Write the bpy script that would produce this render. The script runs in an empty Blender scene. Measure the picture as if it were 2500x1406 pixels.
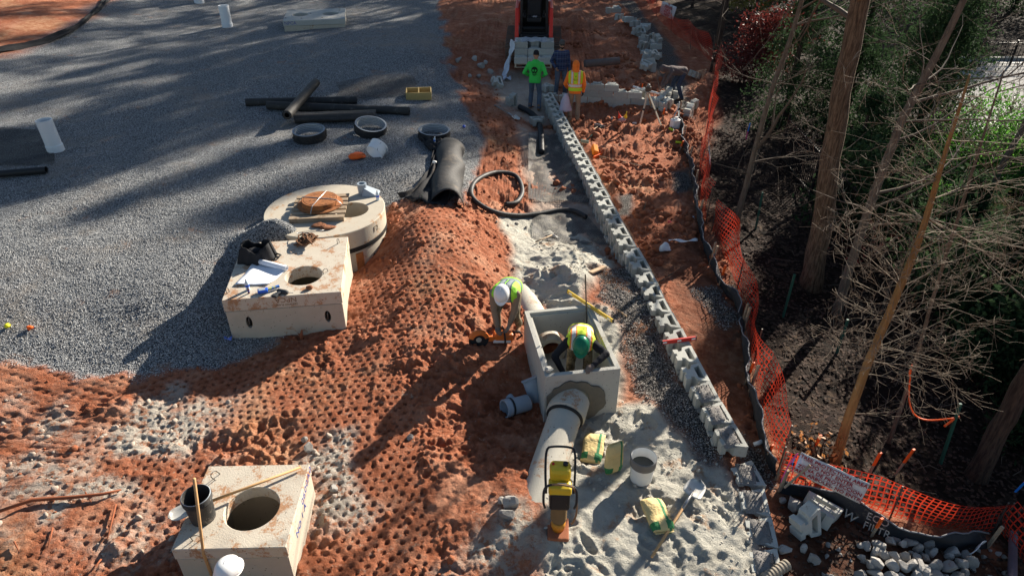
import bpy, bmesh, math, random
import numpy as np
from mathutils import Vector, Matrix, Euler, Quaternion
R = math.radians
random.seed(7)
rng = np.random.default_rng(7)
scene = bpy.context.scene
C = scene.collection

# ------------------------------------------------------------ camera
CAM_Z, PITCH, FOC = 7.2, R(33.0), 1700.0
cam_d = bpy.data.cameras.new('camera'); cam = bpy.data.objects.new('camera', cam_d); C.objects.link(cam)
cam.location = (0, 0, CAM_Z); cam.rotation_euler = (math.pi/2 - PITCH, 0, 0)
cam_d.sensor_width = 36; cam_d.lens = 36*FOC/2500; cam_d.clip_end = 900; cam_d.clip_start = .1
scene.camera = cam
# ------------------------------------------------------------ sky and sun
SUN_AZ = math.atan2(.64, .77)          # from behind the wood, clockwise from +Y
SUN_EL = R(23)
w = bpy.data.worlds.new('World'); scene.world = w; w.use_nodes = True
nt = w.node_tree; bg = nt.nodes['Background']
sky = nt.nodes.new('ShaderNodeTexSky'); sky.sky_type = 'NISHITA'; sky.sun_disc = False
sky.sun_elevation = SUN_EL; sky.sun_rotation = SUN_AZ; sky.altitude = 200; sky.dust_density = .6; sky.ozone_density = 1.0
nt.links.new(sky.outputs[0], bg.inputs[0]); bg.inputs[1].default_value = .05
sun_d = bpy.data.lights.new('sun', 'SUN'); sun_d.energy = 5.0; sun_d.angle = R(.55); sun_d.color = (1, .91, .78)
sun = bpy.data.objects.new('sun', sun_d); C.objects.link(sun)
S_DIR = Vector((math.sin(SUN_AZ)*math.cos(SUN_EL), math.cos(SUN_AZ)*math.cos(SUN_EL), math.sin(SUN_EL)))
sun.rotation_euler = S_DIR.to_track_quat('Z', 'Y').to_euler(); sun.location = S_DIR*60
vs = scene.view_settings; vs.view_transform = 'Standard'; vs.look = 'None'; vs.gamma = 1; vs.exposure = 1.28
cy = scene.cycles; cy.max_bounces = 6; cy.diffuse_bounces = 3; cy.glossy_bounces = 2; cy.transmission_bounces = 4
cy.transparent_max_bounces = 8; cy.use_denoising = True; cy.caustics_reflective = False; cy.caustics_refractive = False

# ------------------------------------------------------------ survey helpers: sight line -> place on a level
def P(u, v, z=0.0):
    dx, dy = (u-1250)/FOC, (703-v)/FOC
    d = Vector((dx, math.cos(PITCH)+dy*math.sin(PITCH), -math.sin(PITCH)+dy*math.cos(PITCH)))
    t = (z-CAM_Z)/d.z
    return Vector((d.x*t, d.y*t, z))
def at_y(u, v, y):
    dx, dy = (u-1250)/FOC, (703-v)/FOC
    d = Vector((dx, math.cos(PITCH)+dy*math.sin(PITCH), -math.sin(PITCH)+dy*math.cos(PITCH)))
    t = y/d.y
    return Vector((d.x*t, y, CAM_Z+d.z*t))

# ------------------------------------------------------------ noise
def _hash(ix, iy, s):
    n = (ix.astype(np.int64)*374761393 + iy.astype(np.int64)*668265263 + s*974711) & 0xffffffff
    n = ((n ^ (n >> 13))*1274126177) & 0xffffffff
    return ((n ^ (n >> 16)) & 0xffff)/65535.0
def vnoise(x, y, s=0):
    ix, iy = np.floor(x), np.floor(y); fx, fy = x-ix, y-iy
    fx = fx*fx*(3-2*fx); fy = fy*fy*(3-2*fy)
    a, b, c, d = _hash(ix, iy, s), _hash(ix+1, iy, s), _hash(ix, iy+1, s), _hash(ix+1, iy+1, s)
    return (a+(b-a)*fx)+((c+(d-c)*fx)-(a+(b-a)*fx))*fy
def fbm(x, y, sc, o=4, s=0):
    r = np.zeros_like(x); a, t = .5, 0
    for k in range(o):
        r += a*vnoise(x*sc+k*17.3, y*sc-k*9.1, s+k); t += a; a *= .5; sc *= 2.03
    return r/t
def sstep(a, b, x):
    t = np.clip((x-a)/(b-a), 0, 1); return t*t*(3-2*t)

# ------------------------------------------------------------ terrain: levels taken at surveyed spots (u, v, z)
LEVELS = [
 (50,60,1.3),(150,30,1.3),(100,130,.9),(300,50,.85),(700,80,.85),(1000,60,.8),(60,300,.8),(400,300,.8),(700,300,.8),(950,250,.75),
 (60,560,.75),(350,560,.75),(560,480,.8),(900,400,.7),(1020,140,.85),(1080,100,.7),(1120,250,.6),(1170,340,.5),(1120,440,.6),
 (640,480,.8),(960,480,.65),(520,600,.78),(500,700,.62),(450,800,.42),(300,830,.42),(100,850,.45),(0,880,.45),(-200,900,.45),(-200,600,.7),
 (560,840,.22),(860,840,.25),(700,900,.2),(400,950,.2),(100,960,.25),(200,1100,.15),(100,1300,.1),(400,1250,.08),(-200,1200,.12),(-100,1500,.1),
 (1060,515,.85),(980,560,.78),(1110,560,.78),(1000,650,.66),(1060,720,.58),(900,720,.42),(950,850,.42),(850,950,.3),(1000,1000,.28),(1050,880,.42),
 (900,1150,.2),(850,1350,.1),(1000,1350,.1),(700,1050,.18),(720,1500,.08),(1000,1550,.05),(400,1600,.08),
 (895,650,.22),(930,585,.38),(1180,570,.5),(1225,650,.3),(1275,730,.12),(1150,640,.6),(1200,760,.4),
 (1200,500,.15),(1270,500,.0),(1250,560,.05),(1350,480,-.1),(1430,560,-.2),(1350,650,.12),(1410,710,.2),(1300,630,.08),(1280,380,-.02),(1330,300,-.08),(1220,420,.15),(1230,330,.2),(1250,230,.05),(1200,180,.35),(1150,120,.55),
 (1160,880,.3),(1210,960,.02),(1260,1010,-.04),(1100,1050,.16),(1150,1200,.22),(1255,1190,.24),(1285,1290,.22),(1240,1350,.15),(1180,1380,.1),
 (1450,1080,-.04),(1540,1020,-.02),(1700,1110,.02),(1500,1300,0),(1750,1350,.05),(1350,1390,.0),(1500,1550,0),(1800,1600,0),
 (1500,620,-.2),(1545,690,.14),(1490,700,.22),(1590,800,.16),(1560,900,.05),(1680,980,.1),
 (1460,300,-.1),(1550,400,-.05),(1600,560,-.05),(1680,700,-.05),(1760,900,-.1),(1480,200,.1),(1560,320,-.05),
 (1700,470,-.1),(1800,800,-.1),(1850,600,-.15),(2000,800,-.35),(2300,1000,-.6),(2450,1300,-.5),(2000,1300,-.1),(2200,1370,-.1),(1900,1200,-.1),(2100,1130,-.25),
 (1900,250,-.2),(2200,500,-.9),(2420,230,-.9),(2480,500,-1.1),(2500,900,-.9),(2600,1300,-.6),(2300,1600,-.1),
 (1300,60,.7),(1400,60,.5),(1500,40,.3),(1640,120,.1),(1640,220,0),(1750,150,-.1),(1200,40,.8),(1700,320,-.1)]
_pts = np.array([[*P(u, v, z)] for u, v, z in LEVELS] +
   [[x, y, z] for x, y, z in ((-40,10,.6),(-40,40,.8),(-20,60,.9),(10,60,.6),(40,60,-.8),(40,20,-1.2),(30,5,-.8),(-30,-10,.3),(0,-12,0),(20,-10,-.4),(-10,45,.9),(22,40,-.8),(25,28,-.9))])
def _tps_k(r2): return r2*np.log(r2+1e-9)*.5
_n = len(_pts); _A = np.zeros((_n+3, _n+3)); _d = ((_pts[:, None, :2]-_pts[None, :, :2])**2).sum(-1)
_A[:_n, :_n] = _tps_k(_d)+np.eye(_n)*.02; _A[:_n, _n] = 1; _A[:_n, _n+1:] = _pts[:, :2]; _A[_n, :_n] = 1; _A[_n+1:, :_n] = _pts[:, :2].T
_w = np.linalg.solve(_A, np.concatenate([_pts[:, 2], np.zeros(3)]))
def base_h(x, y):
    x = np.asarray(x, float); y = np.asarray(y, float); sh = x.shape
    xc = np.clip(x.ravel(), -40, 40); yc = np.clip(y.ravel(), -12, 60)
    r = _w[_n]+_w[_n+1]*xc+_w[_n+2]*yc
    for i in range(_n):
        r = r+_w[i]*_tps_k((xc-_pts[i, 0])**2+(yc-_pts[i, 1])**2)
    return np.clip(r, -1.6, 1.5).reshape(sh)
def poly_w(pts, z=.2): return np.array([[*P(u, v, z)][:2] for u, v in pts])
def inside(x, y, poly):
    r = np.zeros(x.shape, bool); j = len(poly)-1
    for i in range(len(poly)):
        xi, yi = poly[i]; xj, yj = poly[j]
        c = ((yi > y) != (yj > y)); r ^= c & (x < (xj-xi)*(y-yi)/((yj-yi) if yj != yi else 1e-9)+xi); j = i
    return r
def sd_poly(x, y, poly):
    """signed distance, + inside"""
    d = np.full(x.shape, 1e9); j = len(poly)-1
    for i in range(len(poly)):
        ax, ay = poly[j]; bx, by = poly[i]; ex, ey = bx-ax, by-ay; L = ex*ex+ey*ey+1e-12
        t = np.clip(((x-ax)*ex+(y-ay)*ey)/L, 0, 1)
        d = np.minimum(d, (x-ax-t*ex)**2+(y-ay-t*ey)**2); j = i
    d = np.sqrt(d); return np.where(inside(x, y, poly), d, -d)
def along(x, y, line):
    """distance along and signed distance across a polyline"""
    bd = np.full(x.shape, 1e9); bs = np.zeros(x.shape); bt = np.zeros(x.shape); s0 = 0
    for (ax, ay), (bx, by) in zip(line[:-1], line[1:]):
        ex, ey = bx-ax, by-ay; L = math.hypot(ex, ey); ex /= L; ey /= L
        s = (x-ax)*ex+(y-ay)*ey; t = -(x-ax)*ey+(y-ay)*ex; sc = np.clip(s, 0, L)
        d = np.hypot(x-ax-sc*ex, y-ay-sc*ey); m = d < bd
        bd = np.where(m, d, bd); bs = np.where(m, s0+s, bs); bt = np.where(m, t, bt); s0 += L
    return bs, bt, bd, s0
# footprints of the precast structures (centre, half sizes, turn) measured on site
VAULT = (Vector((.875, 8.43)), .55, .82, R(9.5)); VAULT_TOP = .82
BOX_A = (Vector((-3.83, 10.25)), .935, .935, R(7.7)); BOX_A_TOP = .99
BOX_B = (Vector((-3.10, 5.41)), .62, .60, R(1.5)); BOX_B_TOP = .70
ROUND = (Vector((-3.70, 12.40)), 1.17); ROUND_TOP = 1.0
Z_GRAVEL = poly_w([(-900,120),(0,165),(60,140),(130,120),(215,78),(275,8),(330,-90),(1060,-90),(1075,0),(1078,50),(1092,110),(1112,180),(1142,250),(1178,320),(1180,390),(1130,470),(1040,500),(960,508),(938,522),(850,520),(780,600),(700,760),(560,822),(450,850),(370,862),(280,868),(200,880),(60,862),(-300,870),(-900,830)], .65)
Z_SAND = poly_w([(1225,540),(1300,515),(1400,515),(1470,590),(1500,650),(1440,690),(1430,760),(1525,780),(1530,990),(1620,1000),(1720,1100),(1830,1290),(1880,1500),(1290,1500),(1310,1320),(1400,1010),(1420,900),(1330,745),(1290,745),(1240,660)], .0)
Z_TRENCH = poly_w([(1200,200),(1335,185),(1385,300),(1440,420),(1500,560),(1500,640),(1420,540),(1300,520),(1275,420),(1270,330),(1225,270)], -.05)
Z_STONE = [poly_w(p, z) for p, z in (
  ([(1440,665),(1530,640),(1590,740),(1640,870),(1700,960),(1770,1060),(1720,1115),(1640,1010),(1560,930),(1525,830),(1490,760)], .1),
  ([(1650,415),(1690,400),(1705,460),(1660,465)], 0), ([(1710,720),(1760,710),(1800,790),(1760,800)], -.1),
  ([(1505,470),(1540,465),(1545,520),(1515,520)], 0), ([(1500,18),(1540,10),(1640,120),(1660,170),(1700,280),(1640,250),(1600,180),(1560,60)], 0),
  ([(1800,1060),(1840,1090),(1870,1180),(1840,1170)], 0))]
Z_PALE = [poly_w(p, .15) for p in ([(230,1075),(320,985),(430,965),(600,1005),(520,1085),(330,1120)], [(750,1120),(860,1080),(910,1170),(860,1275),(770,1290)], [(1190,215),(1330,180),(1345,255),(1230,260)],
   [(-50,1160),(330,1150),(330,1200),(-50,1260)], [(230,1270),(420,1230),(400,1360),(300,1340)], [(1130,1330),(1260,1230),(1290,1330),(1180,1420)], [(0,1010),(150,990),(160,1040),(0,1060)])]
FENCE_LINE = [P(*q) for q in ((1560,-40,0),(1640,60,0),(1740,150,-.1),(1730,300,-.1),(1700,430,-.1),(1725,560,-.1),(1790,740,-.1),(1830,960,-.1),(1900,1150,-.1),(2110,1230,-.15),(2400,1290,-.2),(2560,1420,-.2))]
Z_WOOD = np.array([[p.x, p.y] for p in FENCE_LINE]+[[60, 2], [60, 140], [7.5, 140]])
Z_DIRT = [poly_w([(1885,1185),(2100,1235),(2560,1330),(2560,1700),(1940,1700),(1900,1330)], -.1), poly_w([(1600,600),(1700,560),(1740,650),(1820,850),(1840,1000),(1890,1170),(1830,1130),(1730,950),(1650,780)], -.05)]
TRACKS = [(poly_w(l, z), hw, dp) for l, z, hw, dp in (
  ([(1062,525),(1000,650),(930,770),(885,900),(862,1050),(885,1200),(925,1420)], .35, .62, 1),
  ([(1120,565),(1090,690),(1040,790),(985,880),(945,980),(950,1150),(985,1420)], .4, .40, 1),
  ([(960,640),(890,760),(800,930),(770,1050),(790,1200),(830,1420)], .35, .36, .8),
  ([(870,900),(700,960),(520,1000),(300,1050),(0,1120)], .2, .42, 1),
  ([(760,900),(500,905),(300,925),(0,965)], .2, .42, .9),
  ([(500,1165),(300,1160),(0,1190)], .12, .45, .8), ([(430,1310),(200,1330),(-50,1370)], .1, .5, .9),
  ([(1440,60),(1480,110),(1510,175)], .1, .22, .8), ([(1380,120),(1400,200)], .1, .2, .6))]
_fr = random.Random(33); FEET = [(_fr.uniform(.2, 3.0), _fr.uniform(4.4, 7.6), _fr.uniform(0, 6.3)) for _ in range(85)]+[(_fr.uniform(.3, 1.8), _fr.uniform(10, 13.5), _fr.uniform(0, 6.3)) for _ in range(40)]
def detail_h(x, y, h):
    """relief on the base levels"""
    wx = x+.25*(fbm(x, y, .9, 3, 5)-.5)*2; wy = y+.25*(fbm(x, y, .9, 3, 6)-.5)*2
    near = sstep(26, 14, y)
    g = sstep(-.12, .15, sd_poly(wx, wy, Z_GRAVEL)+.8*(fbm(x, y, 1.6, 5, 44)-.5)); sd = np.maximum(sstep(-.15, .12, sd_poly(wx, wy, Z_SAND)), .62*sstep(-.15, .2, sd_poly(wx, wy, Z_TRENCH))*sstep(.3, .6, fbm(x, y, 1.6, 4, 46)+.1))*(1-g)
    st = np.zeros_like(x)
    for p in Z_STONE: st = np.maximum(st, sstep(-.2, .12, sd_poly(wx, wy, p)+.25*(fbm(x, y, 2.5, 2, 31)-.5)))
    pale = np.zeros_like(x)
    for p in Z_PALE: pale = np.maximum(pale, sstep(-.35, .45, sd_poly(wx, wy, p)+1.5*(fbm(x, y, 2.6, 5, 41)-.5)))
    wd = np.maximum(np.maximum(sstep(-.1, .4, sd_poly(wx, wy, Z_WOOD)), .8*sstep(-.25, .2, sd_poly(wx, wy, Z_DIRT[0])+.5*(fbm(x, y, 1.5, 4, 48)-.5))), .5*sstep(-.2, .3, sd_poly(wx, wy, Z_DIRT[1])+.8*(fbm(x, y, 1.5, 4, 49)-.5)))
    st = st*(1-g); pale = pale*(1-g)*(1-sd)*(1-wd); sd = sd*(1-st)
    clay = np.clip(1-g-sd-st-wd, 0, 1)
    tr = np.zeros_like(x); dh = np.zeros_like(x)
    for line, hw, dp in TRACKS:
        s, t, d, L = along(x, y, line)
        m = sstep(hw+.06, hw-.05, d)*(s > 0)*(s < L)*sstep(.32, .5, fbm(x, y, 1.3, 2, 77)+.12)
        tt = t+.05*(fbm(x, y, 1.5, 3, 9)-.5); lane = np.floor((tt+hw)/.42); lt = (tt+hw)/.42-lane; s = s+.04*(fbm(x, y, 1.1, 3, 8)-.5)+lane*.047; row = np.floor(s/.118); off = (row % 2)*.0675+lane*.03
        a = np.abs(((s/.118) % 1)-.5)*2; b = np.abs((((tt+off)/.135) % 1)-.5)*2
        jit = vnoise(row*3.1, np.floor((tt+off)/.135)*2.7, 3)
        hole = sstep(.44, .30, a)*sstep(.42, .28, b)*np.where(jit > .10, .5+.6*jit, 0)*sstep(.0, .06, lt)*sstep(1.0, .94, lt)
        dh = np.where(m > tr, -hole*.042*dp-.008+.016*np.exp(-((np.minimum(lt, 1-lt))/.11)**2)*sstep(.40, .62, fbm(x, y, 3.1, 3, 66)), dh); tr = np.maximum(tr, m)
    dh = dh*tr*clay*near
    c1 = fbm(x, y, 3.2, 4, 11)-.5; c2 = np.abs(fbm(x, y, 7.0, 3, 12)-.5)*2; c3 = fbm(x, y, 18, 3, 13)-.5
    rough = clay*(1-.85*tr)*(.45+.9*sstep(.35, .65, fbm(x, y, .7, 2, 61)))
    dh += rough*(c1*.15+(.22-c2)*.085+c3*.05) + clay*tr*(c1*.045+c3*.008)
    far_clod = rough*sstep(9, 18, y)*sstep(0, 2, x)
    dh += far_clod*((fbm(x, y, 2.1, 3, 21)-.5)*.34)
    s1 = fbm(x+.3*y, y, 2.2, 3, 15); dh += sd*((np.abs(s1-.5)*-.19+.035)*sstep(.1, .6, sd)+(fbm(x, y, 9, 3, 16)-.5)*.05)
    for fx, fy, fa in FEET:
        ca, sa = math.cos(fa), math.sin(fa); lx = (x-fx)*ca+(y-fy)*sa; ly = -(x-fx)*sa+(y-fy)*ca; r2 = (lx/.15)**2+(ly/.06)**2; dh += sd*(-.030*np.exp(-r2**2)+.012*np.exp(-(np.sqrt(r2)-1.25)**2*14))
    # the heap of loose sand behind the vault
    hp = np.exp(-(((x-1.05)/.75)**2+((y-11.3)/1.3)**2)); dh += hp*sd*(.20+.40*(fbm(x, y, 1.9, 3, 18)-.5))
    rt = .5+.5*np.sin((x*.55-y*.83+.8*fbm(x, y, .25, 2, 71))*2*math.pi/1.9); dh -= g*near*.035*sstep(.72, .95, rt)*sstep(.42, .6, fbm(x, y, .35, 2, 72))
    dh += g*((fbm(x, y, .6, 3, 17)-.5)*.14+(fbm(x, y, 5, 2, 19)-.5)*.025)+st*(fbm(x, y, 5, 3, 22)-.5)*.09+wd*((fbm(x, y, 1.2, 4, 23)-.5)*.25)
    # heap of stone spilling on the gravel edge
    q = P(1010, 150, .8); dh += .28*g*np.exp(-(((x-q.x)/1.4)**2+((y-q.y)/2.0)**2))
    h = h+dh
    for c, hx, hy, a in (VAULT, BOX_A, BOX_B):
        ca, sa = math.cos(a), math.sin(a); lx = (x-c.x)*ca+(y-c.y)*sa; ly = -(x-c.x)*sa+(y-c.y)*ca
        ins = (np.abs(lx) < hx-.06) & (np.abs(ly) < hy-.06); h = np.where(ins, -1.2, h)
    q = P(690, 562, 1.0); h = h+.80*np.exp(-(((x-q.x)/.72)**2+((y-q.y)/.40)**2))*np.clip(g*1.5, 0, 1)
    h = np.where((np.hypot(x-ROUND[0].x, y-ROUND[0].y) < ROUND[1]-.16) & (h < .97), -1.2, h)
    return h, g, sd, st, wd, pale
def spread(*segs):
    r = []
    for a, b, s in segs:
        n = max(1, int(round((b-a)/s))); r += list(a+(b-a)*np.arange(n)/n)
    return r
def grow(a, s, k, lim):
    r = []; x = a
    while abs(x) < lim: s *= k; x += s; r.append(x)
    return r
xs = sorted([-v for v in grow(11, .06, 1.13, 320)]) + spread((-11, -6, .065), (-6, -5.2, .03), (-5.2, .6, .0163), (.6, 3.3, .025), (3.3, 8, .05)) + [8.0] + grow(8, .06, 1.11, 320)
ys = [-60, -20, -5, 0] + spread((1.5, 4.1, .12), (4.1, 11.8, .0163), (11.8, 12.6, .022)) + [12.6] + grow(12.6, .026, 1.028, 60) + grow(61, 1.6, 1.25, 600)
gx, gy = np.meshgrid(np.array(xs), np.array(ys))
hbase = base_h(gx, gy)
hh, zg, zs, zst, zw, zp = detail_h(gx, gy, hbase)
_xa, _ya = np.array(xs), np.array(ys)
def _lerp(A, x, y):
    i = min(max(int(np.searchsorted(_xa, x))-1, 0), len(_xa)-2); j = min(max(int(np.searchsorted(_ya, y))-1, 0), len(_ya)-2)
    s = (x-_xa[i])/(_xa[i+1]-_xa[i]); t = (y-_ya[j])/(_ya[j+1]-_ya[j])
    return float((A[j, i]*(1-s)+A[j, i+1]*s)*(1-t)+(A[j+1, i]*(1-s)+A[j+1, i+1]*s)*t)
def gz(x, y): return _lerp(hh, x, y)          # ground level at one place
def bz(x, y): return _lerp(hbase, x, y)       # the same without the relief
def T(u, v, up=0.0):
    """the place on the ground seen along a sight line"""
    z = 0.2
    for _ in range(7):
        p = P(u, v, z); z = .5*z+.5*bz(p.x, p.y)
    p = P(u, v, z); return Vector((p.x, p.y, gz(p.x, p.y)+up))
def Tb(x, y, up=0.0): return Vector((x, y, gz(x, y)+up))

ny, nx = gx.shape
gm = bpy.data.meshes.new('ground')
gm.vertices.add(nx*ny); gm.vertices.foreach_set('co', np.stack([gx, gy, hh], -1).ravel().astype(np.float32))
ii = np.arange(nx*ny).reshape(ny, nx)
q = np.stack([ii[:-1, :-1], ii[:-1, 1:], ii[1:, 1:], ii[1:, :-1]], -1).reshape(-1, 4)
gm.loops.add(q.size); gm.loops.foreach_set('vertex_index', q.ravel().astype(np.int32))
gm.polygons.add(len(q)); gm.polygons.foreach_set('loop_start', (np.arange(len(q))*4).astype(np.int32)); gm.polygons.foreach_set('use_smooth', np.ones(len(q), bool))
gm.update()
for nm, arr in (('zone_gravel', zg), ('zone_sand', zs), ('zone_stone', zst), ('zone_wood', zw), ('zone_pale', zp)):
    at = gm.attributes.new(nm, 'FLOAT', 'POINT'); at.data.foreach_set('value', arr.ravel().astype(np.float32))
ground = bpy.data.objects.new('ground', gm); C.objects.link(ground); ground['kind'] = 'structure'; ground['label'] = 'red clay, grey gravel and pale sand of the dug-up site'

# ------------------------------------------------------------ materials
class N:
    """thin node-tree helper"""
    def __init__(s, name):
        s.m = bpy.data.materials.new(name); s.m.use_nodes = True; s.t = s.m.node_tree; s.b = s.t.nodes['Principled BSDF']; s.L = s.t.links
        s.b.inputs['Specular IOR Level'].default_value = .25
    def n(s, k, **kw):
        r = s.t.nodes.new('ShaderNode'+k)
        for a, v in kw.items(): setattr(r, a, v)
        return r
    def put(s, sock, v):
        if isinstance(v, bpy.types.NodeSocket): s.L.new(v, sock)
        else: sock.default_value = v if not (isinstance(v, tuple) and len(v) == 3 and sock.type == 'RGBA') else (*v, 1)
    def pos(s, obj=False): return s.n('TexCoord').outputs['Object'] if obj else s.n('NewGeometry').outputs['Position']
    def noise(s, sc, vec, det=4, rough=.6, dist=0):
        k = s.n('TexNoise'); s.L.new(vec, k.inputs['Vector']); k.inputs['Scale'].default_value = sc; k.inputs['Detail'].default_value = det; k.inputs['Roughness'].default_value = rough; k.inputs['Distortion'].default_value = dist
        return k.outputs['Fac']
    def ramp(s, f, a, b):
        k = s.n('MapRange'); k.interpolation_type = 'SMOOTHSTEP'; s.L.new(f, k.inputs[0]); k.inputs[1].default_value = a; k.inputs[2].default_value = b; return k.outputs[0]
    def mix(s, f, a, b, mode='MIX'):
        k = s.n('Mix'); k.data_type = 'RGBA'; k.blend_type = mode; s.put(k.inputs[0], f); s.put(k.inputs[6], a); s.put(k.inputs[7], b); return k.outputs[2]
    def math(s, op, a, b=0.0):
        k = s.n('Math'); k.operation = op; s.put(k.inputs[0], a); s.put(k.inputs[1], b); return k.outputs[0]
    def attr(s, nm): k = s.n('Attribute'); k.attribute_name = nm; return k.outputs['Fac']
    def bump(s, hgt, dist, st=1.0, nrm=None):
        k = s.n('Bump'); s.L.new(hgt, k.inputs['Height']); k.inputs['Distance'].default_value = dist; k.inputs['Strength'].default_value = st
        if nrm: s.L.new(nrm, k.inputs['Normal'])
        return k.outputs[0]
MATS = {}
def mat(name, col, rough=.8, var=.18, sc=9, bump=0, bsc=60, col2=None, amt=.55, sc2=5, metal=0, spec=.25, world=False, rnd=0, pits=0):
    """colour with grain, an optional second colour in patches (dirt, rust), fine relief, per-object shift"""
    if name in MATS: return MATS[name]
    k = N(name); v = k.pos(not world); c = k.mix(k.noise(sc, v), tuple(x*(1-var) for x in col), tuple(min(1, x*(1+var)) for x in col))
    if rnd:
        oi = k.n('ObjectInfo').outputs['Random']; f = k.math('ADD', k.math('MULTIPLY', oi, 2*rnd), 1-rnd)
        h = k.n('HueSaturation'); k.L.new(c, h.inputs['Color']); k.L.new(f, h.inputs['Value']); c = h.outputs[0]
    if col2: c = k.mix(k.ramp(k.math('ADD', k.noise(sc2, v, 6, .68), k.math('MULTIPLY', k.math('SUBTRACT', k.noise(sc2*11, v, 4, .7), .5), .42)), amt, amt+.12), c, col2)
    if pits:
        vo = k.n('TexVoronoi'); k.L.new(v, vo.inputs['Vector']); vo.inputs['Scale'].default_value = pits; c = k.mix(k.math('MULTIPLY', k.math('LESS_THAN', vo.outputs['Distance'], .13), k.math('GREATER_THAN', k.noise(3, v, 2), .46)), c, tuple(x*.35 for x in col))
    k.put(k.b.inputs['Base Color'], c); k.b.inputs['Roughness'].default_value = rough; k.b.inputs['Metallic'].default_value = metal; k.b.inputs['Specular IOR Level'].default_value = spec
    if bump: k.put(k.b.inputs['Normal'], k.bump(k.noise(bsc, v, 5, .65), bump))
    MATS[name] = k.m; return k.m

def ground_material():
    k = N('site_ground'); p = k.pos()
    def vor(sc, feat='F1', rnd=1.0):
        x = k.n('TexVoronoi'); x.feature = feat; k.L.new(p, x.inputs['Vector']); x.inputs['Scale'].default_value = sc; x.inputs['Randomness'].default_value = rnd; return x
    n1, n2, n3, n4 = k.noise(1.1, p, 5), k.noise(6, p, 6, .7), k.noise(28, p, 5, .7), k.noise(.35, p, 3)
    clay = k.mix(k.ramp(n2, .38, .66), (.30, .097, .047), (.43, .17, .095))
    clay = k.mix(k.ramp(n1, .52, .70), clay, (.50, .245, .15))
    clay = k.mix(k.ramp(n1, .42, .28), clay, (.23, .07, .033)); clay = k.mix(k.ramp(k.noise(14, p, 6, .75), .56, .70), clay, (.42, .30, .22))
    clay = k.mix(k.math('MULTIPLY', k.ramp(n4, .54, .66), .7), clay, k.mix(k.ramp(n2, .4, .6), (.36, .16, .08), (.50, .29, .17))); clay = k.mix(k.ramp(n3, .60, .75), clay, (.16, .045, .02))
    v1 = vor(52); hs = k.n('SeparateColor'); k.L.new(v1.outputs['Color'], hs.inputs[0])
    grav = k.mix(hs.outputs[0], (.14, .148, .158), (.56, .57, .57)); grav = k.mix(k.ramp(v1.outputs['Distance'], .35, .75), grav, (.05, .052, .056))
    grav = k.mix(k.math('MULTIPLY', k.ramp(k.noise(.7, p, 5), .52, .72), .55), grav, (.27, .235, .20)); grav = k.mix(k.math('MULTIPLY', k.ramp(k.noise(1.7, p, 6, .7), .60, .70), .6), grav, (.33, .20, .14)); 
    stone = k.mix(hs.outputs[1], (.09, .08, .075), (.40, .37, .34)); stone = k.mix(k.ramp(v1.outputs['Distance'], .3, .62), stone, (.04, .036, .033))
    stone = k.mix(k.ramp(k.noise(1.3, p, 4), .54, .66), stone, (.20, .10, .06))
    sand = k.mix(n2, (.38, .36, .30), (.58, .56, .49)); sand = k.mix(k.ramp(n3, .55, .8), sand, (.28, .25, .2)); sand = k.mix(k.ramp(k.noise(2.2, p, 6, .7), .55, .68), sand, (.40, .26, .17)); sand = k.mix(k.ramp(k.noise(.9, p, 3), .58, .7), sand, (.30, .28, .24))
    pale = k.mix(n2, (.36, .30, .24), (.56, .52, .45)); pale = k.mix(k.ramp(k.noise(9, p, 6, .75), .48, .60), pale, (.36, .17, .10))
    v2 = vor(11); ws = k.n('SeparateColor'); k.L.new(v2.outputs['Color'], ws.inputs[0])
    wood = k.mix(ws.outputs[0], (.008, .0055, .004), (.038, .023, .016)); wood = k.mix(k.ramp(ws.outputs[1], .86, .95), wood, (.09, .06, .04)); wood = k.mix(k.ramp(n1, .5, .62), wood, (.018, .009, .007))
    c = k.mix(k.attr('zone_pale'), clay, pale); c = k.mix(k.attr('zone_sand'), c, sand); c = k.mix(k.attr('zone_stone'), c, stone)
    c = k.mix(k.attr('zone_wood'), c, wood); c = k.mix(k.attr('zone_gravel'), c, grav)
    k.put(k.b.inputs['Base Color'], c); k.b.inputs['Roughness'].default_value = .93; k.b.inputs['Specular IOR Level'].default_value = .12
    hard = k.math('MAXIMUM', k.attr('zone_gravel'), k.attr('zone_stone'))
    hv = k.math('MULTIPLY', k.math('SUBTRACT', .6, v1.outputs['Distance']), hard); b1 = k.bump(hv, .03)
    soft = k.math('MULTIPLY', k.math('SUBTRACT', 1.0, hard), k.math('ADD', k.noise(22, p, 8, .72), k.math('MULTIPLY', k.noise(70, p, 4, .6), .35)))
    k.put(k.b.inputs['Normal'], k.bump(soft, .05, 1.0, b1)); return k.m
gm.materials.append(ground_material())

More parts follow.
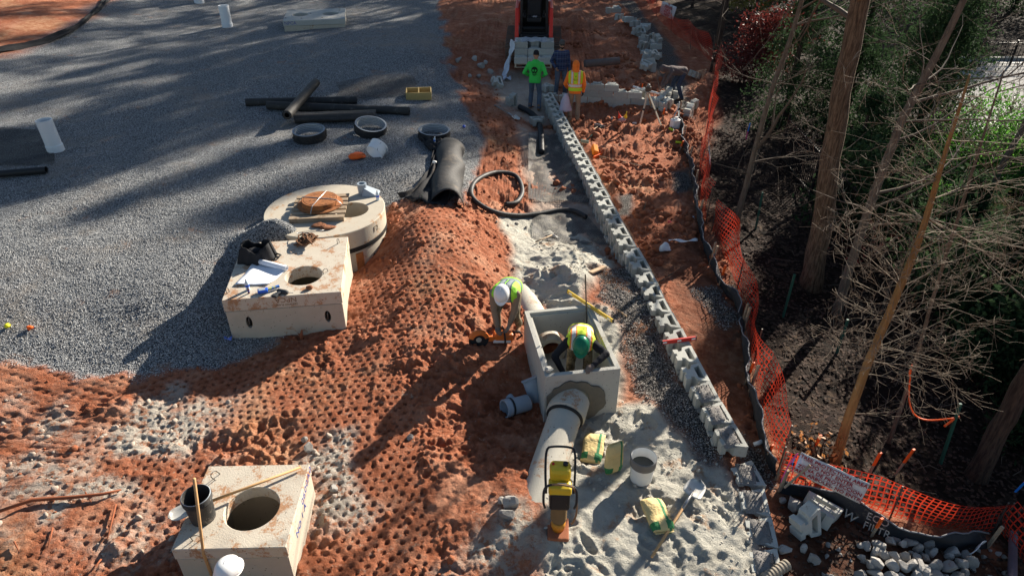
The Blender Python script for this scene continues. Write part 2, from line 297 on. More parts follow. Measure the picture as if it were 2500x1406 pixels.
# ------------------------------------------------------------ mesh helpers
class MB:
    def __init__(s): s.v, s.f = [], []
    def add(s, vs_, fs, M=None):
        o = len(s.v); s.v += [tuple(M @ Vector(v)) if M is not None else tuple(v) for v in vs_]; s.f += [tuple(i+o for i in f) for f in fs]; return s
    def box(s, c, d, rot=None, taper=1.0):
        x, y, z = d[0]/2, d[1]/2, d[2]/2; t = taper
        vs_ = [(-x,-y,-z),(x,-y,-z),(x,y,-z),(-x,y,-z),(-x*t,-y*t,z),(x*t,-y*t,z),(x*t,y*t,z),(-x*t,y*t,z)]
        M = Matrix.Translation(c) @ ((rot if isinstance(rot, Matrix) else Euler(rot).to_matrix().to_4x4()) if rot is not None else Matrix())
        return s.add(vs_, [(0,3,2,1),(4,5,6,7),(0,1,5,4),(1,2,6,5),(2,3,7,6),(3,0,4,7)], M)
    def bar(s, a, b, wd, ht, roll=0):
        a, b = Vector(a), Vector(b); d = b-a
        M = Matrix.Translation((a+b)/2) @ d.to_track_quat('X', 'Z').to_matrix().to_4x4() @ Matrix.Rotation(roll, 4, 'X')
        return s.box((0,0,0), (d.length, wd, ht), M)if False else s.add(*MB._bx(d.length, wd, ht), M)
    @staticmethod
    def _bx(l, w_, h_):
        x, y, z = l/2, w_/2, h_/2
        return ([(-x,-y,-z),(x,-y,-z),(x,y,-z),(-x,y,-z),(-x,-y,z),(x,-y,z),(x,y,z),(-x,y,z)], [(0,3,2,1),(4,5,6,7),(0,1,5,4),(1,2,6,5),(2,3,7,6),(3,0,4,7)])
    def tube(s, pts, r, seg=8, cap=True, closed=False):
        pts = [Vector(p) for p in pts]; n = len(pts); rs = r if isinstance(r, (list, tuple)) else [r]*n; o = len(s.v); up = None
        for i, p in enumerate(pts):
            if closed: d = pts[(i+1) % n]-pts[i-1]
            else: d = pts[min(i+1, n-1)]-pts[max(i-1, 0)]
            d = d.normalized() if d.length > 1e-9 else Vector((0,0,1))
            if up is None: up = d.orthogonal().normalized()
            up = (up-d*up.dot(d)); up = up.normalized() if up.length > 1e-6 else d.orthogonal().normalized()
            sd = d.cross(up)
            for k in range(seg):
                a = 2*math.pi*k/seg; s.v.append(tuple(p+(up*math.cos(a)+sd*math.sin(a))*rs[i]))
        for i in range(n if closed else n-1):
            j = (i+1) % n
            for k in range(seg): l = (k+1) % seg; s.f.append((o+i*seg+k, o+i*seg+l, o+j*seg+l, o+j*seg+k))
        if cap and not closed:
            s.f.append(tuple(o+k for k in reversed(range(seg)))); s.f.append(tuple(o+(n-1)*seg+k for k in range(seg)))
        return s
    def lathe(s, prof, seg=24, M=None, cap=True, a0=0, a1=2*math.pi):
        """profile of (radius, z) about local z; radius 0 ends close it"""
        full = abs(a1-a0-2*math.pi) < 1e-6; m = seg if full else seg+1; vs_, fs = [], []
        for r, z in prof:
            for k in range(m): a = a0+(a1-a0)*k/seg; vs_.append((r*math.cos(a), r*math.sin(a), z))
        for i in range(len(prof)-1):
            for k in range(seg): l = (k+1) % m; fs.append((i*m+k, i*m+l, (i+1)*m+l, (i+1)*m+k))
        if cap and full:
            if prof[0][0] > 1e-6: fs.append(tuple(reversed(range(m))))
            if prof[-1][0] > 1e-6: fs.append(tuple((len(prof)-1)*m+k for k in range(m)))
        return s.add(vs_, fs, M)
    def prism(s, poly, z0, z1, M=None):
        n = len(poly); vs_ = [(x, y, z0) for x, y in poly]+[(x, y, z1) for x, y in poly]
        fs = [tuple(reversed(range(n))), tuple(range(n, 2*n))]+[(i, (i+1) % n, n+(i+1) % n, n+i) for i in range(n)]
        return s.add(vs_, fs, M)
    def ell(s, c, r, rot=None, seg=14, rings=9):
        vs_, fs = [(0,0,-1)], []
        for i in range(1, rings):
            a = -math.pi/2+math.pi*i/rings
            for k in range(seg): b = 2*math.pi*k/seg; vs_.append((math.cos(a)*math.cos(b), math.cos(a)*math.sin(b), math.sin(a)))
        vs_.append((0,0,1)); L = len(vs_)-1
        for k in range(seg):
            fs.append((0, 1+(k+1) % seg, 1+k)); fs.append((L, L-seg+k, L-seg+(k+1) % seg))
            for i in range(rings-2): a = 1+i*seg; fs.append((a+k, a+(k+1) % seg, a+seg+(k+1) % seg, a+seg+k))
        r = (r, r, r) if not isinstance(r, (tuple, list)) else r
        M = Matrix.Translation(c) @ (Euler(rot).to_matrix().to_4x4() if rot is not None and not isinstance(rot, Matrix) else (rot or Matrix())) @ Matrix.Diagonal((*r, 1))
        return s.add(vs_, fs, M)
    def cone(s, a, b, ra, rb, seg=12, n=5):
        """round-ended tapering limb"""
        a, b = Vector(a), Vector(b); d = (b-a); L = d.length; q = d.to_track_quat('Z', 'Y').to_matrix().to_4x4()
        prof = [(0, -ra)]+[(ra*math.cos(t), ra*math.sin(t)) for t in [(-math.pi/2)*(1-k/n) for k in range(1, n)]]+[(ra, 0), (rb, L)]+[(rb*math.cos(t), L+rb*math.sin(t)) for t in [(math.pi/2)*k/n for k in range(1, n)]]+[(0, L+rb)]
        return s.lathe(prof, seg, Matrix.Translation(a) @ q, False)
    def sheet(s, grid):
        """grid[i][j] of points -> surface"""
        o = len(s.v); m = len(grid[0])
        for row in grid: s.v += [tuple(p) for p in row]
        for i in range(len(grid)-1):
            for j in range(m-1): a = o+i*m+j; s.f.append((a, a+1, a+m+1, a+m))
        return s
    def build(s, name, m, parent=None, smooth=False, bevel=0, solid=0, sub=0, loc=None, auto=None):
        me = bpy.data.meshes.new(name); me.from_pydata(s.v, [], s.f); me.update()
        return mk(name, me, m, parent, smooth, bevel, solid, sub, loc, auto)
def mk(name, me, m, parent=None, smooth=False, bevel=0, solid=0, sub=0, loc=None, auto=None):
    for x in (m if isinstance(m, (list, tuple)) else [m]):
        if x is not None: me.materials.append(x)
    o = bpy.data.objects.new(name, me); C.objects.link(o)
    if smooth or auto: me.polygons.foreach_set('use_smooth', np.ones(len(me.polygons), bool))
    if auto: sharpen(me, R(auto))
    if parent is not None: o.parent = parent
    if loc is not None: o.location = loc
    if solid: k = o.modifiers.new('thick', 'SOLIDIFY'); k.thickness = solid; k.offset = 0
    if bevel: k = o.modifiers.new('edge', 'BEVEL'); k.width = bevel; k.segments = 2; k.limit_method = 'ANGLE'; k.angle_limit = R(40)
    if sub: k = o.modifiers.new('smooth', 'SUBSURF'); k.levels = k.render_levels = sub
    return o
def sharpen(me, ang):
    bm = bmesh.new(); bm.from_mesh(me)
    for e in bm.edges:
        if len(e.link_faces) == 2 and e.calc_face_angle(0) > ang: e.smooth = False
    bm.to_mesh(me); bm.free()
def thing(name, label, cat, loc=(0,0,0), rot=(0,0,0), group=None):
    o = bpy.data.objects.new(name, None); C.objects.link(o); o.location = loc
    o.rotation_euler = rot if isinstance(rot, (tuple, list, Euler)) else (0, 0, rot); o.empty_display_size = .1
    return tag(o, label, cat, group)
def tag(o, label=None, cat=None, group=None, kind=None):
    for k, v in (('label', label), ('category', cat), ('group', group), ('kind', kind)):
        if v: o[k] = v
    return o
def copy_tree(o, parent=None):
    c = o.copy(); C.objects.link(c)
    if parent is not None: c.parent = parent
    for ch in list(o.children): copy_tree(ch, c)
    return c
def baked(o):
    """replace an object's mesh by what its modifiers make of it"""
    bpy.context.view_layer.update(); dg = bpy.context.evaluated_depsgraph_get()
    me = bpy.data.meshes.new_from_object(o.evaluated_get(dg), depsgraph=dg); o.modifiers.clear(); o.data = me; return o
def cut(o, mb, bevel=0):
    cme = bpy.data.meshes.new('cut'); cme.from_pydata(mb.v, [], mb.f); co = bpy.data.objects.new('cut', cme); C.objects.link(co); co.parent = o.parent
    k = o.modifiers.new('b', 'BOOLEAN'); k.operation = 'DIFFERENCE'; k.object = co; k.solver = 'EXACT'
    baked(o); bpy.data.objects.remove(co); bpy.data.meshes.remove(cme)
    if bevel: k = o.modifiers.new('edge', 'BEVEL'); k.width = bevel; k.segments = 1; k.limit_method = 'ANGLE'; k.angle_limit = R(50)
    return o
def remesh(o, vox, smooth=3, keep_mat=True):
    k = o.modifiers.new('r', 'REMESH'); k.mode = 'VOXEL'; k.voxel_size = vox; k.use_smooth_shade = True
    if smooth: k = o.modifiers.new('s', 'SMOOTH'); k.iterations = smooth; k.factor = .5
    ms = [m for m in o.data.materials]; baked(o)
    if not len(o.data.materials):
        for m in ms: o.data.materials.append(m)
    return o
def lettering(txt, size, M, m, parent, ext=.002, name='lettering', align='CENTER', space=1.0, bold=0.0):
    cu = bpy.data.curves.new('t', 'FONT'); cu.body = txt; cu.size = size; cu.align_x = align; cu.align_y = 'CENTER'; cu.extrude = ext; cu.resolution_u = 2; cu.space_character = space; cu.space_line = .95; cu.offset = bold
    to = bpy.data.objects.new('t', cu); C.objects.link(to); bpy.context.view_layer.update()
    me = bpy.data.meshes.new_from_object(to.evaluated_get(bpy.context.evaluated_depsgraph_get())); bpy.data.objects.remove(to); bpy.data.curves.remove(cu)
    me.transform(M); me.materials.clear(); return mk(name, me, m, parent)
def jitter(o, amp, sc=6, seed=0):
    me = o.data; co = np.empty(len(me.vertices)*3, np.float32); me.vertices.foreach_get('co', co); c = co.reshape(-1, 3).astype(float)
    d = np.stack([fbm(c[:, 0]+c[:, 2]*.7+k*9, c[:, 1]+c[:, 2]*.6-k*5, sc, 3, seed+k)-.5 for k in range(3)], -1); c += d*2*amp
    me.vertices.foreach_set('co', c.ravel().astype(np.float32)); me.update(); return o
def Rz(a): return Matrix.Rotation(a, 4, 'Z')
def Rx(a): return Matrix.Rotation(a, 4, 'X')
def Ry(a): return Matrix.Rotation(a, 4, 'Y')
def Tr(*v): return Matrix.Translation(v if len(v) == 3 else v[0])

# ------------------------------------------------------------ shared materials
m_conc = mat('precast_concrete', (.46, .41, .33), .85, .14, 4, .004, 60, (.34, .20, .11), .60, 2.2, pits=16)
m_conc_dirty = mat('muddy_concrete', (.54, .48, .39), .85, .14, 5, .006, 50, (.40, .22, .12), .50, 3.4, pits=16)
m_conc_grey = mat('grey_concrete', (.43, .42, .38), .85, .12, 6, .004, 70, (.30, .26, .20), .60, 3, pits=18)
m_conc_wet = mat('wet_mortar', (.14, .125, .10), .6, .2, 12, .008, 60)
m_block = mat('block_concrete', (.42, .42, .38), .92, .14, 16, .004, 130, (.30, .26, .20), .60, 5, rnd=.18)
m_pvc = mat('white_plastic_pipe', (.74, .76, .77), .4, .05, 3, 0, 1, (.5, .47, .42), .68, 6)
m_pvcg = mat('grey_plastic_pipe', (.30, .35, .40), .4, .06, 6, 0, 1, (.36, .33, .30), .62, 5)
m_black = mat('black_plastic', (.022, .023, .025), .5, .2, 8, .003, 30, (.09, .07, .055), .62, 5)
m_rubber = mat('black_rubber', (.02, .02, .02), .65, .2, 10, .003, 40, (.12, .10, .08), .6, 6)
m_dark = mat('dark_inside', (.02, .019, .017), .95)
m_rust = mat('rusty_iron', (.34, .13, .045), .8, .3, 10, .006, 50, (.16, .06, .025), .52, 8)
m_steel = mat('bare_steel', (.42, .42, .42), .4, .15, 10, 0, 1, (.25, .18, .13), .56, 8, metal=.8)
m_wire = mat('steel_wire', (.12, .11, .10), .5, metal=.7)
m_wood = mat('pale_handle_wood', (.56, .33, .15), .6, .18, 25)
m_plank = mat('weathered_wood', (.34, .26, .18), .85, .25, 18, .004, 40, (.20, .13, .08), .55, 6)
m_blue = mat('blue_plastic', (.02, .10, .55), .4)
m_white = mat('white_plastic', (.76, .76, .74), .45, .05, 6, 0, 1, (.45, .36, .28), .66, 8)
m_cloth_black = mat('black_filter_fabric', (.024, .024, .026), .9, .3, 3, .01, 14, (.08, .06, .045), .58, 2.2)
m_orange = mat('orange_plastic', (.82, .13, .02), .55, .12, 12)
m_yellow = mat('yellow_paint', (.62, .43, .02), .5, .1, 9, 0, 1, (.34, .17, .08), .60, 6)
m_ink = mat('stencil_ink', (.16, .12, .08), .9, .3, 30)
m_ink_blue = mat('blue_marker_ink', (.06, .08, .30), .9, .3, 30)
m_net = mat('black_plastic_grid', (.05, .047, .045), .6, .2, 6, 0, 1, (.12, .11, .10), .55, 3)

# ------------------------------------------------------------ precast square chamber with round opening (drawings lie on it)
def chamber(name, label, spec, top, lid_h, hole, hole_r, m_lid, m_body, depth=1.6, rag=.004):
    c, hx, hy, a = spec; t = thing(name, label, 'concrete box', (c.x, c.y, top), a)
    lid = MB().box((0, 0, -lid_h/2), (2*hx, 2*hy, lid_h)).build('lid', m_lid, t)
    cut(lid, MB().lathe([(hole_r*1.02, -lid_h-.1), (hole_r, .1)], 40, Tr(hole[0], hole[1], 0)), .008)
    b = .018; body = MB().box((0, 0, -lid_h-.012-depth/2), (2*hx-b, 2*hy-b, depth)).build('body', m_body, t)
    cut(body, MB().box((0, 0, -lid_h-depth/2+.1), (2*hx-.34, 2*hy-.34, depth+.1)), .01)
    fl = MB().box((0, 0, -lid_h-depth+.1), (2*hx-.36, 2*hy-.36, .05)).build('painted_shade_floor', m_dark, t)  # near-black floor paints the shade inside the box
    MB().box((0, 0, -lid_h-.006), (2*hx-.05, 2*hy-.05, .016)).build('joint_seal', m_rubber, t) if False else None
    return t, lid, body
t, lid, body = chamber('concrete_chamber', 'square tan concrete box with paper drawings and black bag lying on its lid', BOX_A, BOX_A_TOP, .225, (.28, -.34), .30, m_conc_dirty, m_conc)
hx = BOX_A[1]
for sx in (-.60, .66):
    ov = [(math.cos(k*math.pi/8)*.05, math.sin(k*math.pi/8)*.115) for k in range(16)]
    cut(body, MB().prism(ov, -.1, .14, Tr(sx, -hx, -.47) @ Rx(math.pi/2)))
    s_ = MB().prism([(x*.9, y*.9) for x, y in ov], -.075, -.065, Tr(sx, -hx, -.47) @ Rx(math.pi/2) ).build('pocket_shade', m_dark, t)  # dark plate paints the shade at the back of the recess
    MB().tube([(sx-.02, -hx+.03, -.55), (sx, -hx+.01, -.5), (sx, -hx+.02, -.42), (sx+.01, -hx+.05, -.38)], .012, 6).build('lifting_eye', m_wire, t, True)
lettering('NPCA', .13, Tr(.05, -hx-.001, -.075) @ Rx(math.pi/2) @ Rz(math.pi), mat('stencil_rust_ink', (.22, .13, .08), .9, .3, 30), t, .0015)
lettering('CERTIFIED PLANT', .045, Tr(.05, -hx-.001, -.165) @ Rx(math.pi/2) @ Rz(math.pi), m_ink, t, .0015)
def loop(t, x, y, r=.06, turn=0, lean=.3, hgt=.11):
    c, s_ = math.cos(turn), math.sin(turn)
    pts = [(x+c*r*q, y+s_*r*q-lean*hz, hz) for q, hz in ((-.5, -.02), (-.5, hgt*.7), (-.3, hgt), (.3, hgt), (.5, hgt*.7), (.5, -.02))]
    MB().tube(pts, .006, 5).build('lifting_loop', m_wire, t, True)
loop(t, -.87, -.72, .06, 1.2); loop(t, .64, -.30, .10, .9, .6); loop(t, .78, .70, .05, 1.0)
# ------------------------------------------------------------ lower chamber with the bucket on it
t, lid, body = chamber('concrete_chamber', 'small concrete box with black bucket, shovel and wooden handle on its muddy lid', BOX_B, BOX_B_TOP, .17, (.10, -.06), .305, m_conc_dirty, m_conc)
loop(t, -.45, .42, .10, 1.3, .5, .16); loop(t, -.38, -.48, .09, .2, .2, .10)
for row, (tx, y0, z0) in enumerate((('NO 1 A', .06, -.17), ('0600A0', .34, -.09), ('A1', -.42, -.26))):
    lettering(tx, .15 if row < 2 else .10, Tr(BOX_B[1]+.0012 if row != 2 else BOX_B[1]+.0012, y0, z0) @ Rz(math.pi/2) @ Rx(math.pi/2) @ Rz(R(8)), m_ink_blue, t, .001, space=1.1) if row == 1 else None
lettering('NO 1 A', .13, Tr(BOX_B[1]-.007, -.02, -.27) @ Rz(math.pi/2) @ Rx(math.pi/2), m_ink_blue, t, .0015, space=1.1)
lettering('SITE', .09, Tr(BOX_B[1]-.007, -.40, -.30) @ Rz(math.pi/2) @ Rx(math.pi/2), m_ink_blue, t, .0015) if False else None

# ------------------------------------------------------------ round chamber
rc, rr = ROUND
t = thing('round_chamber', 'round concrete chamber with eccentric opening, black joint band and a pallet on top', 'concrete chamber', (rc.x, rc.y, ROUND_TOP), 0)
top = MB().lathe([(rr-.012, -.36), (rr, -.345), (rr, -.012), (rr-.012, 0)], 72).build('lid', mat('chamber_lid', (.50, .445, .355), .85, .12, 4, .003, 60, (.42, .23, .11), .55, 2.4), t, auto=35)
HOLE = (.53, -.02); cut(top, MB().lathe([(.335, -.6), (.33, .2)], 40, Tr(HOLE[0], HOLE[1], 0)))
base = MB().lathe([(rr-.015, -1.9), (rr-.015, -.44)], 72).build('body', m_conc, t, auto=35); cut(base, MB().lathe([(rr-.2, -1.8), (rr-.2, 1)], 48))
MB().lathe([(rr-.2, -1.75), (rr-.2, -1.7)], 32).build('painted_shade_floor', m_dark, t)  # near-black too, shade of the interior put into the colour
MB().lathe([(rr-.03, -.445), (rr+.004, -.44), (rr+.006, -.36), (rr-.03, -.355)], 72, cap=False).build('joint_band', m_rubber, t, auto=35)
for az in (R(-48),):
    M = Rz(az) @ Tr(rr-.012, 0, 0); MB().box((.012, 0, -.74), (.03, .15, .5)).add([], []).build('steel_clip', m_rust, t).matrix_local = M @ Tr(0, 0, 0)
for az, z in ((R(-30), -.78), (R(-95), -.8)):
    o = MB().prism([(math.cos(k*math.pi/8)*.05, math.sin(k*math.pi/8)*.12) for k in range(16)], -.004, .004).build('pocket_shade', m_dark, t); o.matrix_local = Rz(az) @ Tr(rr-.012, 0, z) @ Rz(math.pi/2) @ Rx(math.pi/2)  # flat dark ovals, shade of a pocket painted with no recess cut
lettering('F2', .16, Rz(R(-24)) @ Tr(rr+.002, 0, -.17) @ Rz(math.pi/2) @ Rx(math.pi/2), m_ink, t, .0015)
# pallet and strapped manhole cover on top
pc = Vector((rc.x, rc.y, ROUND_TOP)); pz = ROUND_TOP
t = thing('wooden_pallet', 'small grey wooden pallet on round chamber, under rusty manhole cover', 'pallet', pc+Vector((-.08, -.05, 0)), R(6))
for k in range(3): MB().box((0, -.46+k*.46, .045), (1.02, .09, .07)).build('stringer', m_plank, t, bevel=.004)
for k in range(6): MB().box((0+.01*(k % 2), -.46+k*.184, .091), (1.04, .12, .018), (0, 0, .01*(k % 3-1))).build('deck_board', m_plank, t, bevel=.003)
for k in (0, 2): MB().box((0, -.46+k*.46, .006), (1.02, .10, .012)).build('bottom_board', m_plank, t)
t = thing('manhole_cover', 'rusty iron manhole frame and cover strapped on a pallet', 'manhole cover', pc+Vector((-.08, .02, .101)), R(20))
MB().lathe([(.43, 0), (.44, .02), (.36, .035), (.355, .1), (.30, .105)], 56, cap=True).build('frame', m_rust, t, auto=30)
MB().lathe([(.345, .10), (.35, .115), (.34, .125), (.31, .122), (.305, .128), (0, .13)], 56).build('cover', m_rust, t, auto=30)
lettering('SANITARY', .095, Tr(.02, -.05, .131), mat('rust_letters', (.42, .20, .10), .8), t, .003)
for k in range(6): MB().lathe([(.018, .127), (.018, .131), (0, .132)], 8, Tr(.24*math.cos(k*math.pi/3+.4), .24*math.sin(k*math.pi/3+.4), 0)).build('bolt', m_rust, t)
for a in (0, math.pi/2): MB().tube([(-.47, 0, -.05), (-.44, 0, .05), (-.345, 0, .13), (0, 0, .137), (.345, 0, .13), (.44, 0, .05), (.47, 0, -.05)], .008, 5).build('strap', m_steel, t, True).rotation_euler = (0, 0, a+R(60))
# grey plastic elbow and water bottle on the lid
t = thing('pipe_boot', 'grey plastic pipe boot standing behind the manhole pallet', 'pipe fitting', Vector((rc.x+.62, rc.y+.72, ROUND_TOP)), 0)
MB().lathe([(.085, 0), (.095, .16), (.095, .23), (.065, .23), (.06, .1), (0, .09)], 24).build('socket', m_pvcg, t, auto=35)
MB().add([(.05, -.09, .16), (.05, .09, .16), (.34, .16, .0), (.34, -.16, .0), (.0, -.16, 0), (.0, .16, 0)], [(0, 1, 2, 3), (0, 3, 4), (1, 5, 2), (4, 3, 2, 5), (0, 4, 5, 1)]).build('flange', m_pvcg, t, bevel=.01)
m_bottle = mat('clear_blue_bottle', (.55, .68, .80), .15, .1, 9, spec=.5)
def bottle(label, loc, lean=0, s=1.0, cap=None, m=None):
    t = thing('water_bottle', label, 'bottle', loc, (lean, lean*.4, .5))
    MB().lathe([(r*s, z*s) for r, z in ((.03, 0), (.034, .01), (.032, .06), (.034, .12), (.03, .15), (.014, .18), (.014, .195))], 16).build('body', m or m_bottle, t, True)
    MB().lathe([(.016*s, .193*s), (.016*s, .215*s)], 12).build('cap', cap or m_white, t); MB().lathe([(.0345*s, .07*s), (.0345*s, .11*s)], 16, cap=False).build('wrapper', m_blue, t, True)
bottle('clear water bottle with blue wrapper on round concrete chamber', Vector((rc.x+.98, rc.y+.42, ROUND_TOP)))

# ------------------------------------------------------------ open vault with the worker inside
c, hx, hy, a = VAULT; vt = thing('concrete_vault', 'open-topped concrete vault with worker standing inside it', 'concrete vault', (c.x, c.y, VAULT_TOP), a)
dep = .95; th = .105
vb = MB().box((0, 0, -dep/2), (2*hx, 2*hy, dep)).build('wall', m_conc_grey, vt)
cut(vb, MB().box((0, 0, .2-dep/2+.05), (2*hx-2*th, 2*hy-2*th, dep+.2)))
cut(vb, MB().box((0, 0, .0), (2*hx-2*th+.07, 2*hy-2*th+.07, .09)))
PX = -.15; cut(vb, MB().lathe([(.29, -.3), (.29, .3)], 36, Tr(PX, hy, -.66) @ Rx(math.pi/2)))
cut(vb, MB().lathe([(.29, -.3), (.29, .3)], 36, Tr(-.14, -hy, -.52) @ Rx(math.pi/2)), .006)
random.seed(3)
pl = [(math.cos(k*2*math.pi/30)*(.38+.05*random.random()+(.10 if 22 < k or k < 4 else 0)), math.sin(k*2*math.pi/30)*(.36+.06*random.random())) for k in range(30)]
pl = [(max(x, -.38), min(y, .46)) for x, y in pl]
o = MB().prism(pl, -.012, .03, Tr(-.14, -hy, -.52) @ Rx(math.pi/2)).build('mortar_patch', m_conc_wet, vt); cut(o, MB().lathe([(.25, -.3), (.25, .3)], 30, Tr(-.14, -hy, -.52) @ Rx(math.pi/2))); tag(o, 'dark wet mortar smeared round the pipe')
o = MB().ell((-.47, -.70, .03), (.07, .06, .04), (0, .2, .4), 7, 5).build('mortar_lump', m_conc_grey, vt); jitter(o, .02, 20)
VM = Tr(c.x, c.y, VAULT_TOP) @ Rz(a)
# the pipe running toward the wood-side trench, built in site coordinates
def run_pipe(label, a, b, r, bell_at=None, gasket=True, group=None, muddy=m_conc):
    a, b = Vector(a), Vector(b); L = (b-a).length; t = thing('drain_pipe', label, 'pipe', a, (b-a).to_track_quat('Z', 'Y').to_euler(), group)
    o = MB().lathe([(r-.06, 0), (r, 0), (r, L), (r-.06, L)], 48, cap=False).build('barrel', muddy, t, auto=40)
    MB().lathe([(r-.06, L), (r-.06, 0)], 48, cap=False).build('inner_wall', m_conc_grey, t, True)
    if bell_at is not None:
        z0, z1 = bell_at; MB().lathe([(r+.002, z0-.02), (r+.045, z0), (r+.05, z1-.02), (r+.03, z1), (r+.002, z1+.01)], 48, cap=False).build('bell', muddy, t, auto=40)
        if gasket: MB().lathe([(r+.001, z1-.005), (r+.03, z1+.004), (r+.034, z1+.02), (r+.025, z1+.035), (r+.001, z1+.04)], 48, cap=False).build('gasket', m_rubber, t, True)
    return t
m_pipe = mat('concrete_pipe', (.47, .44, .37), .8, .14, 4, .004, 50, (.40, .24, .15), .54, 2.6, pits=14)
pA = VM @ Vector((-.14, -hy+.06, -.52)); pB = P(1282, 1310, -.06)
run_pipe('pale concrete pipe leaving vault past the yellow rammer', pA, pB, .235, (.02, .34), muddy=m_pipe)
qA = VM @ Vector((PX, hy-.30, -.66)); qB = P(1228, 632, -.22)
run_pipe('half-buried concrete pipe running into back of vault', qA, qB, .245, None, False, muddy=m_pipe)

# ------------------------------------------------------------ two-hole slab far on the gravel
sl = [P(690, 76, .95), P(838, 70, .95)]; z_s = .8
fl_, fr_ = P(690, 52, 1.22), P(842, 46, 1.22); ctr = (fl_+fr_)/2; wdt = (fr_-fl_).length; an = math.atan2((fr_-fl_).y, (fr_-fl_).x)
t = thing('concrete_cover_slab', 'flat concrete cover slab with two round holes lying on gravel', 'concrete slab', ctr, an); dp_ = wdt*.85
o = MB().box((0, dp_/2, -.10), (wdt, dp_, .20)).build('slab', m_conc_grey, t)
cut(o, MB().lathe([(.31, -.3), (.31, .3)], 32, Tr(-.58, dp_*.53, 0))); cut(o, MB().lathe([(.31, -.3), (.31, .3)], 32, Tr(.60, dp_*.53, 0)), .01)
o = MB().box((0, dp_/2, -.34), (wdt-.03, dp_-.03, .27)).build('lower_slab', m_conc, t); cut(o, MB().lathe([(.36, -.8), (.36, .3)], 32, Tr(-.58, dp_*.53, 0))); cut(o, MB().lathe([(.36, -.8), (.36, .3)], 32, Tr(.60, dp_*.53, 0)), .01); [MB().lathe([(.35, -.46), (.35, -.45)], 24, Tr(x_, dp_*.53, 0)).build('painted_shade_floor', m_dark, t) for x_ in (-.58, .60)]  # black discs under the holes paint their shade
lettering('NPCA', .17, Tr(-wdt*.385, -.001, -.10) @ Rx(math.pi/2), m_ink_blue, t, .0015)
loop(t, .95, dp_*.75, .10, 1.2, .2, .16)
for x, y in ((-1.1, .5), (-.5, .35), (.3, .3), (-.2, 1.2)): MB().lathe([(.03, 0), (.03, .01)], 8, Tr(x, y, 0)).build('lifting_insert', m_dark, t)

# ------------------------------------------------------------ segmental wall blocks
def block_mesh(h=.2, ln=.445, dp=.34):
    """hollow block: broad face at +x, web and tail at -x, laid along y"""
    f = dp*.5; t = ln/2
    outer = [(f, -t), (f, t), (f-.035, t), (f-.17, t*.80), (f-.20, t*.42), (-f+.085, t*.36), (-f+.08, t*.62), (-f, t*.62), (-f, t*.14), (-f+.035, t*.12), (-f+.035, -t*.12), (-f, -t*.14), (-f, -t*.62), (-f+.08, -t*.62), (-f+.085, -t*.36), (f-.20, -t*.42), (f-.17, -t*.80), (f-.035, -t)]
    mb = MB().prism(outer, 0, h-.003); me = bpy.data.meshes.new('block'); me.from_pydata(mb.v, [], mb.f); me.update()
    o = bpy.data.objects.new('tmp', me); C.objects.link(o)
    core = [(f-.055, -t*.70), (f-.055, t*.70), (f-.145, t*.52), (f-.145, -t*.52)]
    cut(o, MB().prism(core, -.1, h+.1)); 
    k = o.modifiers.new('e', 'BEVEL'); k.width = .006; k.segments = 1; k.limit_method = 'ANGLE'; k.angle_limit = R(50); baked(o)
    me = o.data; me.name = 'wall_block'; me.materials.clear(); me.materials.append(m_block); bpy.data.objects.remove(o); return me
BLK = block_mesh(); BLK_H = .2
m_spill = mat('crushed_stone_fill', (.24, .225, .21), .95, .5, 60, .02, 45)
random.seed(11)
TOPW = .30
wall_px = [(1338, 232), (1380, 310), (1428, 400), (1470, 480), (1512, 560), (1560, 645), (1602, 730), (1640, 800), (1672, 865), (1705, 925), (1745, 1000), (1792, 1085)]
wline = [P(u, v, TOPW) for u, v in wall_px]
def resample(pts, step, smooth=True):
    """points at even spacing along a smooth line through pts"""
    q = []
    for i in range(len(pts)-1):
        p0, p1, p2, p3 = pts[max(i-1, 0)], pts[i], pts[i+1], pts[min(i+2, len(pts)-1)]
        for k in range(20):
            s = k/20; q.append(.5*((2*p1)+(p2-p0)*s+(2*p0-5*p1+4*p2-p3)*s*s+(3*p1-p0-3*p2+p3)*s**3) if smooth else p1.lerp(p2, s))
    q.append(pts[-1]); r = [q[0]]; acc = 0
    for a, b in zip(q[:-1], q[1:]):
        L = (b-a).length; d = step-acc
        while d <= L: r.append(a.lerp(b, d/L)); d += step
        acc = L-(d-step)
    return r
wall = thing('retaining_wall', 'long curving dry-stacked wall of hollow grey concrete blocks', 'block wall', wline[0]*1.0); W0 = Vector(wall.location)
tops = resample(wline, .457)
def place_block(parent, p, d, z, org, jit=.011, tilt=.008):
    o = bpy.data.objects.new('block', BLK); C.objects.link(o); o.parent = parent
    o.location = (p.x-org.x+random.uniform(-jit, jit), p.y-org.y+random.uniform(-jit, jit), z-org.z); o.rotation_euler = (random.uniform(-tilt, tilt), random.uniform(-tilt, tilt), math.atan2(d.y, d.x)+math.pi/2+random.uniform(-.025, .025)); return o
filled = []; FILLS = []
for i, p in enumerate(tops):
    d = (tops[min(i+1, len(tops)-1)]-tops[max(i-1, 0)]).normalized()
    b = place_block(wall, p, d, TOPW-BLK_H, W0)
    if p.y < 7.9: filled.append((p, d))
    nrm = Vector((-d.y, d.x, 0)); q = p+d*.228
    if i < len(tops)-1: place_block(wall, q+nrm*-.012 if nrm.x < 0 else q+nrm*.012, d, TOPW-2*BLK_H, W0)
    if i < len(tops)-1: place_block(wall, p, d, TOPW-3*BLK_H, W0) if p.y > 9.5 else None
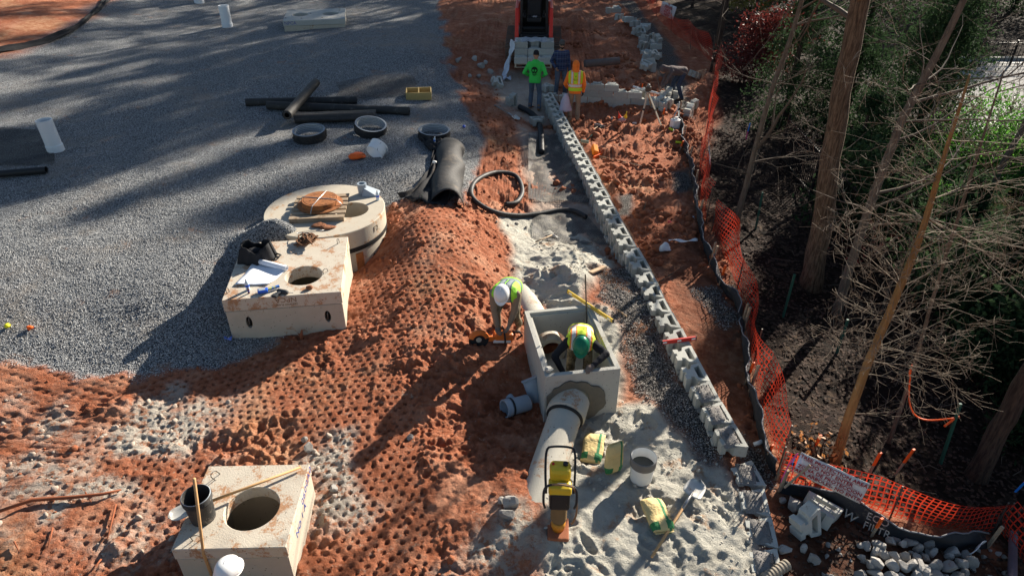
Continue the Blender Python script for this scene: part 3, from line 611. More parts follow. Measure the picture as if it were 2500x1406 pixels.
# lower course running on toward the camera, level with the sand
low = [P(u, v, .05) for u, v in ((1792, 1095), (1822, 1150), (1842, 1220), (1858, 1290), (1868, 1370), (1874, 1460), (1876, 1560))]
for i, p in enumerate(resample(low, .457)[1:]):
    d = (low[-1]-low[0]).normalized() if i else (low[1]-low[0]).normalized(); place_block(wall, p, d, .045-BLK_H, W0)
# stone fill heaped in the cores of the last blocks
for p, d in filled+[(q, (low[-1]-low[0]).normalized()) for q in resample(low, .457)[1:5]]:
    top_z = TOPW if (p, d) in filled else .055
    FILLS.append((Vector((p.x, p.y, top_z)), d))
    mb = MB(); g = []; n = 9
    for i in range(n):
        row = []
        for j in range(n):
            u_, v_ = (i/(n-1)-.5), (j/(n-1)-.5); e = max(0, 1-(2*max(abs(u_), abs(v_)))**3)
            row.append((u_*.25-.01, v_*.38, -.03+e*(.035+.05*random.random())))
        g.append(row)
    o = mb.sheet(g).build('stone_fill', m_spill, wall, True); o['kind'] = 'stuff'
    o.location = (p.x-W0.x, p.y-W0.y, top_z-W0.z); o.rotation_euler = (0, 0, math.atan2(d.y, d.x)+math.pi/2)
# string line along the outer top edge
sp = [Vector((p.x+.185, p.y+.01, TOPW+.012)) for p in tops[:-6]]
tag(MB().tube(sp, .004, 4).build('string_line', mat('mason_string', (.10, .07, .04), .9)), "mason's string stretched along outer edge of the long block wall", 'string')
# cross wall in three stepped courses
cw = thing('cross_wall', 'short stepped block wall of three courses standing behind the orange-hooded worker', 'block wall', P(1415, 262, -.1)); O = Vector(cw.location)
A0, A1 = P(1335, 250, -.1), P(1645, 262, -.1); dirc = (A1-A0).normalized()
xw = mat('block_concrete', (0, 0, 0))
def course(z, s0, s1):
    L = (A1-A0).length; s = s0*L
    while s < s1*L: place_block(cw, A0+dirc*s, -dirc, z, O, .006).rotation_euler[2] += 0; s += .457
course(-.22, .02, 1.0); course(-.02, .04, .98); course(.18, .24, .70); course(.38, .28, .56)
# loose blocks lying about: curved heap by the fence, and singles
def loose(u, v, rot, label, group=None, up=.0, pile=0):
    p = T(u, v) if not pile else T(u, v)+Vector((0, 0, pile)); o = bpy.data.objects.new('concrete_block', BLK); C.objects.link(o); o.location = p+Vector((0, 0, up)); o.rotation_euler = rot
    return tag(o, label, 'concrete block', group)
heap = [(1490,32),(1503,40),(1514,52),(1530,62),(1543,60),(1551,74),(1560,70),(1549,88),(1565,90),(1573,84),(1562,103),(1578,104),(1588,98),(1572,120),(1590,118),(1600,112),(1580,136),(1597,133),(1577,150),(1592,152),(1602,146),(1583,168),(1596,170),(1572,176)]
random.seed(5)
for i, (u, v) in enumerate(heap):
    loose(u, v, (random.choice((0, math.pi/2, math.pi/2, .3)), random.uniform(-.3, .3), random.uniform(0, 6)), 'loose grey wall block in the tumbled line of blocks along the fence side', 'blocks tumbled along the fence side', .06, .12*(i % 2))
lg = 'blocks set out by the tripod'
for u, v, rz in ((1543, 246, .3), (1558, 243, .3), (1609, 248, 1.2), (1623, 243, 1.2), (1600, 262, .4), (1617, 268, .5), (1645, 240, 1.0)):
    loose(u, v, (math.pi/2, 0, rz), 'loose grey wall block tipped on end beside the surveying tripod', lg, .15)
loose(1690, 192, (.2, .3, 1.0), 'loose hollow block behind the stooping worker, beside the fence', None, .05)
loose(1683, 270, (math.pi/2, 0, .4), 'loose grey block standing on end beside the white jug and fence', 'blocks beside the jug', .15); loose(1672, 285, (math.pi/2, 0, 1.0), 'loose grey block standing on end beside the white jug and fence', 'blocks beside the jug', .15)
loose(1311, 306, (0, 0, math.pi/2+.05), 'single hollow block lying over the black corrugated pipe in the trench', None, .03)
loose(1243, 255, (math.pi/2, 0, .8), 'loose block lying tipped beside the spade in the trench', None, .12); loose(1210, 208, (.5, .3, .4), 'broken grey block half buried at the foot of the gravel bank', None, .02)
loose(1335, 222, (0, 0, .7), 'loose block lying behind the green-hooded worker', None, .0)
o = loose(1945, 1285, (R(78), R(-8), R(25)), 'pale hollow block tipped on its face beside the rubble', None, .17); o.scale = (.95, .95, .95)
loose(1995, 1268, (R(10), R(14), R(60)), 'block half buried in dirt behind the tipped pale block', None, .0)

# ------------------------------------------------------------ vegetation
m_bark = None
def bark(name, a, b, sc=14):
    if name in MATS: return MATS[name]
    k = N(name); p = k.pos(True); mp = k.n('Mapping'); k.L.new(p, mp.inputs[0]); mp.inputs['Scale'].default_value = (1, 1, .12)
    n = k.noise(sc*3, mp.outputs[0], 6, .7); k.put(k.b.inputs['Base Color'], k.mix(k.ramp(n, .35, .65), a, b)); k.b.inputs['Roughness'].default_value = .95
    k.put(k.b.inputs['Normal'], k.bump(n, .05)); MATS[name] = k.m; return k.m
bk_big = bark('furrowed_bark', (.06, .038, .024), (.21, .145, .095), 11)
bk_smooth = bark('smooth_bark', (.22, .12, .045), (.34, .20, .08), 6)
bk_grey = bark('grey_bark', (.11, .085, .065), (.20, .16, .12), 10)
bk_twig = mat('twig_bark', (.105, .08, .06), .9, .3, 6)
bk_dark = bark('dark_bark', (.03, .022, .018), (.085, .06, .045), 9)
def leafmat(name, col, var=.4, trans=.3, rough=.55, spec=.3):
    k = N(name); p = k.pos(); v = k.n('TexVoronoi'); k.L.new(p, v.inputs['Vector']); v.inputs['Scale'].default_value = 9
    s = k.n('SeparateColor'); k.L.new(v.outputs['Color'], s.inputs[0])
    c = k.mix(s.outputs[0], tuple(x*(1-var) for x in col), tuple(x*(1+var) for x in col)); k.put(k.b.inputs['Base Color'], c); k.b.inputs['Roughness'].default_value = rough; k.b.inputs['Specular IOR Level'].default_value = spec
    tl = k.n('BsdfTranslucent'); k.put(tl.inputs[0], k.mix(.5, c, tuple(x*1.5 for x in col))); mx = k.n('MixShader'); mx.inputs[0].default_value = trans
    k.L.new(k.b.outputs[0], mx.inputs[1]); k.L.new(tl.outputs[0], mx.inputs[2]); k.L.new(mx.outputs[0], k.t.nodes['Material Output'].inputs[0]); return k.m
lf_hem = leafmat('hemlock_needles', (.032, .06, .026), .4, .3, .85, .08); lf_holly = leafmat('holly_leaves', (.085, .22, .035), .45, .5, .38, .4)
lf_red = leafmat('dark_red_leaves', (.11, .022, .018)); lf_yel = leafmat('yellow_green_leaves', (.22, .20, .04)); lf_pine = leafmat('pine_needles', (.03, .05, .02), .4, .3, .85, .08)
lf_dry = leafmat('dry_beech_leaves', (.42, .20, .07)); lf_olive = leafmat('dry_olive_needles', (.07, .07, .03), .4, .3, .85, .08)
def leaf_mesh(name, cen, size, aspect=.5, up=None, spread_=1.0, seed=1, bend=.25):
    """a small folded leaf at every centre"""
    g = np.random.default_rng(seed); n = len(cen); cen = np.asarray(cen, float)
    d = g.normal(size=(n, 3)); 
    if up is not None: d = d*spread_+np.asarray(up)
    d /= np.linalg.norm(d, axis=1)[:, None]; e = g.normal(size=(n, 3)); e = np.cross(d, e); e /= np.linalg.norm(e, axis=1)[:, None]; nn = np.cross(d, e)
    L = size*g.uniform(.6, 1.3, n)[:, None]; W_ = L*aspect
    v = np.stack([cen-d*L*.5, cen+e*W_*.5+nn*L*bend*.3, cen+d*L*.5-nn*L*bend*.2, cen-e*W_*.5+nn*L*bend*.3], 1).reshape(-1, 3)
    me = bpy.data.meshes.new(name); me.vertices.add(n*4); me.vertices.foreach_set('co', v.ravel().astype(np.float32))
    k = np.arange(n)*4; f = np.concatenate([np.stack([k, k+1, k+2], 1), np.stack([k, k+2, k+3], 1)]); 
    me.loops.add(f.size); me.loops.foreach_set('vertex_index', f.ravel().astype(np.int32)); me.polygons.add(len(f)); me.polygons.foreach_set('loop_start', (np.arange(len(f))*3).astype(np.int32)); me.update(); return me
def branches(mb, p, d, L, r, depth, rnd, droop=.0, twist=.5, ends=None, ratio=.62, kids=(2, 4), seg=5):
    """grows a limb as a bent tapering tube, then its side limbs"""
    n = max(3, int(4+depth)); pts = [p.copy()]; rs = [r]; q = p.copy(); dd = d.normalized()
    for i in range(n):
        dd = (dd+Vector((rnd.gauss(0, 1), rnd.gauss(0, 1), rnd.gauss(0, .7)))*.24*twist+Vector((0, 0, -droop*.1))).normalized(); q = q+dd*(L/n); pts.append(q.copy()); rs.append(max(.0018, r*(1-.8*(i+1)/n)))
    mb.tube(pts, rs, seg if r > .02 else (4 if r > .008 else 3), False)
    if ends is not None: ends.append(q.copy())
    if depth <= 0: return
    for _ in range(rnd.randint(*kids)):
        i = rnd.randint(max(1, n//3), n); b = pts[i]; t = (pts[i]-pts[i-1]).normalized(); sd = Vector((rnd.gauss(0, 1), rnd.gauss(0, 1), rnd.gauss(.1, .6))).normalized()
        branches(mb, b, (t*.75+sd*.75), L*ratio*rnd.uniform(.7, 1.15), max(.003, rs[i]*.62), depth-1, rnd, droop, twist, ends, ratio, kids, seg)
def trunk_tree(name, label, pts, rs, barkm, limbs, seed, crown_m=None, group=None, seg=16, flat=None):
    """pts: trunk points in site coordinates; limbs: (height fraction, length, radius, depth, direction or None)"""
    rnd = random.Random(seed); org = Vector(pts[0]); t = thing(name, label, 'tree', org, 0, group)
    loc = [Vector(p)-org for p in pts]; fine = resample(loc, (loc[-1]-loc[0]).length/24)
    rf = [float(np.interp(i/(len(fine)-1), np.linspace(0, 1, len(rs)), rs)) for i in range(len(fine))]
    fine[0] = fine[0]-Vector((0, 0, .25)); rf[0] *= 1.35
    fine = [p+Vector((rnd.uniform(-1, 1), rnd.uniform(-1, 1), 0))*rf[i]*.12 for i, p in enumerate(fine)]
    o = MB().tube(fine, rf, seg).build('trunk', barkm, t, True)
    mb = MB(); ends = []
    for fr, L, r, dep_, dr in limbs:
        i = min(len(fine)-1, int(fr*(len(fine)-1))); d = Vector(dr) if dr else Vector((rnd.gauss(0, 1), rnd.gauss(0, 1), rnd.uniform(.1, .6)))
        branches(mb, fine[i], d, L, r, dep_, rnd, ends=ends)
    if mb.v: mb.build('crown', crown_m or bk_twig, t, True)
    return t, ends
rv = random.Random(2)
def lims(n, f0, f1, L, r, dep_, side=None, rnd=rv):
    return [(rnd.uniform(f0, f1), L*rnd.uniform(.6, 1.2), r*rnd.uniform(.7, 1.2), dep_, (side[0]+rnd.gauss(0, .5), side[1]+rnd.gauss(0, .5), side[2]+rnd.gauss(0, .3)) if side else None) for _ in range(n)]
def up_line(u, v, pxs, y_shift=0):
    """trunk standing at a ground place, through sight lines higher up"""
    b = T(u, v); out = [b]
    for (a, c) in pxs: out.append(at_y(a, c, b.y+y_shift)); 
    return out
tp = up_line(1982, 690, ((2010, 520), (2050, 250), (2100, 0))); tp.append(tp[-1]+(tp[-1]-tp[-2])*2.4)
trunk_tree('hardwood_tree', 'thick furrowed brown trunk standing between the evergreens', tp, [.205, .175, .152, .132, .085], bk_big, lims(10, .55, 1, 3.5, .06, 2)+[(.3, .9, .012, 2, (1, .3, .2)), (.36, 1.0, .012, 2, (-1, .2, .3))], 4)
tp = up_line(1798, 545, ((1835, 400), (1880, 235), (1925, 110), (1958, 0))); tp.append(tp[-1]+(tp[-1]-tp[-2])*2.5)
trunk_tree('slim_tree', 'slim forked grey trunk just behind the orange fence', tp, [.068, .058, .05, .042, .034, .014], bk_grey, [(.26, 2.0, .05, 3, (.75, .0, 1.2)), (.24, 1.5, .02, 3, (1, .1, .2)), (.2, 1.3, .018, 3, (-.8, -.2, .6))]+lims(6, .2, .5, 1.1, .012, 3)+lims(10, .5, 1, 1.6, .02, 2), 8)
tp = up_line(2042, 765, ((2085, 620), (2130, 490), (2200, 300), (2290, 130), (2352, 0))); tp.append(tp[-1]+(tp[-1]-tp[-2])*2.5)
trunk_tree('slim_tree', 'bent grey trunk with long bare side limbs in front of the holly', tp, [.088, .076, .07, .066, .052, .042, .014], bk_grey, [(.36, 3.2, .03, 3, (1, .1, .15)), (.30, 2.6, .022, 3, (1, -.1, .3)), (.46, 2.6, .022, 3, (1, .2, .25)), (.55, 3.0, .03, 3, (1, .2, .35)), (.33, 1.6, .018, 3, (-1, .1, .35))]+lims(10, .5, 1, 2, .02, 3), 12)
tp = up_line(2040, 1125, ((2095, 950), (2160, 790), (2235, 610), (2300, 400))); tp.append(tp[-1]+(tp[-1]-tp[-2])*.9)
trunk_tree('young_smooth_tree', 'young tree with smooth orange-brown trunk and dense fine bare twigs', tp, [.072, .058, .05, .04, .028, .010], bk_smooth,
  lims(26, .32, .8, 1.2, .0075, 3, (1.0, .1, .15), random.Random(21))+lims(18, .36, .85, .8, .0065, 3, (-.9, -.1, .3), random.Random(22))+lims(12, .4, .95, .7, .0065, 3, (.2, -.9, .4), random.Random(23))+lims(8, .5, 1, .9, .0065, 3, None, random.Random(24))+[(.15, .5, .008, 1, (-.6, 0, .1)), (.17, .6, .009, 2, (1, 0, .1))], 16, mat('sunlit_twig_bark', (.21, .165, .12), .85, .25, 6))  # twigs get a lighter bark, sunlight put into its colour
tp = up_line(2385, 1165, ((2440, 1050), (2520, 900), (2640, 700))); tp.append(tp[-1]+(tp[-1]-tp[-2])*2)
trunk_tree('leaning_tree', 'dark leaning trunk beside the orange flagging ribbon', tp, [.14, .12, .10, .08, .03], bk_dark, lims(10, .4, 1, 1.6, .02, 2), 31)
tp = up_line(2170, 1080, ((2225, 915), (2280, 720), (2330, 560))); tp.append(tp[-1]+(tp[-1]-tp[-2])*2)
trunk_tree('sapling', 'thin grey sapling tied with orange ribbon', tp, [.03, .026, .022, .018, .008], bk_grey, lims(9, .3, 1, .9, .009, 2), 33, seg=8)
tp = up_line(2385, 600, ((2434, 430), (2500, 305), (2600, 100))); tp.append(tp[-1]+(tp[-1]-tp[-2])*2)
trunk_tree('slim_tree', 'slanting thin trunk rising through the olive undergrowth past the holly', tp, [.075, .065, .05, .04, .015], bk_grey, lims(7, .2, 1, 1.5, .011, 3), 35, seg=9)
for k, (u, v, a, c, r, lab) in enumerate(((1748, 150, 1775, 0, .09, 'thin trunk rising just past the far bend of the orange fence'), (1735, 180, 1760, 40, .05, 'very thin stem beside the thin trunk at the fence bend'), (1838, 90, 1850, 0, .07, 'thin trunk among the yellow-green leaves by the far fence'), (1690, 20, 1700, -60, .08, 'thin trunk behind the far warning sign'))):
    tp = up_line(u, v, ((a, c),)); tp.append(tp[-1]+(tp[-1]-tp[-2])*2.2)
    trunk_tree('slim_tree', lab, tp, [r, r*.8, r*.3], bk_dark, lims(9, .25, 1, 1.8, .016, 2), 40+k, seg=8)
for k, (u, v, h_, n, lab) in enumerate(((2150, 760, 1.5, 8, 'bare twiggy sapling behind the smooth orange-brown tree'), (2330, 700, 2.2, 10, 'twiggy bare shrub under the olive foliage'), (1840, 420, 1.7, 5, 'bare thin sapling beside the slim forked trunk'), (2450, 140, 3.2, 4, 'bare branching sapling in front of the road'), (2230, 620, 1.8, 6, 'bare shrub with a few red leaves between the trunks'), (1930, 130, 3.0, 5, 'bare pale-twigged sapling between the slim trunk and the thick one'))):
    b = T(u, v); t = thing('bare_sapling', lab, 'sapling', b); mb = MB(); rnd = random.Random(60+k)
    for _ in range(n): branches(mb, Vector((rnd.gauss(0, .12), rnd.gauss(0, .12), 0)), Vector((rnd.gauss(.15, .4), rnd.gauss(0, .4), 1)), h_*rnd.uniform(.4, .9), .008, 3, rnd, kids=(2, 3), twist=1.3)
    mb.build('crown', bk_twig, t, True); MB().tube([(0, 0, -.1), (.02, 0, .35), (.05, .02, h_*.5)], [.022, .018, .008], 7).build('trunk', bk_grey, t, True)
# evergreens
def spray_points(n, H, Rb, seed, base=.05, lop=(0, 0), layered=True, pw=.8):
    g = np.random.default_rng(seed); out = []; nb = int(n/70)
    for _ in range(nb):
        h = base+(1-base)*g.random()**1.15; rad = Rb*(1-h)**pw+.12*Rb; a = g.uniform(0, 2*math.pi); L = rad*g.uniform(.55, 1.12)
        s = np.sqrt(g.random(70)); sp_ = .10*Rb+.16*L*s
        x = np.cos(a)*L*s+g.normal(0, 1, 70)*sp_*.6; y = np.sin(a)*L*s+g.normal(0, 1, 70)*sp_*.6; z = H*h-.28*L*s**1.6+g.normal(0, 1, 70)*.05*Rb
        out.append(np.stack([x+lop[0]*h, y+lop[1]*h, z], 1))
    return np.concatenate(out)
def evergreen(name, label, b, H, Rb, n, leaf, m, seed, group=None, base=.05, aspect=.3, cat='tree', trunk_r=.12, pw=.8):
    t = thing(name, label, cat, b, 0, group); c = spray_points(n, H, Rb, seed, base, pw=pw); mk('crown', leaf_mesh('crown', c, leaf, aspect, seed=seed), m, t)
    mb = MB().tube([(0, 0, -.2), (0, 0, H*.5), (0, 0, H*.97)], [trunk_r, trunk_r*.6, .01], 8); mb.build('trunk', bk_dark, t, True); return t
evergreen('hemlock_tree', 'tall dense hemlock with sunlit edge beside the road', T(2205, 420), 6.2, 1.75, 24000, .13, lf_hem, 1, base=.02)
evergreen('hemlock_tree', 'dark hemlock standing behind the thick furrowed trunk', T(2050, 330)+Vector((.3, .6, 0)), 6.2, 1.9, 17000, .14, lf_hem, 2, base=.02)
evergreen('hemlock_tree', 'shaded low hemlock at the iron fence beside thick trunk', T(2000, 470)+Vector((.7, 0, 0)), 2.6, 1.1, 9000, .10, lf_hem, 3, base=.02)
evergreen('cedar_tree', 'olive-tinted evergreen behind the dense bare twigs', T(2520, 830)+Vector((.5, .3, 0)), 3.4, 1.5, 15000, .10, lf_olive, 4, base=.02)
evergreen('cedar_tree', 'dark evergreen in deep shade behind the leaning trunk', T(2600, 1000)+Vector((.8, .6, 0)), 4.5, 1.6, 12000, .12, lf_hem, 5, base=.02)
evergreen('cedar_tree', 'dark evergreen beyond the road fence', T(2420, 60)+Vector((1, 6, 0)), 9, 3.4, 16000, .24, lf_hem, 6, base=.02)
evergreen('cedar_tree', 'second dark evergreen beyond the road fence, taller', T(2560, 80)+Vector((2, 6, 0)), 10, 3.6, 16000, .24, lf_hem, 7, base=.02)
evergreen('cedar_tree', 'dark evergreen behind the dark-red shrub', T(1960, 100)+Vector((0, 1, 0)), 5.5, 1.6, 12000, .15, lf_hem, 8, base=.02)
def bush(name, label, b, rx, ry, h_, n, leaf, m, seed, aspect=.5, stems=7, clumps=26):
    g = np.random.default_rng(seed); t = thing(name, label, 'shrub', b); cc = g.normal(size=(clumps, 3)); cc /= np.linalg.norm(cc, axis=1)[:, None]; cc *= g.uniform(.35, 1, (clumps, 1)); cc = cc*np.array([rx, ry, h_*.48])+np.array([0, 0, h_*.55])
    k = g.integers(0, clumps, n); c = cc[k]+g.normal(size=(n, 3))*np.array([rx, ry, h_*.5])*.19; c = c[c[:, 2] > .02]; mk('crown', leaf_mesh('crown', c, leaf, aspect, (0, 0, .6), 1, seed), m, t)
    mb = MB(); rnd = random.Random(seed)
    for _ in range(stems): branches(mb, Vector((rnd.gauss(0, .1), rnd.gauss(0, .1), -.05)), Vector((rnd.gauss(0, rx*.5), rnd.gauss(0, ry*.5), h_)), h_*.85, .018, 1, rnd)
    mb.build('stem', bk_dark, t, True); return t
evergreen('cedar_tree', 'dark evergreen between the holly and the olive undergrowth', Tb(10.6, 12.0), 1.9, 1.1, 7000, .13, lf_hem, 9, base=.02); evergreen('cedar_tree', 'dark evergreen past the olive-tinted one', Tb(11.4, 11.4), 5, 1.6, 9000, .13, lf_hem, 10, base=.02)
evergreen('hemlock_tree', 'dark young hemlock behind the slim forked trunk', Tb(8.3, 20.6), 4.6, 1.35, 9000, .13, lf_hem, 11, base=.02)
for k, (x_, y_, h_, lab) in enumerate(((9.4, 12.9, 2.3, 'low dark cedar behind the fine bare twigs'), (9.9, 10.9, 2.4, 'low dark cedar below the olive-tinted evergreen'), (9.0, 9.3, 2.2, 'low dark cedar behind the ribbon post'), (8.4, 7.7, 2.0, 'low dark cedar past the leaning trunk'), (9.2, 6.4, 2.4, 'low dark cedar beyond the slack end of the orange net'), (8.6, 14.6, 2.0, 'low dark cedar at the foot of the bent grey trunk'))): evergreen('cedar_tree', lab, Tb(x_, y_), h_, 1.25, 6000, .12, lf_hem, 140+k, base=.02, trunk_r=.05)
bush('holly_bush', 'glossy green holly lit by the sun in front of the road', T(2420, 420), 1.7, 1.2, 2.1, 9000, .10, lf_holly, 11)
bush('holly_bush', 'glossy holly with pale highlights next to the bent grey trunk', T(2270, 455), 1.1, .9, 1.3, 6000, .09, lf_holly, 12)
bush('holly_bush', 'bright green holly spilling toward the olive undergrowth', T(2450, 470), 1.5, 1.0, 1.6, 7000, .10, lf_holly, 20)
bush('shade_shrub', 'broad dark evergreen shrub added for shade behind the fine bare twigs', Tb(8.3, 13.6), 1.6, 1.2, 2.5, 6500, .12, lf_hem, 21); bush('shade_shrub', 'broad dark evergreen shrub added for shade behind the ribbon post', Tb(8.7, 11.0), 1.4, 1.2, 2.3, 6000, .12, lf_hem, 22); bush('shade_shrub', 'broad dark evergreen shrub added for shade at the leaning trunk', Tb(8.9, 8.9), 1.4, 1.2, 2.3, 6000, .12, lf_hem, 23)  # these shrubs are added to shade the floor of the wood
bush('holly_bush', 'low shaded holly under the hemlock', T(2200, 520), .9, .7, .9, 3500, .09, lf_holly, 13)
bush('red_shrub', 'dark red leafy shrub behind the far orange fence', T(1870, 190), 1.3, 1.2, 2.4, 6500, .11, lf_red, 14)
bush('red_shrub', 'smaller dark red shrub beside the slim forked trunk', T(1815, 200), .9, .8, 1.3, 2600, .10, lf_red, 15)
bush('yellow_green_shrub', 'yellow-green leafy shrub at the far fence', T(1830, 40), 1.4, 1.2, 1.8, 4000, .13, lf_yel, 16)
bush('olive_shrub', 'olive brown brushy undergrowth behind the fine bare twigs', T(2440, 660), 1.5, 1.1, 1.5, 9000, .09, lf_olive, 17, .25)
t = bush('beech_seedling', 'small seedling with dry tan leaves by the corner of the fence', T(1985, 1125), .42, .3, .55, 70, .085, lf_dry, 18, .6, 6, 30)
t = bush('red_maple_seedling', 'sparse red-leaved seedling beside the thick furrowed trunk', T(2110, 640), .7, .6, 1.0, 120, .10, leafmat('maple_leaves', (.30, .07, .05)), 19, .8, 5, 30)
# the wood beyond the frame on the sunny side: pines and hardwoods whose shade falls over the site
g_pine = [leaf_mesh('crown', spray_points(9000, 19, 3.0, 80+k, .38, pw=.6), .34, .22, seed=80+k) for k in range(3)]
def wood_tree(i, x, y, s, kind=0):
    b = Tb(x, y); t = thing('pine_tree', 'tall pine of the wood on the sunny side of the site', 'tree', b, random.uniform(0, 6), 'pines of the surrounding wood'); o = mk('crown', g_pine[i % 3], None, t)
    if not len(g_pine[i % 3].materials): g_pine[i % 3].materials.append(lf_pine)
    MB().tube([(0, 0, -.3), (.1, 0, 9), (0, .1, 18.4)], [.28, .2, .04], 9).build('trunk', bk_big, t, True); t.scale = (s*random.uniform(.85, 1.1), s*random.uniform(.85, 1.1), s); return t
random.seed(19)
def by_u(uu, y): return (uu+.64*y)/.77
WOOD = [(-17.5, 41.5), (-19.3, 42), (-21, 41.5), (-27, 46), (-25, 52), (-23.4, 45), (-21.5, 50), (-20.0, 44), (-18.6, 49), (-17.2, 45), (-15.8, 51), (-14.6, 44), (-13.4, 50), (-12.3, 47), (-11.9, 55), (-30, 48), (-33, 50), (.5, 40), (2.5, 36), (.2, 28), (4.5, 34), (2, 24), (4, 21)]
for i, (uu, y) in enumerate(WOOD): wood_tree(i, by_u(uu, y), y, random.uniform(.85, 1.12) if y > 34 else random.uniform(.5, .75))

for k, (uu, y, H_) in enumerate(((1.2, 17, 8), (3, 20, 9), (5, 17, 9), (1.8, 24, 9), (7, 20, 9), (9, 16, 9))): evergreen('hemlock_tree', 'dense hemlock of the wood beyond the road-side holly', Tb(by_u(uu, y), y), H_, 2.4, 5000, .28, lf_hem, 120+k, 'hemlocks of the surrounding wood', .03)
# ------------------------------------------------------------ litter, stones, clods (uncountable)
def scatter(name, label, pts, rot, sc_, proto_mesh, m_, kindlabel=None):
    n = len(pts); me = bpy.data.meshes.new(name); pv = np.empty(len(proto_mesh.vertices)*3, np.float32); proto_mesh.vertices.foreach_get('co', pv); pv = pv.reshape(-1, 3)
    pf = np.array([p.vertices[:] for p in proto_mesh.polygons]); a = np.asarray(rot); s = np.asarray(sc_)
    q = np.random.default_rng(n).normal(size=(n, 4)) if a.ndim == 0 else None
    if q is not None:
        q /= np.linalg.norm(q, axis=1)[:, None]; w_, x, y, z = q.T
        Rm = np.stack([1-2*(y*y+z*z), 2*(x*y-z*w_), 2*(x*z+y*w_), 2*(x*y+z*w_), 1-2*(x*x+z*z), 2*(y*z-x*w_), 2*(x*z-y*w_), 2*(y*z+x*w_), 1-2*(x*x+y*y)], 1).reshape(-1, 3, 3)
    else:
        c, s2 = np.cos(a), np.sin(a); o = np.zeros(n); Rm = np.stack([c, -s2, o, s2, c, o, o, o, o+1], 1).reshape(-1, 3, 3)
    v = np.einsum('nij,kj->nki', Rm, pv)*s[:, None, None]+np.asarray(pts)[:, None, :]
    me.vertices.add(v.shape[0]*v.shape[1]); me.vertices.foreach_set('co', v.ravel().astype(np.float32)); k = pf.shape[1]
    f = (pf[None]+(np.arange(n)*len(pv))[:, None, None]).reshape(-1, k); me.loops.add(f.size); me.loops.foreach_set('vertex_index', f.ravel().astype(np.int32)); me.polygons.add(len(f)); me.polygons.foreach_set('loop_start', (np.arange(len(f))*k).astype(np.int32)); me.update()
    o = mk(name, me, m_); tag(o, label, None, None, 'stuff'); return o
def chip(seed):
    r = random.Random(seed); j = lambda v: tuple(c*r.uniform(.8, 1.2)+r.uniform(-.08, .08) for c in v); me = bpy.data.meshes.new('chip'); me.from_pydata([j(v) for v in ((.5,0,0),(0,.42,0),(-.5,0,0),(0,-.42,0),(0,0,.36),(0,0,-.36))], [], [(0,1,4),(1,2,4),(2,3,4),(3,0,4),(1,0,5),(2,1,5),(3,2,5),(0,3,5)]); return me
def pebble(seed, sub=1, flat=.7):
    bm = bmesh.new(); bmesh.ops.create_icosphere(bm, subdivisions=sub, radius=.5); r = random.Random(seed)
    for v in bm.verts: v.co *= r.uniform(.72, 1.15); v.co.z *= flat
    me = bpy.data.meshes.new('pebble'); bm.to_mesh(me); bm.free(); return me
def field(n, x0, x1, y0, y1, test, seed):
    g = np.random.default_rng(seed); x = g.uniform(x0, x1, n); y = g.uniform(y0, y1, n); h, zg_, zs_, zst_, zw_, zp_ = detail_h(x, y, base_h(x, y))
    k = test(x, y, h, zg_, zs_, zst_, zw_, zp_, g)&(h > -1.15); return x[k], y[k], h[k], g
def stone_mat(name, a, b, red=0):
    k = N(name); p = k.pos(); v = k.n('TexVoronoi'); k.L.new(p, v.inputs['Vector']); v.inputs['Scale'].default_value = 26; s = k.n('SeparateColor'); k.L.new(v.outputs['Color'], s.inputs[0])
    k.put(k.b.inputs['Base Color'], k.mix(s.outputs[0], a, b)); k.b.inputs['Roughness'].default_value = .9; return k.m
x, y, h, g = field(60000, -10, 0, 7, 15, lambda x, y, h, a, b, c, d, e, g: (a > .08)&(g.random(len(x)) < np.clip(a*2, .15, .9)), 91)
scatter('gravel_stones', 'loose grey crushed stone covering the gravel bed', np.stack([x, y, h+.006], 1), 0, g.uniform(.014, .032, len(x)), chip(1), stone_mat('gravel_stone', (.15, .155, .165), (.58, .58, .57)))
x, y, h, g = field(26000, .9, 4.4, 5.5, 14, lambda x, y, h, a, b, c, d, e, g: c > .35, 92)
scatter('stone_chips', 'crushed stone backfill heaped against the block wall', np.stack([x, y, h+.006], 1), 0, g.uniform(.015, .036, len(x)), chip(2), stone_mat('chip_stone', (.10, .09, .08), (.44, .41, .38)))
_cp = []
for p, d in FILLS:
    for _ in range(46): q = p+d*random.uniform(-.19, .19)+Vector((-d.y, d.x, 0))*random.uniform(-.13, .12); _cp.append((q.x, q.y, q.z+random.uniform(.01, .045)))
scatter('stone_chips', 'crushed stone heaped in the hollow cores of the last wall blocks', np.array(_cp), 0, np.random.default_rng(5).uniform(.015, .034, len(_cp)), chip(4), bpy.data.materials['chip_stone'])
clod_m = mat('clay_clod', (.29, .10, .048), .95, .35, 3, .02, 30, (.46, .22, .13), .60, 1.5, world=True)
x, y, h, g = field(11000, -9, 5, 4, 24, lambda x, y, h, a, b, c, d, e, g: (a+b+c+d < .35)&(fbm(x, y, .8, 3, 51) > .47)&(g.random(len(x)) < np.where(y > 11, .9, .35)), 93)
scatter('clay_clods', 'broken clods of red clay strewn over the site', np.stack([x, y, h+.0], 1), 0, .03+.12*g.random(len(x))**4, pebble(3, 1, .8), clod_m)
x, y, h, g = field(3200, 1, 5.5, 12, 30, lambda x, y, h, a, b, c, d, e, g: (a+b+c+d < .35)&(fbm(x, y, .8, 3, 52) > .42), 97)
scatter('clay_clods', 'big loose clods of red clay between wall and fence', np.stack([x, y, h+.0], 1), 0, .04+.22*g.random(len(x))**3, pebble(9, 2, .8), clod_m)
x, y, h, g = field(2200, -.6, 3.2, 4.2, 13, lambda x, y, h, a, b, c, d, e, g: (b > .4)&(fbm(x, y, 1.1, 2, 53) > .45), 98)
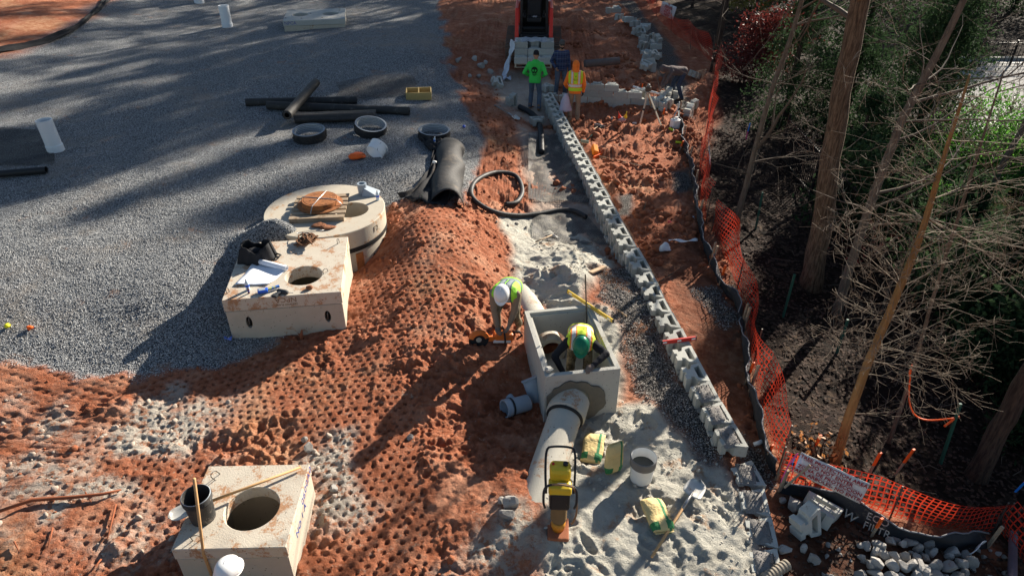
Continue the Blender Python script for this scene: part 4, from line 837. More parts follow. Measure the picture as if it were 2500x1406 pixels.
scatter('sand_lumps', 'damp lumps in the pale sand', np.stack([x, y, h], 1), 0, .02+.07*g.random(len(x))**4, pebble(5, 1, .7), mat('sand_lump', (.44, .41, .35), .95, .2, 4, .01, 40, world=True))
x, y, h, g = field(900, -8, -1, 4.2, 9.5, lambda x, y, h, a, b, c, d, e, g: (e > .3), 99)
scatter('pale_lumps', 'crumbs of dried grey concrete waste on the clay', np.stack([x, y, h], 1), 0, .02+.10*g.random(len(x))**4, pebble(6, 2, .5), mat('pale_lump', (.40, .33, .27), .95, .2, 4, .01, 40, world=True))
x, y, h, g = field(34000, 2.5, 15, 4, 20, lambda x, y, h, a, b, c, d, e, g: d > .5, 94)
lm = bpy.data.meshes.new('leaf'); lm.from_pydata([(-.5, 0, 0), (0, -.3, .14), (.5, 0, .03), (0, .3, .14)], [], [(0, 1, 2), (0, 2, 3)])
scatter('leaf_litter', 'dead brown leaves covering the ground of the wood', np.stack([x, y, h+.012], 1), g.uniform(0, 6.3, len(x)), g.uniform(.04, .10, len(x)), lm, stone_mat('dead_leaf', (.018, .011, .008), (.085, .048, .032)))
rnd = random.Random(9); mb = MB()
for _ in range(160):
    b = Tb(rnd.uniform(3.2, 10), rnd.uniform(4.5, 16), .03); a = rnd.uniform(0, 6.3); L = rnd.uniform(.15, .7)
    if sd_poly(np.array([b.x]), np.array([b.y]), Z_WOOD)[0] > .2: mb.tube([b, b+Vector((math.cos(a)*L*.5, math.sin(a)*L*.5, .05)), b+Vector((math.cos(a+.3)*L, math.sin(a+.3)*L, .02))], [.008, .006, .003], 4)
tag(mb.build('fallen_twigs', bk_twig, None, True), 'thin fallen twigs among the dead leaves', None, None, 'stuff')

# ------------------------------------------------------------ nets and fences
def net_mesh(name, fn, ns, nt, a=.16, b=.16):
    """real openings: every cell is a frame of four strips"""
    G = np.array([[fn(i/ns, j/nt) for j in range(nt+1)] for i in range(ns+1)], float)
    p00, p10, p11, p01 = G[:-1, :-1], G[1:, :-1], G[1:, 1:], G[:-1, 1:]
    def bl(s, t): return p00*(1-s)*(1-t)+p10*s*(1-t)+p11*s*t+p01*(1-s)*t
    v = np.stack([bl(0, 0), bl(1, 0), bl(1, 1), bl(0, 1), bl(a, b), bl(1-a, b), bl(1-a, 1-b), bl(a, 1-b)], 2).reshape(-1, 3); n = ns*nt
    q = np.array([[0, 1, 5, 4], [1, 2, 6, 5], [2, 3, 7, 6], [3, 0, 4, 7]]); f = (q[None]+(np.arange(n)*8)[:, None, None]).reshape(-1, 4)
    me = bpy.data.meshes.new(name); me.vertices.add(len(v)); me.vertices.foreach_set('co', v.ravel().astype(np.float32)); me.loops.add(f.size); me.loops.foreach_set('vertex_index', f.ravel().astype(np.int32))
    me.polygons.add(len(f)); me.polygons.foreach_set('loop_start', (np.arange(len(f))*4).astype(np.int32)); me.update(); return me
def poly_at(pts, s):
    """point at fraction s of a polyline"""
    L = [0]
    for a, b in zip(pts[:-1], pts[1:]): L.append(L[-1]+(b-a).length)
    d = s*L[-1]
    for i in range(len(pts)-1):
        if d <= L[i+1] or i == len(pts)-2: return pts[i].lerp(pts[i+1], (d-L[i])/max(1e-6, L[i+1]-L[i]))
def smooth_line(px, step=.1, up=0): return resample([T(u, v, up) for u, v in px], step)
k = N('orange_net'); p_ = k.pos(); c_ = k.mix(k.noise(3, p_), (.40, .02, .013), (.54, .04, .018)); k.put(k.b.inputs['Base Color'], c_); k.b.inputs['Roughness'].default_value = .45
tl = k.n('BsdfTranslucent'); k.put(tl.inputs[0], (.7, .06, .025)); mx = k.n('MixShader'); mx.inputs[0].default_value = .22; k.L.new(k.b.outputs[0], mx.inputs[1]); k.L.new(tl.outputs[0], mx.inputs[2]); k.L.new(mx.outputs[0], k.t.nodes['Material Output'].inputs[0]); m_onet = k.m
def net_fence(label, px, hgt, lean, seed, ends=None, sag=.12, cell=.075, posts=True, fold=.06):
    ln = smooth_line(px, .15); L = sum((b-a).length for a, b in zip(ln[:-1], ln[1:])); O = ln[0].copy(); rnd = random.Random(seed); ph = [rnd.uniform(0, 6) for _ in range(6)]
    t = thing('mesh_fence', label, 'fence', O)
    def fn(s, q):
        p = poly_at(ln, s); p2 = poly_at(ln, min(1, s+.01)); p1 = poly_at(ln, max(0, s-.01)); d = (p2-p1).normalized(); nrm = Vector((d.y, -d.x, 0)); x = s*L
        H = hgt*(1-sag*abs(math.sin(x*math.pi/2.1+ph[0]))-.05*math.sin(x*1.3+ph[1]))
        off = lean*q+fold*math.sin(x*2.6+ph[2])*q+fold*.7*math.sin(x*5.3+ph[3]+q*3)*math.sin(q*math.pi)+.05*math.sin(q*4+x)*q
        return p+nrm*off+Vector((0, 0, .03+H*q*(1-.25*max(0, lean))))-O
    mk('net', net_mesh('net', fn, int(L/cell), int(hgt/.07), .11, .12), m_onet, t)
    if posts:
        n = max(2, int(L/2.1))
        for i in range(n+1):
            p = poly_at(ln, i/n)-O; MB().tube([p+Vector((0, 0, -.2)), p+Vector((-lean*.3, 0, hgt*.95))], .012, 6).build('post', m_wire, t)
    return t
net_fence('far stretch of orange net fence carrying the white notice by the tumbled blocks', [(1560, -30), (1600, 40), (1650, 85), (1700, 125), (1742, 160)], 1.15, .35, 1)
net_fence('orange net fence running from the bend beside the stooping worker to the black silt fence', [(1748, 165), (1735, 250), (1722, 340), (1705, 430), (1712, 510), (1725, 545)], .95, -.08, 2, fold=.08)
net_fence('orange net fence alongside the wall, folded over the black silt fence', [(1738, 560), (1775, 640), (1810, 740), (1832, 850), (1850, 960), (1880, 1070), (1905, 1150)], .82, -.03, 3, fold=.08)
net_fence('orange net fence beside the rubble, with the white lettered notice', [(1900, 1165), (1990, 1205), (2080, 1235), (2190, 1265), (2300, 1290), (2425, 1300)], .62, .06, 4, sag=.10)
net_fence('slack end of orange net fence beyond the rubble heap', [(2440, 1300), (2480, 1350), (2520, 1400), (2560, 1450)], .62, .1, 5)
m_silt = mat('silt_fabric', (.03, .031, .034), .85, .35, 4, .006, 20, (.09, .075, .06), .58, 3)
def silt(label, px, hgt, lean, seed, group=None):
    ln = smooth_line(px, .12); O = ln[0].copy(); t = thing('silt_fence', label, 'silt fence', O); rnd = random.Random(seed); ph = rnd.uniform(0, 6); g = []
    for i, p in enumerate(ln):
        d = (ln[min(i+1, len(ln)-1)]-ln[max(i-1, 0)]).normalized(); nrm = Vector((d.y, -d.x, 0)); row = []
        for j in range(7):
            q = j/6; H = hgt*(1-.18*abs(math.sin(i*.28+ph))); row.append(p-O+nrm*(lean*q+.05*math.sin(i*.5+j*.9+ph)*q+.02*math.sin(i*1.7+j))+Vector((0, 0, -.03+H*q)))
        g.append(row)
    MB().sheet(g).build('fabric', m_silt, t, True, solid=.004); MB().tube([r[-1] for r in g], .011, 5).build('top_wire', mat('grey_edge', (.17, .17, .18), .7), t, True)
    n = max(1, int(len(ln)*.12/1.6))
    for i in range(n+1): p = ln[min(len(ln)-1, int(i*(len(ln)-1)/n))]-O; MB().box(p+Vector((.02, .0, hgt*.5)), (.035, .035, hgt+.25), (.05, .05, .3)).build('stake', m_plank, t)
    return t
silt('black silt fence starting behind the white jug', [(1655, 290), (1672, 360), (1688, 430), (1700, 520), (1716, 590), (1735, 650)], .38, .02, 1)
silt('black silt fence beside the small gravel patch', [(1737, 655), (1765, 705), (1795, 745), (1812, 800)], .36, .06, 2)
silt('black silt fence running along wall foot to the fence corner', [(1813, 805), (1818, 880), (1830, 960), (1850, 1050), (1878, 1130), (1895, 1170)], .42, .05, 3)
st = silt('slumped black silt fence with pale stencilled letters in front of the notice', [(1900, 1200), (1990, 1225), (2060, 1255), (2140, 1300), (2230, 1330), (2330, 1345), (2420, 1335)], .30, -.05, 4)
p = T(2100, 1283)+Vector((-.02, -.06, .18))-st.location
lettering('ECO\nFILTR', .13, Tr(p) @ Rz(R(-33)) @ Rx(R(62)), mat('pale_stencil', (.24, .24, .23), .8), st, .0015, align='LEFT')
lettering('W', .16, Tr(p+Vector((-.15, .07, -.02))) @ Rz(R(-33)) @ Rx(R(62)) @ Rz(R(-14)), mat('pale_stencil', (.24, .24, .23), .8), st, .0015)
# notices
m_sign = mat('white_notice_sheet', (.66, .65, .63), .6, .06, 5, 0, 1, (.42, .38, .34), .64, 5); m_sred = mat('red_lettering', (.34, .02, .03), .7)
def notice(label, tl_, tr_, bl_, lines, size, drop=.05, bar=True):
    tl_, tr_, bl_ = Vector(tl_), Vector(tr_), Vector(bl_); X = (tr_-tl_); wdt_ = X.length; X = X.normalized(); Yv = (tl_-bl_); hgt_ = Yv.length; Z_ = X.cross(Yv).normalized(); Yv = Z_.cross(X)
    M = Matrix(((X.x, Yv.x, Z_.x, tl_.x), (X.y, Yv.y, Z_.y, tl_.y), (X.z, Yv.z, Z_.z, tl_.z), (0, 0, 0, 1)))
    t = thing('warning_sign', label, 'sign'); t.matrix_world = M; g = []
    for i in range(13):
        g.append([(wdt_*i/12, -hgt_*j/4, .006*math.sin(i*.9+j)) for j in range(5)])
    MB().sheet(g).build('board', m_sign, t, True, solid=.004)
    for i, tx in enumerate(lines):
        lettering(tx, size, Tr(wdt_/2, -hgt_*(i+.5)/len(lines)*.92-hgt_*.04, .013) , m_sred, t, .001, bold=size*.018)
    for i in range(1, len(lines)): MB().box((wdt_*.5, -hgt_*(i)/len(lines)*.92-hgt_*.03, .0125), (wdt_*.86, .003, .002)).build('ruled_line', m_sred, t)
    for x_ in (.02, wdt_-.02): MB().lathe([(.012, 0), (.012, .006)], 8, Tr(x_, -.02, .008)).build('eyelet', m_steel, t)
    return t
SG = ['TREE PROTECTION AREA', 'DO NOT ENTER', 'ZONA DE PROTECCION', 'PARA ARBOLES- NO ENTRE']
notice('white tree protection notice with red lettering hung on orange net by the rubble', P(1957, 1103, .60), P(2124, 1181, .54), P(1936, 1150, .27), SG, .072)
notice('small white notice with red lettering on the far orange net', P(1618, 3, .95), P(1652, 18, .95), P(1606, 30, .45), ['TREE\nPROTECTION', 'DO NOT ENTER', 'ZONA DE', 'PROTECCION', 'NO ENTRE'], .10)
# white sheet seen edge-on, slipped down between the nets
g = [[T(1718, 395, .75)+Vector((0, -.55*i/6, -.10*i))+Vector((.03*j*math.sin(i*.5), .0, -.10*j*math.sin(math.pi*(i+.3)/6.6))) for j in range(4)] for i in range(7)]
tag(MB().sheet(g).build('plastic_sheet', mat('lilac_white_sheet', (.55, .53, .60), .5), None, True, solid=.003), 'folded pale sheet caught in the orange net beside the silt fence', 'sheet')
# stakes with orange paint
def stake(name, label, u, v, h_=.45, lean=(.06, .05), m_=None, tipm=m_orange, group=None, w_=.04, frac=.5):
    b = T(u, v); t = thing(name, label, 'stake', b, (lean[0], lean[1], .4), group)
    MB().box((0, 0, h_*.5*(1-frac)-.05), (w_, w_*.5, h_*(1-frac)+.1)).build('shaft', m_ or m_plank, t); MB().box((0, 0, h_*(1-frac*.5)), (w_+.004, w_*.5+.004, h_*frac)).build('painted_top', tipm, t); return t
fl_o = mat('orange_flagging', (.95, .12, .02), .5)
stake('survey_stake', 'wooden stake with orange painted top behind the notice', 2117, 1165, .5); stake('survey_stake', 'wooden stake with orange side standing in the wood past the notice', 2186, 1155, .55, (.1, .15))
stake('survey_stake', 'orange-painted stake at the rubble edge under the lettered silt fabric', 2127, 1310, .36); stake('survey_stake', 'orange stake leaning on the silt fence by the gravel patch', 1757, 695, .45, (0, .12)); stake('survey_stake', 'orange stake beside the silt fence near the wall end', 1820, 935, .45, (.05, .1))
stake('survey_stake', 'orange-topped stake near the tripod', 1617, 292, .4); stake('survey_stake', 'orange-topped stake behind the tripod on the cross wall', 1565, 225, .35); stake('survey_stake', 'orange stake with yellow tag near the white jug', 1660, 360, .35, (.2, .1)); stake('survey_stake', 'small orange stake beyond the dry-leaved seedling', 1982, 1108, .4); stake('survey_stake', 'orange stub at the fence corner beside the tall bundle of silt fabric', 1872, 1118, .3)
m_green = mat('green_steel_post', (.02, .085, .06), .6, .2, 9)
for u, v, a, c, lab in ((1912, 770, 1940, 670, 'green steel post in the wood beside the thick trunk'), (2300, 1130, 2345, 985, 'green steel post tied with the orange ribbon'), (1845, 560, 1862, 470, 'green steel post behind the slim forked trunk'), (2040, 870, 2070, 780, 'green steel post among the dead leaves left of the smooth trunk')):
    b = T(u, v); e = at_y(a, c, b.y); o = MB().bar(b-Vector((0, 0, .2)), e, .035, .035).build('fence_post', m_green); lab = lab.replace(' left of', ' near'); tag(o, lab, 'post')
# orange ribbon strung between sapling and post
A_, B_ = at_y(2225, 905, T(2170, 1080).y), at_y(2332, 1020, T(2300, 1130).y)
pts = [A_.lerp(B_, s)+Vector((-.10*math.sin(math.pi*s), 0, -.42*math.sin(math.pi*s**.85)))for s in [i/16 for i in range(17)]]
t = thing('flagging_ribbon', 'slack orange ribbon strung from thin sapling to green post', 'ribbon', A_)
MB().tube([p-A_ for p in pts], .012, 5).build('strand', fl_o, t, True); MB().tube([(-.02, 0, .09), (.02, .02, .05), (-.015, 0, 0), (.02, 0, -.12)], .018, 5).build('knot', fl_o, t, True)
MB().tube([B_-A_+Vector(q) for q in ((.05, 0, .03), (0, 0, 0), (-.06, 0, -.10), (-.10, 0, -.16))], .016, 5).build('tail', fl_o, t, True)
# pink and blue tapes by the notice; blue stake at the frame edge
for lab, pz, m_ in (('pink flagging tape tied to the net beside the notice', [(1905, 1180, .3), (1925, 1130, .5), (1950, 1105, .62)], mat('pink_tape', (.85, .10, .30), .4)), ('blue flagging tape tied to the net beside the notice', [(1935, 1157, .3), (1931, 1135, .42), (1945, 1108, .6)], mat('blue_tape', (.03, .28, .85), .4))):
    g = [[P(*q)+Vector((.0, .012*s, .01*s)) for s in (-1, 0, 1)] for q in pz]; tag(MB().sheet(g).build('flagging_tape', m_, None, True, solid=.002, sub=1), lab, 'tape')
stake('survey_stake', 'blue and pink flagged stake beyond the orange net', 2478, 1200, .45, (.1, .3), mat('blue_tape', (.03, .1, .6), .5), mat('pink_tape', (.8, .1, .3), .5)); stake('survey_stake', 'thin stake with blue and pink tape beside slim forked trunk', 1820, 345, .5, (.1, 0), mat('pink_tape', (.8, .1, .3), .5), mat('blue_tape', (.03, .1, .6), .5), None, .03)
# pole lying across the notice
tag(MB().tube([P(1915, 1190, .2), P(1978, 1135, .55)], .016, 7).build('metal_rod', m_plank), 'grey rod leaning over the corner of the notice', 'rod')
# ------------------------------------------------------------ rubble heap
rock_m = mat('broken_stone', (.40, .38, .35), .9, .2, 5, .02, 18, (.24, .20, .17), .58, 4, rnd=.2)
def rock_mesh(seed, sub=2):
    bm = bmesh.new(); bmesh.ops.create_icosphere(bm, subdivisions=sub, radius=.5); r = random.Random(seed)
    pl_ = [(Vector((r.gauss(0, 1), r.gauss(0, 1), r.gauss(0, 1))).normalized(), r.uniform(.22, .40)) for _ in range(9)]
    for v in bm.verts:
        for n_, d_ in pl_:
            e = v.co.dot(n_)-d_
            if e > 0: v.co -= n_*e
        v.co *= r.uniform(.97, 1.03)
    me = bpy.data.meshes.new('stone'); bm.to_mesh(me); bm.free(); me.materials.append(rock_m); return me
RK = [rock_mesh(k) for k in range(7)]; rnd = random.Random(77)
def rock(u, v, s, label, group=None, up=.0):
    o = bpy.data.objects.new('rubble_stone', RK[rnd.randint(0, 6)]); C.objects.link(o); o.location = T(u, v, up+s*.18); o.rotation_euler = (rnd.uniform(0, 6), rnd.uniform(0, 6), rnd.uniform(0, 6)); o.scale = (s*rnd.uniform(.8, 1.3), s*rnd.uniform(.8, 1.2), s*rnd.uniform(.7, 1)); return tag(o, label, 'stone', group)
n = 0
for i in range(11):
    for j in range(5):
        u = 2108+i*25+rnd.uniform(-9, 9)+(j % 2)*10; v = 1312+j*23+rnd.uniform(-8, 8)
        if v < 1330 and (u < 2165 or u > 2240): continue
        if v < 1350 and u > 2290: continue
        rock(u, v, rnd.uniform(.12, .21), 'pale broken stone in the rubble heap below the orange net', 'stones of the rubble heap', .03*(j % 2))
for i in range(40): rock(rnd.uniform(2000, 2480), rnd.uniform(1330, 1420), rnd.uniform(.05, .09), 'small stone chip scattered round the rubble heap', 'chips round the rubble')
rock(1935, 1235, .26, 'flat grey slab of broken stone behind the tipped block'); rock(1908, 1225, .12, 'tan stone beside the fence corner'); rock(1915, 1345, .2, 'pale lump of broken stone by the last wall blocks'); rock(1960, 1345, .16, 'stone sprayed with orange paint below the tipped block'); rock(1985, 1370, .2, 'pale flat stone below the tipped block'); rock(2100, 1335, .12, 'round stone at the rubble heap edge by the orange stake')
for i, (u, v, s) in enumerate(((1160, 150, .28), (1175, 165, .34), (1186, 158, .22), (1196, 178, .3), (1168, 185, .2), (1205, 195, .24), (1118, 152, .3), (1147, 190, .2))): rock(u, v, s, 'rough stone at the foot of the gravel bank by the loader', 'stones at the foot of the bank')
for i, (u, v, s) in enumerate(((1262, 547, .10), (1284, 557, .09), (1240, 553, .09), (1212, 545, .08))): rock(u, v, s, 'fist-sized stone on the pale sand beside the hose', 'stones beside the hose')
for i, (u, v, s) in enumerate(((755, 1095, .16), (800, 1165, .12), (815, 1195, .12), (742, 1075, .12), (1245, 1235, .24), (1238, 1260, .2), (1225, 1225, .12), (1000, 1065, .12), (1500, 660, .0))):
    if s: rock(u, v, s, 'muddy clod of rock lying on the clay by the tread marks', 'rocks on the clay')
# curved scrap of plastic and pipe butt by the rubble
g = [[T(2378, 1355, .16)+Vector((.30*(i/8-.5), -.09*math.cos(i/8*3)+.02*j, .05*math.sin(i/8*math.pi)-.07*j)) for j in range(3)] for i in range(9)]
tag(MB().sheet(g).build('plastic_scrap', m_pvc, None, True, solid=.006), 'curved pale scrap of pipe on the rubble heap', 'scrap')
b = T(1905, 1392); t = thing('corrugated_pipe', 'end of tan corrugated drain pipe by the last wall blocks', 'pipe', b+Vector((0, 0, .06)), (R(90), 0, R(-60)))
prof = []
for k_ in range(16): prof += [(.055 if k_ % 2 else .065, -.1+k_*.025), (.055 if k_ % 2 else .065, -.1+k_*.025+.02)]
MB().lathe(prof, 20, cap=False).build('barrel', mat('tan_pipe', (.34, .29, .22), .6), t, solid=.004)
tag(MB().lathe([(.05, -.5), (.05, .7)], 14, Tr(T(2465, 1370, .12)) @ Rz(R(-35)) @ Rx(R(80))).build('filter_sock', mat('purple_grey_sock', (.13, .10, .12), .9, .3, 6, .01, 20)), 'fat dark sediment sock lying past the rubble heap', 'sediment sock').scale = (1, 1, 1)
# ------------------------------------------------------------ iron picket fences and the road
m_iron = mat('black_iron', (.012, .012, .013), .45)
def pickets(label, a, b, hgt, gap=.11, rails=(.15, .95), r=.009):
    a, b = Vector(a), Vector(b); t = thing('picket_fence', label, 'fence', a); d = b-a; n = int(d.length/gap)
    mb = MB()
    for i in range(n): p = d*(i/n); mb.box(p+Vector((0, 0, hgt/2)), (2*r, 2*r, hgt))
    o = mb.build('picket_bars', m_iron, t)
    o['kind'] = 'stuff'
    for z in rails: MB().bar(Vector((0, 0, hgt*z)), d+Vector((0, 0, hgt*z)), .03, .03).build('rail', m_iron, t)
    for i in range(int(d.length/2.4)+1): MB().box(d*(min(1, i*2.4/d.length))+Vector((0, 0, hgt*.52)), (.055, .055, hgt*1.08)).build('post', m_iron, t)
    return t
pickets('black iron picket fence in the shade beside the thick trunk', T(1895, 395)+Vector((.1, 0, 0)), T(2010, 600)+Vector((.45, 0, 0)), 1.3)
pickets('black iron picket fence at the edge of the wood by the leaning trunk', T(2440, 1010), T(2560, 1180), 1.2); pickets('black iron picket fence on the far side of the road', P(2320, 162, -.85), P(2700, 165, -.85), 1.0, .16)
pickets('black iron picket fence behind the yellow-green shrub', T(1770, 0), T(1880, 30), 1.3)
RZ = -.80; rp = [P(2330, 148, RZ), P(2800, 148, RZ), P(2800, 330, RZ), P(2330, 330, RZ)]; o_ = rp[0]
road = MB().prism([(p.x, p.y) for p in (rp[3], rp[2], rp[1], rp[0])], RZ-.6, RZ).build('road', mat('pale_asphalt', (.27, .265, .255), .9, .15, 1.2, .004, 60, world=True)); road['kind'] = 'structure'
MB().box(((rp[0].x+rp[1].x)/2, rp[0].y+.1, RZ+.05), (rp[1].x-rp[0].x, .2, .12)).build('kerb', m_conc_grey, road)

# ------------------------------------------------------------ people
m_skin = mat('skin', (.36, .20, .13), .6, .1, 20); m_hair = mat('dark_hair', (.025, .018, .013), .8)
m_jean = mat('blue_grey_denim', (.085, .115, .16), .9, .25, 12, .004, 60, (.16, .16, .16), .58, 5); m_jean_d = mat('dark_denim', (.035, .05, .085), .9, .25, 12, .004, 60)
m_khaki = mat('khaki_cloth', (.30, .22, .15), .9, .15, 8, .006, 30, (.22, .14, .09), .58, 5); m_boot = mat('tan_boot', (.24, .13, .07), .8, .25, 12)
m_boot_d = mat('dark_boot', (.06, .04, .03), .8, .25, 12); m_black_c = mat('black_cloth', (.018, .018, .022), .9, .2, 10, .004, 30)
m_glove = mat('dark_glove', (.03, .035, .05), .8)
def camo():
    k = N('camouflage_cloth'); p = k.pos(True); c = k.mix(k.ramp(k.noise(11, p, 3), .45, .5), (.13, .10, .06), (.22, .18, .12)); c = k.mix(k.ramp(k.noise(14, p, 3, .6, 2), .56, .6), c, (.05, .045, .03)); k.put(k.b.inputs['Base Color'], c); k.b.inputs['Roughness'].default_value = .95; return k.m
def plaid():
    k = N('navy_plaid_cloth'); s = k.n('SeparateXYZ'); k.L.new(k.pos(True), s.inputs[0])
    def stripes(o, f, w_): return k.math('GREATER_THAN', k.math('SINE', k.math('MULTIPLY', o, f)), w_)
    c = k.mix(k.math('MULTIPLY', stripes(s.outputs[0], 75, .55), .7), (.018, .03, .085), (.06, .085, .16)); c = k.mix(k.math('MULTIPLY', stripes(s.outputs[2], 75, .55), .6), c, (.07, .095, .17)); c = k.mix(k.math('MULTIPLY', stripes(s.outputs[2], 37, .93), .6), c, (.16, .18, .22))
    k.put(k.b.inputs['Base Color'], c); k.b.inputs['Roughness'].default_value = .95; return k.m
def vest_mat(name, base, edge, band, vx=(.075, .125), hz=(.10, .17), two=None):
    """reflective bands printed on the vest, in the vest's own frame (x across, z up the back)"""
    k = N(name); s = k.n('SeparateXYZ'); k.L.new(k.pos(True), s.inputs[0]); ax = k.math('ABSOLUTE', s.outputs[0]); z = s.outputs[2]
    def rng_(v, a, b): return k.math('MULTIPLY', k.math('GREATER_THAN', v, a), k.math('LESS_THAN', v, b))
    e = .022; v_e = k.math('MULTIPLY', rng_(ax, vx[0]-e, vx[1]+e), k.math('GREATER_THAN', z, hz[0])); v_b = k.math('MULTIPLY', rng_(ax, *vx), k.math('GREATER_THAN', z, hz[0]))
    c = k.mix(v_e, base, edge); c = k.mix(v_b, c, band); c = k.mix(rng_(z, hz[0]-e, hz[1]+e), c, edge); c = k.mix(rng_(z, *hz), c, band)
    k.put(k.b.inputs['Base Color'], c); k.b.inputs['Roughness'].default_value = .7; k.put(k.b.inputs['Normal'], k.bump(k.noise(14, k.pos(True), 3), .02)); return k.m
lime, silver, vorange = (.50, .72, .03), (.62, .62, .60), (.85, .20, .03)
def ik(a, c, l1, l2, pole):
    a, c, pole = Vector(a), Vector(c), Vector(pole); d = c-a; L = min(d.length, (l1+l2)*.995); d = d.normalized(); x = (l1*l1-l2*l2+L*L)/(2*L); h_ = math.sqrt(max(0, l1*l1-x*x)); n = (pole-d*pole.dot(d)); n = n.normalized() if n.length > 1e-5 else d.orthogonal(); return a+d*x+n*h_, a+d*L
TORSO = ((-.10, .155, .115), (-.02, .17, .125), (.10, .16, .115), (.25, .175, .125), (.38, .195, .13), (.46, .185, .115), (.515, .115, .085), (.55, .062, .06))
def rings(mb, grow_, z0=-9, z1=9, M=None, seg=20, cap=True, pw=1.0):
    vs_, fs = [], []; rr_ = [r for r in TORSO if z0 <= r[0] <= z1]
    for z, a, b in rr_:
        for k in range(seg): t_ = 2*math.pi*k/seg; c_, s_ = math.cos(t_), math.sin(t_); vs_.append(((a+grow_)*math.copysign(abs(c_)**.85, c_), (b+grow_)*math.copysign(abs(s_)**.85, s_), z))
    for i in range(len(rr_)-1):
        for k in range(seg): l = (k+1) % seg; fs.append((i*seg+k, i*seg+l, (i+1)*seg+l, (i+1)*seg+k))
    if cap: fs += [tuple(reversed(range(seg))), tuple((len(rr_)-1)*seg+k for k in range(seg))]
    return mb.add(vs_, fs, M)
def hand(mb, w_, d, side, palm_n, curl=.5, s=1.0):
    """palm, four bent fingers and a thumb; w_ wrist, d along the hand, palm_n out of the palm"""
    d = Vector(d).normalized(); n = Vector(palm_n); n = (n-d*n.dot(d)).normalized(); x = d.cross(n)*side; w_ = Vector(w_); c = w_+d*.05*s
    mb.cone(w_+d*.015, w_+d*.075*s, .024*s, .03*s, 10); mb.cone(w_+d*.03*s+x*.02, w_+d*.08*s+x*.025*s, .016*s, .016*s, 8); mb.cone(w_+d*.03*s-x*.02, w_+d*.08*s-x*.025*s, .016*s, .016*s, 8)
    for k, (o, L) in enumerate(((-.033, .062), (-.011, .075), (.011, .07), (.033, .055))):
        a = w_+d*.088*s+x*o*s; dd = (d*math.cos(curl*.7)+n*math.sin(curl*.7)); b = a+dd*L*.55*s; d2 = (d*math.cos(curl*1.9)+n*math.sin(curl*1.9)); e = b+d2*L*.5*s
        mb.cone(a, b, .0105*s, .0095*s, 8, 3); mb.cone(b, e, .0095*s, .008*s, 8, 3)
    a = w_+d*.03*s-x*.03*s; b = a+(d*.55-x*.75+n*.35).normalized()*.042*s; mb.cone(a, b, .013*s, .011*s, 8, 3); mb.cone(b, b+(d*.8-x*.15+n*.5).normalized()*.034*s, .011*s, .009*s, 8, 3)
